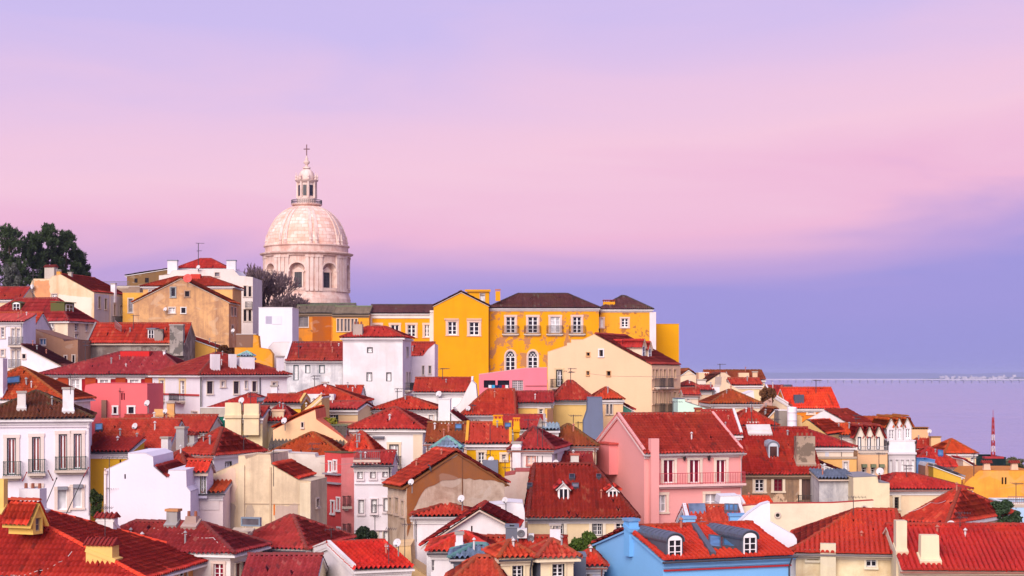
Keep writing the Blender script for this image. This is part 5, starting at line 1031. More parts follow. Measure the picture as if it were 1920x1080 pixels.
h = H('F5z', 'zinc_dormer_house', 'zinc clad dormer with narrow white window at the bottom edge', 87, 1047, 'hip', 1037, 851, 917, wall=(104, 106, 118), tile=(104, 120, 148), h=7, D=3, il=1, ir=.2, cor=(120, 126, 140), dirt=.2).w('f', [(852, 1052, 858, 1080)], 'dk', sur=0, cols=2, rows=5).build()
h = H('F6r', 'front_red_ridge_house', 'red roof slope in front of the zinc dormer', 83.5, 1100, 'hip', 1050, 842, 946, wall=LCREAM, tile=T_BRI, h=6, D=5, ir=.6).build()
h = H('F6m', 'front_mother_house', 'red roof between the two cream dormers at the bottom', 91, 1075, 'gx', 1012, 900, 1064, wall=LCREAM, tile=(190, 40, 36), h=7, D=7).chim(1031, 1051, 992, 1028, WHITE, cap='vent').build()
for key, a, b, c, t, e, nm in (('F6a', 939, 998, 914, 1021, 1046, 'cream hip roofed dormer with black framed window left of its twin'), ('F6b', 1014, 1075, 996, 1018, 1043, 'cream hip roofed dormer with black framed window right of its twin')):
    h = H(key, 'dormer_house', nm, 85, e, 'hip', t, a, b, yaw=14, xs=c, wall=(246, 226, 190), tile=T_BRI, h=6, dirt=.12, cor=(246, 228, 196), cat='dormer').w('f', [(a+21, e+13, b-17, e+40)], 'dk', fr=(26, 26, 34), sur=.1, surc=(244, 226, 190))
    h.band('l', c+1, a-.5, e+4, 1100, (84, 88, 104), .03, 'slate_cladding').build()
h = H('F4c', 'peach_block_house', 'peach block and sloping parapet behind the front white verge house', 99, 1045, 'poly', top=[(694, 1046), (714, 1031), (742, 1047), (743, 1026), (770, 1024), (772, 1062), (800, 1080)], wall=(246, 206, 150), h=6, D=4, dirt=.4, cor=None).build()
h = H('F4', 'white_dotted_eave_house', 'white house with bright red slope and white dotted eave at the front', 91, 1070, 'gx', 1022, 664, 770, yaw=22, D=9, wall=(240, 232, 234), tile=(206, 38, 34), h=6, verge=((238, 230, 228), 'l'), rp=.55).w('f', [(718, 1082, 732, 1090)], 'dk', cols=1).build()
h = H('F3b', 'small_front_slope_house', 'small crimson roof slope squeezed between two front houses', 90, 1098, 'gx', 1046, 452, 590, wall=LCREAM, tile=T_CRI, h=6, D=6).build()
h = H('F3', 'cream_balcony_house', 'cream house with red hip roof and front balcony at the bottom', 98, 1030, 'hip', 972, 432, 572, yaw=-16, xs=656, wall=(250, 228, 188), tile=T_RED, h=9, dirt=.2)
h.w('f', [(542, 1046, 554, 1071)], 'dk', sur=0, fr=(40, 40, 44), cols=1, rows=2).w('r', [(587, 1042, 600, 1076), (618, 1038, 628, 1060)], 'cu', fr=(60, 66, 70), sur=.06).bal('r', 576, 650, 1062, 1082, .7, (60, 58, 62)).skyl(455, 969, 494, 986, 'gy', (120, 134, 150)).chim(430, 470, 996, 1012, (196, 178, 158), cap=None, dirt=.8, d=1).build()
h = H('F2', 'white_triple_window_house', 'white house with three red framed windows and red hip roof at the bottom', 93, 1036, 'hip', 985, 150, 432, yaw=-14, xs=492, wall=(242, 230, 226), tile=T_CRI, h=9, ir=2.6, dirt=.3, ridge=None)
h.w('f', [(401, 1057, 419, 1085)], 'mr', (244, 240, 240), .14, (214, 190, 180)).w('r', [(440, 1056, 449, 1084), (452, 1053, 461, 1082), (464.5, 1049, 474, 1080)], 'dk', fr=(120, 50, 56), sur=.05, rows=3).chim(313, 335, 954, 990, (156, 152, 152), dirt=.8, capc=(196, 130, 70)).chim(345, 373, 968, 992, (176, 150, 140), cap='pots', dirt=.8, taper=.1).build()
h = H('F1', 'corner_red_roof_house', 'huge dark red roof filling the bottom left corner', 86, 1079, 'hip', 932, -300, 250, yaw=-12, xs=378, wall=(246, 176, 110), tile=(176, 40, 36), h=6, ir=10.8, D=9, moss=.15, dirt=.6, ridge=(222, 70, 44))
h.w('r', [(258, 1075, 282, 1095), (334, 1064, 349, 1090)], 'dk', cols=2).chim(163, 216, 1017, 1050, (250, 204, 120), cap='tile', dirt=.2, d=.8).chim(38, 80, 916, 960, (238, 234, 236), cap='pots', d=.8).chim(182, 216, 966, 990, (240, 232, 230), cap='tile', d=.6).chim(-6, 10, 898, 965, (250, 210, 120), cap=None).build()
k = H('F1d', 'roof_hut', '', 87.6, 968, 'gx', 944, 16, 62, yaw=-22, D=.8, parent=h, wall=(250, 206, 108), tile=T_BRI, h=.95, cor=(250, 206, 108), dirt=.1).w('r', [(67, 971, 78, 996)], 'gy', (200, 170, 130), 0, cols=1, rows=2).build()
h = H('F10', 'white_party_wall', 'white stepped party wall between blue house and cream right house', 95, 985, 'poly', top=[(1380, 985), (1405, 962), (1428, 946), (1443, 942), (1444, 978), (1488, 1003), (1494, 1012)], wall=(236, 234, 242), h=6, D=.8, dirt=.12, cor=None, cat='wall').build()
h = H('F9b', 'red_slope_behind_blue_house', 'bright red slope with blue flues directly behind the blue house', 97, 1004, 'gx', 954, 1296, 1404, wall=(226, 226, 240), tile=T_BRI, h=6, D=8, verge=((240, 234, 238), 'lr'))
h.chim(1368, 1395, 963, 1000, (124, 176, 222), d=.7, cap='slab', capc=(110, 160, 210), dirt=.1).chim(1280, 1303, 968, 1002, (124, 176, 222), d=.7, capc=(110, 160, 210), dirt=.1).skyl(1358, 955, 1384, 968, 'bl', (90, 96, 110), 3).build()
h = H('F11', 'cream_stained_house', 'cream stained house with tiled red roof and square blue windows', 93, 1037, 'hip', 961, 1492, 1692, yaw=-10, D=11, il=3.4, ir=.1, wall=(238, 222, 186), dirt=.7, stain=(180, 150, 110), tile=(190, 44, 40), h=6, cor=(226, 212, 190), moss=.35, oh=.5)
h.w('f', [(1513, 1033, 1535, 1050), (1624, 1042, 1643, 1063)], 'dk', (230, 228, 232), .1, (226, 214, 190), rows=2).band('f', 1538, 1567, 1018, 1100, (240, 226, 192), .5, 'flue', .7).build().single_tiles(300)
h = H('F12', 'cream_barrel_tile_house', 'cream house with coarse red barrel tiles in the bottom right corner', 89, 1068, 'gx', 990, 1692, 2040, yaw=-3, D=9, wall=(240, 224, 190), dirt=.5, tile=(186, 40, 38), h=6, cor=(236, 220, 196), moss=.35, oh=.45)
h.chim(1724, 1761, 1003, 1058, (244, 226, 190), d=.8, taper=.06, cap=None, dirt=.35).chim(1679, 1699, 976, 1040, (242, 224, 190), d=.8, cap=None, dirt=.35).build().single_tiles(300)
h = H('F9', 'blue_house', 'sky blue house with red roof, two arched slate dormers and skylights', 86, 1051, 'gx', 990, 1243, 1482, yaw=20, xs=1117, wall=BLUE, dirt=.05, tile=(214, 44, 28), moss=.12, h=6, cor=(124, 176, 224))
h.dorm(1249, 1281, 1001, 1013, 1050, 'arch', zinc=(104, 110, 124), bc=(92, 98, 112), rows=3).dorm(1390, 1421, 996, 1008, 1046, 'arch', zinc=(104, 110, 124), bc=(92, 98, 112), rows=3).skyl(1327, 1015, 1351, 1037, 'bl').skyl(1353, 1014, 1378, 1036, 'bl')
h.band('f', 1244, 1482, 1063, 1066, (178, 44, 50), .12).chim(1176, 1195, 972, 1000, (112, 172, 224), d=.7, capc=(100, 150, 200), dirt=.05).build().single_tiles(300)

# ================================================================== ground, river, far shore
def build_ground():
    ctl = np.array(BASES+[(0, 30, 52), (-40, 40, 52), (40, 40, 52), (-120, 120, 62), (-140, 200, 70), (-120, 320, 88), (-60, 400, 88), (-40, 440, 87), (0, 330, 72), (60, 340, 52), (120, 150, 50),
                    (110, 260, 40), (90, 400, 20), (150, 350, 14), (-150, 600, 70), (0, 560, 30), (100, 560, -6), (300, 300, -6), (260, 180, 20), (-300, 700, 40), (200, 700, -8), (-300, 200, 75), (0, 760, -8)], float)
    xs = np.linspace(-330, 330, 133); ys = np.linspace(10, 800, 159)
    X, Yg = np.meshgrid(xs, ys, indexing='ij'); pts = np.stack([X.ravel(), Yg.ravel()], 1)
    d2 = ((pts[:, None, :]-ctl[None, :, :2])**2).sum(-1)+9.0
    w = 1/d2**1.8; z = (w*ctl[None, :, 2]).sum(1)/w.sum(1)
    V = np.stack([pts[:, 0], pts[:, 1], z], 1); n, m = len(xs), len(ys); idx = np.arange(n*m).reshape(n, m)
    Q = np.stack([idx[:-1, :-1], idx[1:, :-1], idx[1:, 1:], idx[:-1, 1:]], -1).reshape(-1, 4)
    me = mesh_np('ground', V, Q); me.materials.append(plaster((150, 136, 124), .8)); o = link('ground', me); o['kind'] = 'structure'; tag(o, 'stone and earth slopes under the houses', None)
    return lambda x, y: float((lambda dd: (dd*ctl[:, 2]).sum()/dd.sum())(1/(((ctl[:, 0]-x)**2+(ctl[:, 1]-y)**2)+9)**1.8))
GZ = build_ground()
m, nt, b = nodes_of('river_water')
b.inputs['Base Color'].default_value = (.31, .26, .42, 1); b.inputs['Roughness'].default_value = .12; b.inputs['IOR'].default_value = 1.33
g = nt.nodes.new('ShaderNodeNewGeometry'); mp = nt.nodes.new('ShaderNodeMapping'); mp.inputs['Scale'].default_value = (.016, .045, 1); nt.links.new(g.outputs['Position'], mp.inputs[0])
n1 = _noise(nt, mp.outputs[0], 1.0, 8, .62, .3); mp2 = nt.nodes.new('ShaderNodeMapping'); mp2.inputs['Scale'].default_value = (.0008, .004, 1); nt.links.new(g.outputs['Position'], mp2.inputs[0])
n2 = _noise(nt, mp2.outputs[0], 1.0, 4, .55, .2)
bp = nt.nodes.new('ShaderNodeBump'); bp.inputs['Strength'].default_value = .55; bp.inputs['Distance'].default_value = 6.0; nt.links.new(n1, bp.inputs['Height']); nt.links.new(bp.outputs[0], b.inputs['Normal'])
nt.links.new(_ramp(nt, n2, .35, .7, .12, .2), b.inputs['Roughness'])
wm = MB(); wm.add([(-15000, -500, 0), (15000, -500, 0), (15000, 30000, 0), (-15000, 30000, 0)], [(0, 1, 2, 3)])
o = wm.build('water', m); o['kind'] = 'structure'; tag(o, 'calm lavender river reaching to the horizon', None)
# far shore: low hills 26 km away
fs = MB(); r2 = random.Random(3); N = 160; vs = []
for i in range(N+1):
    x = -9000+22500*i/N; hh = 82+10*math.sin(i*.21)+7*math.sin(i*.63+1)+r2.uniform(-2, 2)
    vs += [(x, 25500, -1), (x, 26300, hh*.7), (x, 27200, hh), (x, 28800, -1)]
fs.add(vs, [(4*i+j, 4*i+4+j, 4*i+5+j, 4*i+1+j) for i in range(N) for j in range(3)])
o = fs.build('far_shore', simple((104, 112, 120), .9, var=.3, scale=.002)); o['kind'] = 'structure'; tag(o, 'low hazy hills on the far side of the river', None)
# headland with the white town
hd = MB(); vs = []
for i in range(61):
    x = 4250+5000*i/60; e = min(1, i/5); vs += [(x, 16700, -1), (x, 17300, 10+26*e), (x, 18100, 34*e+6*math.sin(i*.7)), (x, 19500, -1)]
hd.add(vs, [(4*i+j, 4*i+4+j, 4*i+5+j, 4*i+1+j) for i in range(60) for j in range(3)])
o = hd.build('headland', simple((110, 116, 96), .9, scale=.004)); o['kind'] = 'structure'; tag(o, 'low headland under the far white town', None)
tw = MB(); r2 = random.Random(5)
for i in range(300):
    x = 4320+4600*r2.random()**1.1; y = 16750+700*r2.random(); z = -1+max(0, (y-16700)/600*34); w_ = r2.uniform(12, 46); hh = r2.uniform(9, 22)
    tw.box(x-w_/2, x+w_/2, y-8, y+8, z-6, z+hh)
o = tw.build('distant_town', simple((214, 204, 206), .8, var=.6, scale=.02)); tag(o, 'white far off town on the headland across the river', 'town', kind='stuff')
# long bridge
br = empty('river_bridge', (2000, 13300, 0)); tag(br, 'long low concrete bridge on many piers across the river', 'bridge')
d = MB(); d.box(-1200, 6500, -15, 15, 22, 28); d.box(-1200, 6500, -15.5, -14.5, 28, 29.6); d.box(-1200, 6500, 14.5, 15.5, 28, 29.6); bm_ = simple((206, 196, 206), .8); d.build('deck', bm_, br)
pm = bpy.data.meshes.new('pier'); pb = MB(); pb.box(-5, 5, -13, 13, -3, 20); pb.box(-7, 7, -16, 16, 18, 22); pm.from_pydata(pb.v, [], pb.f); pm.materials.append(simple((150, 142, 160), .8))
for i in range(60): p = link('pier', pm, br); p.location = (-160+62.3*i, 0, 0)
# ================================================================== the domed church
def church():
    Y = 420.; k = Y/F; cx = (575-CX)*k; zz = lambda py: CZ-(py-HY)*k
    root = empty('domed_church', (cx, Y, zz(600))); tag(root, 'pale stone church drum and great dome with lantern and cross', 'church'); BASES.append((cx, Y+10, zz(600)))
    z0 = zz(600); L = lambda py: zz(py)-z0
    st = plaster((234, 206, 194), .75, (182, 134, 118)); st2 = plaster((242, 218, 208), .55, (192, 146, 130)); dm, nt, b = nodes_of('dome_stone')
    p = nt.nodes.new('ShaderNodeTexCoord'); sx = nt.nodes.new('ShaderNodeSeparateXYZ'); nt.links.new(p.outputs['Object'], sx.inputs[0])
    at2 = nt.nodes.new('ShaderNodeMath'); at2.operation = 'ARCTAN2'; nt.links.new(sx.outputs['Y'], at2.inputs[0]); nt.links.new(sx.outputs['X'], at2.inputs[1])
    mu = nt.nodes.new('ShaderNodeMath'); mu.operation = 'MULTIPLY'; mu.inputs[1].default_value = 8.0; nt.links.new(at2.outputs[0], mu.inputs[0])
    cb = nt.nodes.new('ShaderNodeCombineXYZ'); nt.links.new(mu.outputs[0], cb.inputs[0]); nt.links.new(sx.outputs['Z'], cb.inputs[1])
    bk = nt.nodes.new('ShaderNodeTexBrick'); bk.inputs['Scale'].default_value = 1.0; bk.inputs['Brick Width'].default_value = 1.5; bk.inputs['Row Height'].default_value = .85; bk.inputs['Mortar Size'].default_value = .035
    bk.inputs['Color1'].default_value = srgb((230, 186, 166)); bk.inputs['Color2'].default_value = srgb((244, 220, 208)); bk.inputs['Mortar'].default_value = srgb((186, 138, 118)); nt.links.new(cb.outputs[0], bk.inputs['Vector'])
    c1 = bk.outputs['Color']; c1 = _mix(nt, _ramp(nt, _noise(nt, _pos(nt), .5, 7, .65), .42, .68, 0, .75), c1, srgb((206, 152, 130)))
    nt.links.new(c1, b.inputs['Base Color']); b.inputs['Roughness'].default_value = .85
    Rr = 78*k; nth = 512
    off = math.radians(-90-6)       # angle of the bay that faces us
    bay = math.pi/4
    # drum with eight arched niches
    zb, zt = L(575), L(481); zn0, zsp, zar = L(547), L(510), L(497)
    zs = sorted(set([zb, L(562), L(549), zn0, zt]+list(np.linspace(zn0, zar+.2, 40))))
    V = []; hw = 1.95
    for z in zs:
        for i in range(nth):
            th = 2*math.pi*i/nth; dl = (th-off+bay/2) % bay-bay/2; a = dl*Rr; r = Rr
            if z > zn0+.01:
                top = zsp+(zar-zsp)*math.sqrt(max(0, 1-(a/hw)**2)) if abs(a) < hw else -1
                if z < top: r = Rr-1.5
            if z < L(549): r = Rr+.55
            if abs(dl) > bay*.26 and z > zn0: r += .18
            V.append((r*math.cos(th), r*math.sin(th), z))
    Fq = [(j*nth+i, j*nth+(i+1) % nth, (j+1)*nth+(i+1) % nth, (j+1)*nth+i) for j in range(len(zs)-1) for i in range(nth)]
    mb = MB(); mb.add(V, Fq); mb.build('drum', st, root)
    for q in range(8):
        a = off+q*bay; u = Vector((math.cos(a), math.sin(a), 0)); t = Vector((-u.y, u.x, 0)); c = u*(Rr-1.4)
        def bx(m_, s0, s1, za, zb_, n0, n1): m_.hexa([c+t*x+u*n+Vector((0, 0, z)) for z in (za, zb_) for (x, n) in ((s0, n0), (s1, n0), (s1, n1), (s0, n1))])
        w = MB(); bx(w, -1.25, -.92, L(543), L(514), -.1, .25); bx(w, .92, 1.25, L(543), L(514), -.1, .25); bx(w, -1.4, 1.4, L(514), L(511), -.1, .3); bx(w, -1.4, 1.4, L(546), L(543), -.1, .3)
        w.prism([c+t*x+u*.3+Vector((0, 0, z)) for x, z in ((-1.4, L(511)), (1.4, L(511)), (0, L(504)))], -u*.4); wo = w.build('window', st2, root)
        g = MB(); bx(g, -.92, .92, L(543), L(514), -.1, .05); g.build('pane', glass(GL['dk'], .3), wo)
        g = MB()
        for x in (-.46, 0, .46): bx(g, x-.05, x+.05, L(543), L(514), .05, .1)
        for j in range(1, 5): z = L(543)+(L(514)-L(543))*j/5; bx(g, -.92, .92, z-.05, z+.05, .05, .09)
        g.build('grille', simple((70, 66, 74), .6), wo)
        rl = MB()
        for x in np.linspace(-1.9, 1.9, 13): bx(rl, x-.05, x+.05, L(549), L(544), 1.6, 1.7)
        bx(rl, -2, 2, L(544), L(543), 1.55, 1.75); rl.build('balustrade', st2, root)
        ring = MB(); pts = [(hw*math.cos(x), zsp+(zar-zsp)*math.sin(x)) for x in np.linspace(0, math.pi, 17)]; po = [((hw+.45)*math.cos(x), zsp+(zar-zsp+.45)*math.sin(x)) for x in np.linspace(0, math.pi, 17)]
        c2 = u*(Rr-.1)
        for i in range(16): ring.hexa([c2+t*x+u*n+Vector((0, 0, z)) for n in (-.3, .22) for (x, z) in (pts[i], pts[i+1], po[i+1], po[i])])
        ring.build('arch_moulding', st2, root)
        for sg in (-1, 1):
            pb_ = MB(); c3 = u*(Rr-.25)+t*sg*2.25; pb_.tube(c3+Vector((0, 0, L(547))), c3+Vector((0, 0, L(513))), .3, .27, 10); pb_.hexa([c3+t*x+u*n+Vector((0, 0, z)) for z in (L(513), L(510)) for (x, n) in ((-.42, -.4), (.42, -.4), (.42, .4), (-.42, .4))]); pb_.build('column', st2, root)
            for dd in (.30, .43):
                a2 = a+sg*bay*dd; u2 = Vector((math.cos(a2), math.sin(a2), 0)); t2 = Vector((-u2.y, u2.x, 0)); c4 = u2*(Rr+.1)
                pl = MB(); pl.hexa([c4+t2*x+u2*n+Vector((0, 0, z)) for z in (L(549), L(487)) for (x, n) in ((-.42, -.2), (.42, -.2), (.42, .32), (-.42, .32))]); pl.hexa([c4+t2*x+u2*n+Vector((0, 0, z)) for z in (L(487), L(483)) for (x, n) in ((-.55, -.2), (.55, -.2), (.55, .45), (-.55, .45))]); pl.build('pilaster', st2, root)
            a2 = a+sg*bay*.41; u2 = Vector((math.cos(a2), math.sin(a2), 0)); pn = MB(); c5 = u2*(Rr-.35)
            pn.lathe([(.42, 0), (.42, .5), (.28, .6), (.3, .9), (.42, 1.1), (.2, 1.5), (.12, 2.2), (.02, 2.9)], 10, (c5.x, c5.y, L(463))); pn.build('pinnacle', st2, root)
    c = MB(); c.lathe([(Rr, L(484)), (Rr+.5, L(483)), (Rr+.5, L(481)), (Rr+1.15, L(479)), (Rr+1.25, L(477)), (Rr+.4, L(475)), (Rr-.05, L(475)), (Rr-.05, L(465)), (Rr+.3, L(464)), (Rr+.3, L(462)), (Rr-.5, L(461.5)), (Rr-1.5, L(461))], 96); c.build('cornice', st, root)
    for i in range(120):
        pass
    rd = 74.5*k
    prof = [(rd*math.cos(t)**.92 if t < 1.55 else 0, L(463)+(L(384)-L(463))*math.sin(t)) for t in np.linspace(0, 1.28, 30)]
    prof = [(max(r, 22*k), z) for r, z in prof]
    c = MB(); c.lathe(prof, 128); c.build('dome_shell', dm, root, True)
    for q in range(8):
        for sg in (-1, 1):
            a = off+(q+.5)*bay+sg*.075; rb = MB(); u = Vector((math.cos(a), math.sin(a), 0)); t = Vector((-u.y, u.x, 0)); P0 = []
            for (r, z) in prof[::2]: P0.append((r, z))
            for (r0, za), (r1, zb_) in zip(P0, P0[1:]):
                w0, w1 = .34*r0/rd+.08, .34*r1/rd+.08
                rb.hexa([u*(r0-.1)+t*-w0+Vector((0, 0, za)), u*(r0-.1)+t*w0+Vector((0, 0, za)), u*(r0+.22)+t*w0+Vector((0, 0, za)), u*(r0+.22)-t*w0+Vector((0, 0, za)), u*(r1-.1)-t*w1+Vector((0, 0, zb_)), u*(r1-.1)+t*w1+Vector((0, 0, zb_)), u*(r1+.22)+t*w1+Vector((0, 0, zb_)), u*(r1+.22)-t*w1+Vector((0, 0, zb_))])
            rb.build('rib', st2, root)
    g = MB(); g.lathe([(20*k, L(389)), (27*k, L(386)), (29*k, L(384.5)), (29*k, L(383)), (18*k, L(383))], 48); g.build('gallery', st, root)
    g = MB()
    for i in range(48): a = 2*math.pi*i/48; g.tube((28.4*k*math.cos(a), 28.4*k*math.sin(a), L(383)), (28.4*k*math.cos(a), 28.4*k*math.sin(a), L(376)), .07, n=4)
    for z in (L(376), L(379.5)): g.lathe([(28.2*k, z-.06), (28.7*k, z-.06), (28.7*k, z+.06), (28.2*k, z+.06), (28.2*k, z-.06)], 48)
    g.build('railing', simple((52, 48, 56), .5), root)
    g = MB(); g.lathe([(18.5*k, L(383)), (18.5*k, L(372)), (16*k, L(371)), (16*k, L(344)), (19*k, L(342)), (21*k, L(340)), (22*k, L(338.5)), (15*k, L(337.5)), (15.5*k, L(335))]+[(15.5*k*math.cos(t), L(335)+(L(316)-L(335))*math.sin(t)) for t in np.linspace(0, 1.45, 12)], 48); g.build('lantern', st2, root)
    for q in range(8):
        a = off+q*bay; u = Vector((math.cos(a), math.sin(a), 0)); t = Vector((-u.y, u.x, 0)); c = u*(16*k); w = MB()
        w.hexa([c+t*x+u*n+Vector((0, 0, z)) for z in (L(368), L(348)) for (x, n) in ((-.42, -.3), (.42, -.3), (.42, .06), (-.42, .06))]); w.build('lantern_window', glass((40, 42, 52), .3), root)
        a += bay/2; u = Vector((math.cos(a), math.sin(a), 0)); c = u*(17.6*k); pl = MB(); pl.tube(c+Vector((0, 0, L(372))), c+Vector((0, 0, L(342))), .3, .26, 8); pl.build('lantern_column', st2, root)
        c = u*(20*k); pn = MB(); pn.lathe([(.28, 0), (.28, .3), (.16, .5), (.28, .8), (.1, 1.3), (.02, 2.0)], 8, (c.x, c.y, L(338))); pn.build('pinnacle', st2, root)
    g = MB(); g.lathe([(.9, L(316.5)), (1.0, L(314)), (.35, L(312)), (.3, L(309)), (.75, L(306)), (.75, L(303)), (.3, L(300)), (.4, L(297.5)), (.2, L(295)), (.1, L(291))], 16); g.build('finial', st2, root, True)
    g = MB(); g.tube((0, 0, L(292)), (0, 0, L(271)), .13, n=6); g.tube((-.75, 0, L(279.5)), (.75, 0, L(279.5)), .12, n=6); g.build('cross', simple((120, 84, 84), .6), root)
church()
# grey stone roof at the church foot
h = H('CH2', 'grey_monastery_roof_house', 'grey brown stone roof block at the foot of the dome', 300, 588, 'gx', 571, 520, 660, wall=(178, 140, 110), tile=(110, 98, 96), D=14, h=10, cor=(150, 130, 120), dirt=.7).build()

# ================================================================== plants
def leafmat(c, key):
    if ('leaf', key) in MATS: return MATS[('leaf', key)]
    m, nt, b = nodes_of('leaf_'+key); base = srgb(c); at = nt.nodes.new('ShaderNodeAttribute'); at.attribute_name = 'tv'
    nt.links.new(_mix(nt, at.outputs['Fac'], dk(base, .45), dk(base, 1.5)), b.inputs['Base Color']); b.inputs['Roughness'].default_value = .7; b.inputs['Specular IOR Level'].default_value = .2
    MATS[('leaf', key)] = m; return m
def leaves(name, clumps, per, size, mat, parent, needle=False, seed=1):
    """clumps: (centre, radius vec); leaf-sized quads scattered through each clump"""
    r = np.random.RandomState(seed); V = []; tv = []
    for c, rad in clumps:
        d = r.normal(size=(per, 3)); d /= np.linalg.norm(d, axis=1)[:, None]; q = np.array(c)+d*np.array(rad)*(r.rand(per, 1)**.45)
        a = r.normal(size=(per, 3)); 
        if needle: a = d*1.0+np.array((0, 0, .5))+a*.5
        a /= np.linalg.norm(a, axis=1)[:, None]; bb = np.cross(a, r.normal(size=(per, 3))); bb /= np.linalg.norm(bb, axis=1)[:, None]
        s = size*(.6+.8*r.rand(per, 1)); wd = .22 if needle else .55
        V.append(np.stack([q-a*s*.5, q+bb*s*wd*.5, q+a*s*.5, q-bb*s*wd*.5], 1).reshape(-1, 3)); tv.append(np.repeat(np.clip(r.rand(per)*.7+r.rand()*.3, 0, 1), 4))
    V = np.concatenate(V); Q = np.arange(len(V)).reshape(-1, 4); me = mesh_np(name, V, Q, np.concatenate(tv)); me.materials.append(mat); o = link(name, me, parent); o['kind'] = 'stuff'; return o
def tree(label, px, ytop, ybot, wpx, Y, col, key, n=34, per=420, size=.3, pine=False, name='tree', cat='tree', trunk=None, seed=1, group=None):
    k = Y/F; b = P(px, ybot, Y); hgt = (ybot-ytop)*k; w = wpx*k/2; gz = min(b.z, max(GZ(b.x, b.y), b.z-6)) if trunk is None else b.z-trunk
    root = empty(name, (b.x, b.y, gz)); tag(root, label, cat, group); r = random.Random(seed); dz = b.z-gz
    cl = []; tr = MB(); th = dz+hgt
    tr.tube((0, 0, -.6), (r.uniform(-.1, .1), 0, th*.55), .05*w+.1, .03*w+.06, 8); tr.tube((0, 0, th*.55), (0, 0, th*.92), .03*w+.06, .03, 6)
    for i in range(n):
        t = (i+.5)/n
        if pine:
            f = math.sqrt(max(.02, 1-t**1.7))*(.55+.45*min(1, t*4+.2)); a = i*2.4+r.uniform(-.5, .5); rr = w*f*r.uniform(.35, 1.0)
            z = dz+hgt*(t*.93+r.uniform(-.03, .03)); c = Vector((rr*math.cos(a), rr*math.sin(a), z)); q_ = r.uniform(.5, 1.2); rad = (w*.15*q_+.15, w*.15*q_+.15, w*.17*q_+.45)
        else:
            a = r.uniform(0, 6.28); z_ = r.uniform(-1, 1); rr = math.sqrt(1-z_*z_)*w*r.uniform(.35, .85); c = Vector((rr*math.cos(a), rr*math.sin(a)*.8, dz+hgt*(.5+z_*.4))); s_ = r.uniform(.16, .34); rad = (w*s_, w*s_, hgt*s_*.55)
        cl.append((tuple(c), rad)); base = Vector((0, 0, max(.2, min(th*.85, c.z-abs(rr)*.5)))); tr.tube(base, c, .025*w+.02, .015, 5, False)
    tr.build('trunk', simple((84, 62, 52), .9), root); leaves('crown', cl, per, size, leafmat(col, key), root, pine, seed); return root
PG = 'pine trees on the hilltop'
def pine(label, px, ytop, ybot, wpx, Y, seed):
    k = Y/F; b = P(px, ybot, Y); hgt = (ybot-ytop)*k; w = wpx*k/2; gz = b.z-5; root = empty('pine_tree', (b.x, b.y, gz)); tag(root, label, 'tree', PG); r = random.Random(seed); dz = 5
    tr = MB(); tr.tube((0, 0, -.6), (.2, 0, dz+hgt*.6), .32, .2, 8); tr.tube((.2, 0, dz+hgt*.6), (.1, 0, dz+hgt*.96), .2, .05, 6); cl = []
    for i in range(15):
        t = .12+.86*i/14; f = (1-(t-.25)**2*1.25) if t < .8 else .42*(1.12-t)/.32; a = i*2.4+r.uniform(-.6, .6); rr = w*max(.05, f)*r.uniform(.35, .78)
        c = Vector((rr*math.cos(a)+w*.05, rr*math.sin(a), dz+hgt*t)); tr.tube((.1, 0, max(1, c.z-1.2)), c, .1, .03, 5, False); R0 = w*(.40-.17*t)*r.uniform(.75, 1.2)
        for j in range(30):     # tufts on the bough, standing up and outwards
            d = Vector((r.gauss(0, 1), r.gauss(0, 1), r.gauss(.25, .8))).normalized(); q = c+Vector((d.x*R0*1.25, d.y*R0*1.25, d.z*R0*.8))*r.uniform(.5, 1.05); s_ = r.uniform(.22, .5)
            cl.append((tuple(q), (s_*.8, s_*.8, s_*1.3)))
    for j in range(10): q = Vector((r.gauss(0, .25), r.gauss(0, .25), dz+hgt*(.93+.07*j/9))); cl.append((tuple(q), (.25, .25, .5)))
    tr.build('trunk', simple((84, 62, 52), .9), root); leaves('crown', cl, 34, .62, leafmat((58, 72, 44), 'pine'), root, True, seed); return root
for i, (px, yt, yb, w) in enumerate(((16, 431, 548, 112), (60, 442, 545, 78), (88, 425, 540, 76), (122, 437, 545, 84), (146, 474, 548, 44))):
    lb = ('broad dark pine cut by the left margin', 'slim dark pine between two taller pines', 'tallest dark pine on the hilltop', 'dark pine with ragged right edge on the hilltop', 'small dark pine at the right end of the grove')[i]
    pine(lb, px, yt, yb, w, 318+i*5, 60+i) or tree(lb, px, yt, yb, w, 318+i*5, (62, 74, 46), 'pine', 190, 150, .75, True, 'pine_tree', seed=20+i, group=PG)
tree('grey green olive bush at the left margin under the pines', 22, 486, 548, 42, 296, (96, 98, 92), 'olive', 22, 260, .45, False, 'olive_bush', 'bush', seed=41)
tree('brown leafless shrub above the white corner house', 425, 646, 669, 44, 197, (96, 58, 30), 'brown', 20, 240, .25, False, 'shrub', 'shrub', seed=42)
tree('young yellow green tree in front of the peach house', 616, 782, 822, 52, 132, (140, 136, 44), 'yellow', 16, 60, .3, False, 'young_tree', seed=43)
tree('dark green shrub at the foot of the alley', 682, 988, 1026, 50, 107, (44, 56, 40), 'dkgreen', 26, 300, .2, False, 'shrub', 'shrub', seed=44)
tree('dark climbing shrub between white house and yellow wall', 180, 914, 968, 30, 108, (58, 70, 36), 'dkgreen2', 24, 260, .2, False, 'shrub', 'shrub', seed=45)
tree('round bright green bush before the cream dormer house', 1096, 999, 1066, 76, 96, (72, 92, 34), 'green', 34, 380, .2, False, 'bush', 'bush', seed=46)
tree('dark green bush left of the pale blue house', 1880, 938, 992, 70, 121, (54, 72, 48), 'dkgreen3', 30, 320, .22, False, 'bush', 'bush', seed=47)
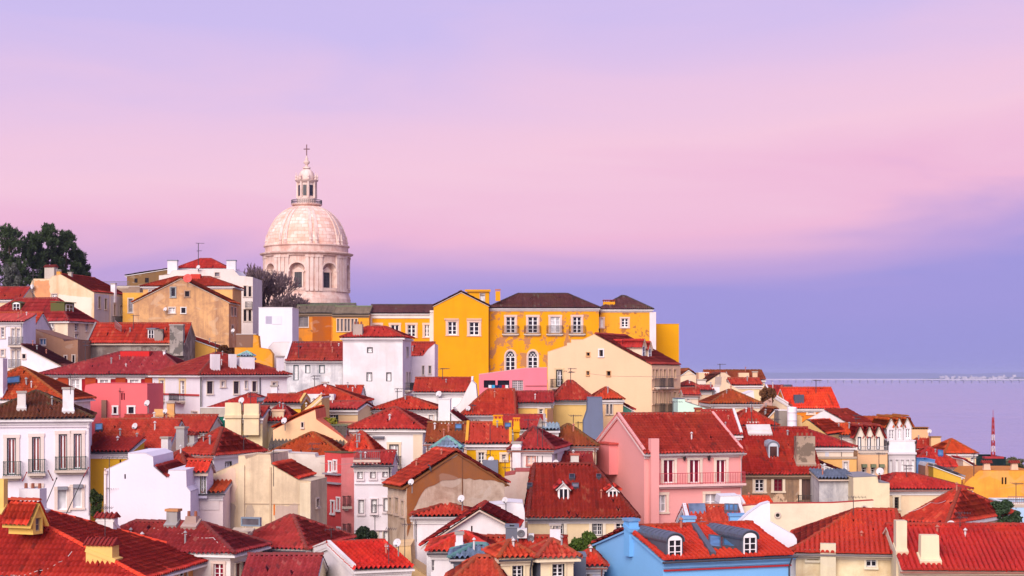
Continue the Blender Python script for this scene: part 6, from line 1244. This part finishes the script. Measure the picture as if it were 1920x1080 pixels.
tree('low green bush at the foot of the orange slope house', 1848, 942, 962, 24, 128, (58, 78, 48), 'dkgreen3', 14, 260, .2, False, 'bush', 'bush', seed=48)
tree('scrubby bush cluster on the right margin by the mast', 1905, 858, 886, 50, 236, (92, 92, 70), 'scrub', 18, 240, .4, False, 'bush', 'bush', seed=49)
tree('brown vine clump hanging over the pinkish stone wall', 1437, 722, 758, 34, 176.5, (112, 74, 48), 'vine', 18, 200, .28, False, 'vine', 'vine', trunk=.3, seed=50)
def bare_tree(label, px, ytop, ybot, wpx, Y, seed):
    k = Y/F; b = P(px, ybot, Y); hgt = (ybot-ytop)*k; w = wpx*k/2; root = empty('bare_tree', b-Vector((0, 0, 3))); tag(root, label, 'tree', 'bare trees below the dome'); r = random.Random(seed)
    tr = MB(); tw = MB()
    def grow(p, d, l, rad, lev):
        q = p+d*l; (tr if lev < 3 else tw).tube(p, q, rad, rad*.72, 5 if lev < 3 else 3, False)
        if lev >= 6: return
        for i in range(3 if lev < 4 else 2+(r.random() < .5)):
            nd = (d+Vector((r.uniform(-.75, .75)*w/hgt*2.0, r.uniform(-.6, .6), r.uniform(-.25, .45)))).normalized(); grow(q, nd, l*r.uniform(.66, .86), max(rad*.66, .06), lev+1)
    for i in range(4): grow(Vector((i*.3-.3, 0, 0)), Vector((r.uniform(-.35, .35), r.uniform(-.2, .2), 1)).normalized(), hgt*.36, .26, 0)
    tr.build('trunk', simple((92, 76, 78), .9), root); o = tw.build('crown', simple((118, 96, 100), .9), root); o['kind'] = 'stuff'
bare_tree('bare twiggy tree right of the white hilltop house', 474, 505, 600, 60, 292, 3)
bare_tree('bare twiggy tree against the drum of the dome', 512, 510, 596, 62, 296, 8)
bare_tree('small bare tree low in front of the drum', 540, 540, 598, 46, 290, 12)

# ================================================================== dishes, aerials, laundry, mast
for a in (('W26b', 276, 756, 6, 'white satellite dish on the salmon pink block side'), ('W26b', 310, 771, 5, 'white satellite dish between two tan chimneys'), ('U8', 372, 501, 4, 'small white satellite dish on the hilltop attic'), ('W5', 823, 739, 6, 'white satellite dish beside the stub chimney under the palace'),
          ('W28b', 533, 789, 6, 'white satellite dish on a pole above the grey roof'), ('W15', 771, 904, 6, 'white satellite dish at the left corner of the brown gable'), ('F4', 745, 1018, 8, 'large white satellite dish beside the peach block'), ('F5', 865, 935, 7, 'white satellite dish low on the brown gable'),
          ('F5e', 947, 938, 6, 'white satellite dish on the white flue wall'), ('W6', 878, 766, 5, 'white satellite dish at the lower left of the plain red slope'), ('W11b', 921, 862, 6, 'white satellite dish on the bright yellow house'), ('W12', 1042, 868, 6, 'white satellite dish right of the boarded window'),
          ('W27', 453, 751, 6, 'white satellite dish on the left cream chimney stack'), ('F15b', 1650, 884, 7, 'white satellite dish on the cream flat block'), ('F13', 1783, 984, 8, 'large white satellite dish at the eave of the pyramid roof'), ('W25', 253, 799, 6, 'white satellite dish behind the skylight red roof'),
          ('U6', 310, 580, 4, 'white satellite dish on the tan gable beside a window'), ('U6', 437, 620, 4, 'white satellite dish low on the right corner of the tan house'), ('U1', 60, 538, 5, 'white satellite dish on the peeling left block under pines'), ('M4b', 1690, 888, 5, 'white satellite dish at the foot of the grey front'), ('M11a', 1743, 809, 4, 'white satellite dish beside the vented chimney by the river')): dish(*a)
o = empty('satellite_dish', P(352, 530, 224)); tag(o, 'round red satellite dish on top of the tan gable', 'satellite dish', 'satellite dishes on the roofs')
mb = MB(); mb.lathe([(.001, 0), (.35, .03), (.58, .12), (.6, .1), (.3, -.02), (.001, -.04)], 16); rot = Matrix.Rotation(R(75), 4, 'X'); mb.v = [tuple(rot @ Vector(v)+Vector((0, 0, .55))) for v in mb.v]; mb.build('reflector', simple((214, 66, 56), .5), o, True)
mb = MB(); mb.tube((0, .1, -.6), (0, .1, .5), .04); mb.build('mast', simple((110, 90, 90), .5), o)
for a in (('U8', 372, 456, 504, 'tall thin aerial on the hilltop attic', ((0, .9), (.3, .5))), ('W20', 132, 700, 728, 'aerial above the right white chimney of the balcony house', ((.3, .5),)), ('W19', 205, 858, 985, 'tall leaning aerial in front of the white stepped wall', ((0, 1.1), (.45, .5)), ), ('F1', 197, 945, 1018, 'upright aerial on the yellow front chimney', ((.1, .4),)),
          ('W22', 225, 727, 785, 'thin pole aerial on the salmon pink block', ((.1, .3),)), ('W26', 457, 815, 852, 'thin aerial on the crimson hip roof', ((.1, .3),)), ('W18', 513, 832, 900, 'aerial pole leaning over the beige gable', ((.05, .5), (.25, .4))), ('W17r', 585, 832, 880, 'aerial with two booms above the beige gable roof', ((0, .6), (.2, .5))),
          ('W10', 692, 806, 850, 'aerial in front of the quoined white house', ((0, .7), (.2, .4))), ('F3', 621, 990, 1045, 'aerial on the cream balcony house roof', ((.05, .9),)), ('F4', 729, 990, 1075, 'tall aerial at the front white verge house', ((.02, .4),)), ('F5c', 759, 975, 1060, 'slim mast left of the front white hip house', ((.1, .4),)), ('F8', 947, 860, 945, 'tall aerial at the right end of the brown gable', ((.05, .5), (.2, .4))),
          ('W12', 1008, 800, 890, 'tall mast before the white boarded house', ((.02, .3),)), ('W12', 1017, 790, 892, 'taller mast beside the first before the boarded house', ((.02, .3),)), ('C1', 1056, 695, 727, 'aerial on the cream gable block beside its balcony', ((.02, 1.1),)), ('M10', 1409, 752, 808, 'thin aerial above the pale flue near the water tank', ((.05, 1.0),)),
          ('M2', 1452, 775, 812, 'aerial on the derelict house ridge', ((.3, .5),)), ('M3', 1578, 815, 880, 'aerial before the cream over orange house', ((.05, .6),)), ('F15b', 1648, 848, 895, 'aerial before the peach dormer house', ((.05, .5),)), ('W8', 1084, 790, 826, 'aerial on the rusty hip roof', ((.05, .5),)), ('P2', 793, 640, 700, 'aerial in front of the palace gable wing', ((.1, .5),)),
          ('U2', 62, 505, 560, 'branched aerial above the cream hip house', ((.0, .6), (.2, .7))), ('W6', 886, 758, 800, 'thin aerial on the plain red slope', ((.05, .3),)), ('W11b', 919, 795, 890, 'tall thin mast on the bright yellow house', ((.6, .8),)), ('W16', 703, 945, 1018, 'crooked aerial in the alley before the white house', ((.02, .5), (.3, .4)))): antenna(*a)
aircon('F6s', 970, 990, 988, 1008, 'pale air conditioner with round fan beside the slate box')
aircon('F6m', 991, 1000, 1001, 1016, 'small air conditioner right of the larger one')
# laundry on the pink terrace
LC = [((236, 236, 242), 'white'), ((60, 170, 220), 'light blue'), ((30, 34, 84), 'navy blue'), ((40, 40, 96), 'dark indigo'), ((186, 24, 40), 'red'), ((240, 226, 226), 'cream')]
for i, (c, nm) in enumerate(LC):
    x0 = 916+i*6.3; a = P(x0, 722, 177.4); w_ = 5.6*177.4/F; hh = (7 if i != 1 else 9)*177.4/F; mb = MB(); n = 6
    top = [(w_*j/n, -.03*math.sin(j*1.9+i), 0) for j in range(n+1)]; bot = [(w_*j/n, -.06*math.sin(j*1.9+i)-.02, -hh*(1+.06*math.sin(j+i))) for j in range(n+1)]
    vs = top+bot; k_ = len(vs); vs += [(x, y+.02, z) for x, y, z in vs]; m_ = n+1
    fs = [(j, j+1, m_+j+1, m_+j) for j in range(n)]+[(k_+j, k_+m_+j, k_+m_+j+1, k_+j+1) for j in range(n)]+[(j, k_+j, k_+j+1, j+1) for j in range(n)]+[(m_+j, m_+j+1, k_+m_+j+1, k_+m_+j) for j in range(n)]
    mb.add(vs, fs); o = mb.build('laundry', simple(c, .8), None); o.location = a; tag(o, nm+' cloth on the washing line of the pink terrace', 'laundry', 'washing on the pink terrace line')
# closed parasol on the corner house balcony
hh_ = HOUSES['W24']; q, z = hh_.uv('l', 296, 748); o0, U, N, L_ = hh_.face('l'); wp = hh_.M @ (o0+U*q+N*.35+Vector((0, 0, z)))
po = empty('folded_parasol', wp); tag(po, 'folded dark red parasol on the left balcony of the corner house', 'parasol')
mb = MB(); mb.tube((0, 0, 0), (0, 0, 1.5), .03); mb.lathe([(.18, 0), (.18, .06), (.03, .08)], 10); mb.build('pole', simple((60, 60, 66), .5), po)
mb = MB(); mb.lathe([(.02, 1.62), (.07, 1.5), (.14, 1.2), (.26, .8), (.32, .55), (.2, .5)], 9); mb.build('canopy', simple((120, 40, 44), .8), po)
# red and white mast by the river
ms = P(1862, 858, 229); mr = empty('lattice_mast', ms); tag(mr, 'red and white lattice mast standing before the river', 'mast'); Hm = 75*229/F
RW = [simple((168, 40, 48), .6), simple((206, 186, 194), .6)]
for s_ in range(7):
    mb = MB(); za, zb_ = Hm*s_/7, Hm*(s_+1)/7; w0, w1 = .42-.24*s_/7, .42-.24*(s_+1)/7; cs = [(-1, -1), (1, -1), (1, 1), (-1, 1)]
    for j in range(4):
        a, b = cs[j], cs[(j+1) % 4]; mb.tube((a[0]*w0*.5, a[1]*w0*.5, za), (a[0]*w1*.5, a[1]*w1*.5, zb_), .055, n=4); mb.tube((a[0]*w0*.5, a[1]*w0*.5, za), (b[0]*w1*.5, b[1]*w1*.5, zb_), .045, n=4); mb.tube((a[0]*w1*.5, a[1]*w1*.5, zb_), (b[0]*w1*.5, b[1]*w1*.5, zb_), .045, n=4)
    mb.build('mast_section', RW[1 if s_ in (1, 3) else 0], mr)
mb = MB(); mb.tube((0, 0, Hm), (0, 0, Hm+1.0), .03); mb.box(-1.3, 1.3, -.6, .6, -.1, .15); mb.build('platform', RW[0], mr)
# white water tank
tk = empty('water_tank', P(1485, 800, 150)); tag(tk, 'white cylindrical water tank behind the tan block', 'tank')
mb = MB(); rt = 9*150/F; mb.lathe([(0, 0), (rt, 0), (rt, 1.65), (rt*.9, 1.72), (0, 1.76)], 24); mb.build('tank_body', simple((232, 226, 232), .5, var=.15), tk)
mb = MB(); mb.lathe([(rt+.01, .5), (rt+.03, .5), (rt+.03, .56), (rt+.01, .56)], 24); mb.lathe([(rt+.01, 1.2), (rt+.03, 1.2), (rt+.03, 1.26), (rt+.01, 1.26)], 24); mb.build('hoop', simple((196, 190, 196), .5), tk)


# ================================================================== cables, poles, lamps, small extras
def cable(label, pts, Y, r=.018, c=(214, 196, 196)):
    """pts: (x, y, depth) pixels along a slack cable"""
    q = [P(a, b, d) for a, b, d in pts]; o0 = q[0]; mb = MB()
    for i in range(len(q)-1):
        for k in range(6):
            f = lambda t: q[i].lerp(q[i+1], t)-Vector((0, 0, .12*math.sin(math.pi*t)))
            mb.tube(f(k/6)-o0, f((k+1)/6)-o0, r, n=4, cap=False)
    o = mb.build('cable', simple(c, .6)); o.location = o0; tag(o, label, 'cable', 'loose cables over the roofs')
def roofpt(hk, x, y): p, n, Yh = HOUSES[hk].hit(x, y); return (x, y, Yh-.35)
def roof_cable(label, hk, pts): cable(label, [roofpt(hk, x, y) for x, y in pts], 0)
roof_cable('pale cable curving over the big corner roof', 'F1', [(20, 1078), (70, 1070), (110, 1054), (135, 1034)])
roof_cable('pale cable along the roof with three red framed windows below', 'F2', [(235, 992), (290, 990), (345, 1000), (400, 1008), (425, 1026)])
roof_cable('pale cable crossing the stained cream house roof', 'F11', [(1530, 1022), (1590, 1006), (1640, 1000), (1685, 985)])
roof_cable('pale cable zigzagging over the red pyramid roof', 'F13', [(1700, 960), (1745, 942), (1775, 938), (1810, 965)])
roof_cable('pale cable over the skylight red roof', 'W25', [(172, 822), (220, 836), (250, 820)])
roof_cable('pale cable on the cream hip house roof', 'U2', [(10, 592), (60, 586), (100, 583)])
roof_cable('pale cable drooping on the orange roof', 'W21', [(10, 735), (40, 724), (58, 704)])
cable('thin wire strung between cream gable block and mint house', [(1100, 700, 178), (1200, 706, 172), (1300, 702, 176)], 0, .02, (120, 104, 104))
cable('thin wire strung across the alley to the brown gable', [(600, 868, 112), (680, 866, 112), (760, 872, 106)], 0, .014, (150, 130, 130))
for lb, x0, y0, x1, y1, c in (('black pole leaning from the balcony house towards the corner roof', 84, 950, 106, 897, (30, 30, 36)), ('long black pole leaning right of the first pole', 124, 964, 157, 893, (30, 30, 36)), ('short red pole on the balcony house under the first balcony', 42, 902, 50, 886, (150, 60, 56)), ('short red pole on the balcony house between balconies', 90, 882, 99, 900, (150, 60, 56)), ('short red tipped pole at the right edge of the balcony house', 157, 893, 166, 877, (150, 60, 56))):
    a = P(x0, y0, 107.5); b = P(x1, y1, 108.3); o = empty('flag_pole', a); tag(o, lb, 'pole'); mb = MB(); mb.tube((0, 0, 0), b-a, .035, .028, 6); mb.build('shaft', simple(c, .5), o); mb = MB(); mb.tube((b-a)*.97, (b-a)*1.03, .05, n=6); mb.build('tip', simple(c, .5), o)
hp = HOUSES['M1']
for lb, x in (('black wall lantern left of the pink house centre window', 1281), ('black wall lantern right of the pink house centre window', 1327)):
    u, z = hp.uv('f', x, 858); o0, U, N, L_ = hp.face('f'); w_ = hp.M @ (o0+U*u+N*.22+Vector((0, 0, z))); o = empty('wall_lantern', w_, hp.a); tag(o, lb, 'lantern')
    mb = MB(); mb.lathe([(.02, .28), (.16, .16), (.13, .14), (.09, -.16), (.03, -.22)], 8); mb.build('cage', simple((40, 26, 30), .5), o)
    mb = MB(); mb.tube((0, .22, .2), (0, 0, .32), .02); mb.tube((0, 0, .32), (0, 0, .26), .02); mb.build('bracket', simple((40, 26, 30), .5), o)
hp = HOUSES['F15']
for lb, x, y in (('round vent with dark bore in the long cream wall', 1458, 966), ('small round vent near the right end of the long wall', 1620, 953)):
    u, z = hp.uv('f', x, y); o0, U, N, L_ = hp.face('f'); mb = MB(); mb.lathe([(.12, 0), (.14, .08), (.22, .08), (.24, 0)], 20); rot = Matrix.Rotation(R(90), 4, 'X'); mb.v = [tuple(rot @ Vector(v)+Vector((u, -.01, z))) for v in mb.v]; o = mb.build('vent', plaster((206, 190, 176), .5), hp.root)
    mb = MB(); mb.lathe([(.001, 0), (.13, 0)], 20); mb.v = [tuple(rot @ Vector(v)+Vector((u, -.02, z))) for v in mb.v]; mb.build('vent_bore', simple((40, 34, 34), .8), o)
# solar panel and water heater on the white flues behind the blue house
a = P(1306, 962, 100); o = empty('solar_panel', a, R(10)); tag(o, 'tilted grey solar panel above the roof behind the blue house', 'solar panel')
mb = MB(); mb.prism([(-.5, -.3, 0), (.5, -.3, 0), (.62, .4, .55), (-.38, .4, .55)], (0, .03, -.06)); mb.build('panel', glass((110, 128, 156), .2), o); mb = MB(); mb.tube((-.35, .35, .5), (-.35, .35, -.5), .03); mb.tube((.5, .35, .5), (.5, .35, -.5), .03); mb.tube((-.45, -.25, 0), (-.45, -.25, -.3), .03); mb.build('stand', simple((150, 150, 156), .5), o)
for i, (x, c, nm) in enumerate(((1284, (206, 30, 44), 'bright red'), (1288, (40, 90, 96), 'dark teal'), (1293, (186, 30, 60), 'crimson'))):
    a = P(x, 737, 183); mb = MB(); w_ = .2; mb.add([(-w_, 0, 0), (0, -.06, 0), (w_, 0, 0), (w_*.9, 0, -.5), (0, -.1, -.55), (-w_*.9, 0, -.5), (-w_, .03, 0), (0, -.03, 0), (w_, .03, 0), (w_*.9, .03, -.5), (0, -.07, -.55), (-w_*.9, .03, -.5)], [(0, 1, 4, 5), (1, 2, 3, 4), (6, 11, 10, 7), (7, 10, 9, 8), (0, 6, 7, 1), (1, 7, 8, 2), (5, 4, 10, 11), (4, 3, 9, 10), (0, 5, 11, 6), (2, 8, 9, 3)])
    o = mb.build('laundry', simple(c, .8)); o.location = a; tag(o, nm+' cloth drying beside the far cream cluster', 'laundry', 'washing by the far cream cluster')
# terrace railing behind the quoined white house, slate party strip on the blue house roof
hp = HOUSES['W16']; hp.bal('f', 664, 712, 846, 862, .05, (110, 100, 104))
hp = HOUSES['F9']; a, n, _ = hp.hit(1300, 994); b, _, _ = hp.hit(1336, 1049); mb = MB(); t = (b-a).normalized(); S_ = t.cross(n).normalized()
mb.hexa([p_+S_*x+n*z for z in (.05, .4) for (p_, x) in ((a, -.14), (a, .14), (b, .14), (b, -.14))]); mb.build('party_strip', simple((84, 90, 104), .5), hp.root)
for i, (hk, x, yt, yb, lb) in enumerate((('W24', 404, 640, 668, 'aerial behind the tallest white chimney of the corner house'), ('W2', 560, 640, 676, 'aerial on the damp stained house roof'), ('M1', 1262, 752, 784, 'aerial on the pink house ridge'), ('F14', 1700, 872, 900, 'aerial on the flat red hip roof'), ('M6', 1530, 712, 740, 'aerial on the bright orange roof by the river'),
        ('M5c', 1605, 778, 805, 'aerial near the pointed cream dormers'), ('M7d', 1350, 682, 704, 'aerial on the far cream parapet gable'), ('W23', 160, 640, 670, 'aerial on the red mansard roof'), ('U5', 250, 590, 622, 'aerial on the stone walled house'), ('W9', 745, 728, 752, 'aerial on the small window white house'), ('W13', 1075, 778, 806, 'aerial at the rusty hip roof top'),
        ('F17', 1826, 850, 886, 'aerial on the orange slope house'), ('F18', 1905, 905, 944, 'aerial on the pale blue house'), ('W30', 590, 704, 730, 'aerial on the long low red hip roof'), ('M3', 1492, 780, 806, 'aerial over the cream and orange house'), ('F12', 1800, 960, 1000, 'aerial on the coarse barrel tile roof'), ('F11', 1600, 930, 972, 'aerial on the stained cream house'),
        ('W8', 1070, 690, 722, 'aerial on the pale yellow blank house'), ('W5', 830, 690, 716, 'aerial on the white verge house'), ('W27', 470, 735, 768, 'aerial between the two cream stacks'), ('W12', 990, 786, 812, 'short aerial on the boarded house pyramid'))): antenna(hk, x, yt, yb, lb, ((.04, .55), (.25, .4)) if i % 2 else ((.05, .7),))
# ================================================================== air
hz = MB(); hz.box(-15600, 15600, -900, 30600, -12, 142)
hm = bpy.data.materials.new('haze_air'); hm.use_nodes = True; hn = hm.node_tree; hn.nodes.clear()
ho = hn.nodes.new('ShaderNodeOutputMaterial'); hv = hn.nodes.new('ShaderNodeVolumePrincipled'); hv.inputs['Color'].default_value = (.58, .63, 1.0, 1); hv.inputs['Density'].default_value = 5e-5; hv.inputs['Anisotropy'].default_value = 0
hn.links.new(hv.outputs[0], ho.inputs['Volume'])
o = hz.build('haze', hm); o['kind'] = 'stuff'; tag(o, 'thin blue evening haze over town and river', None)
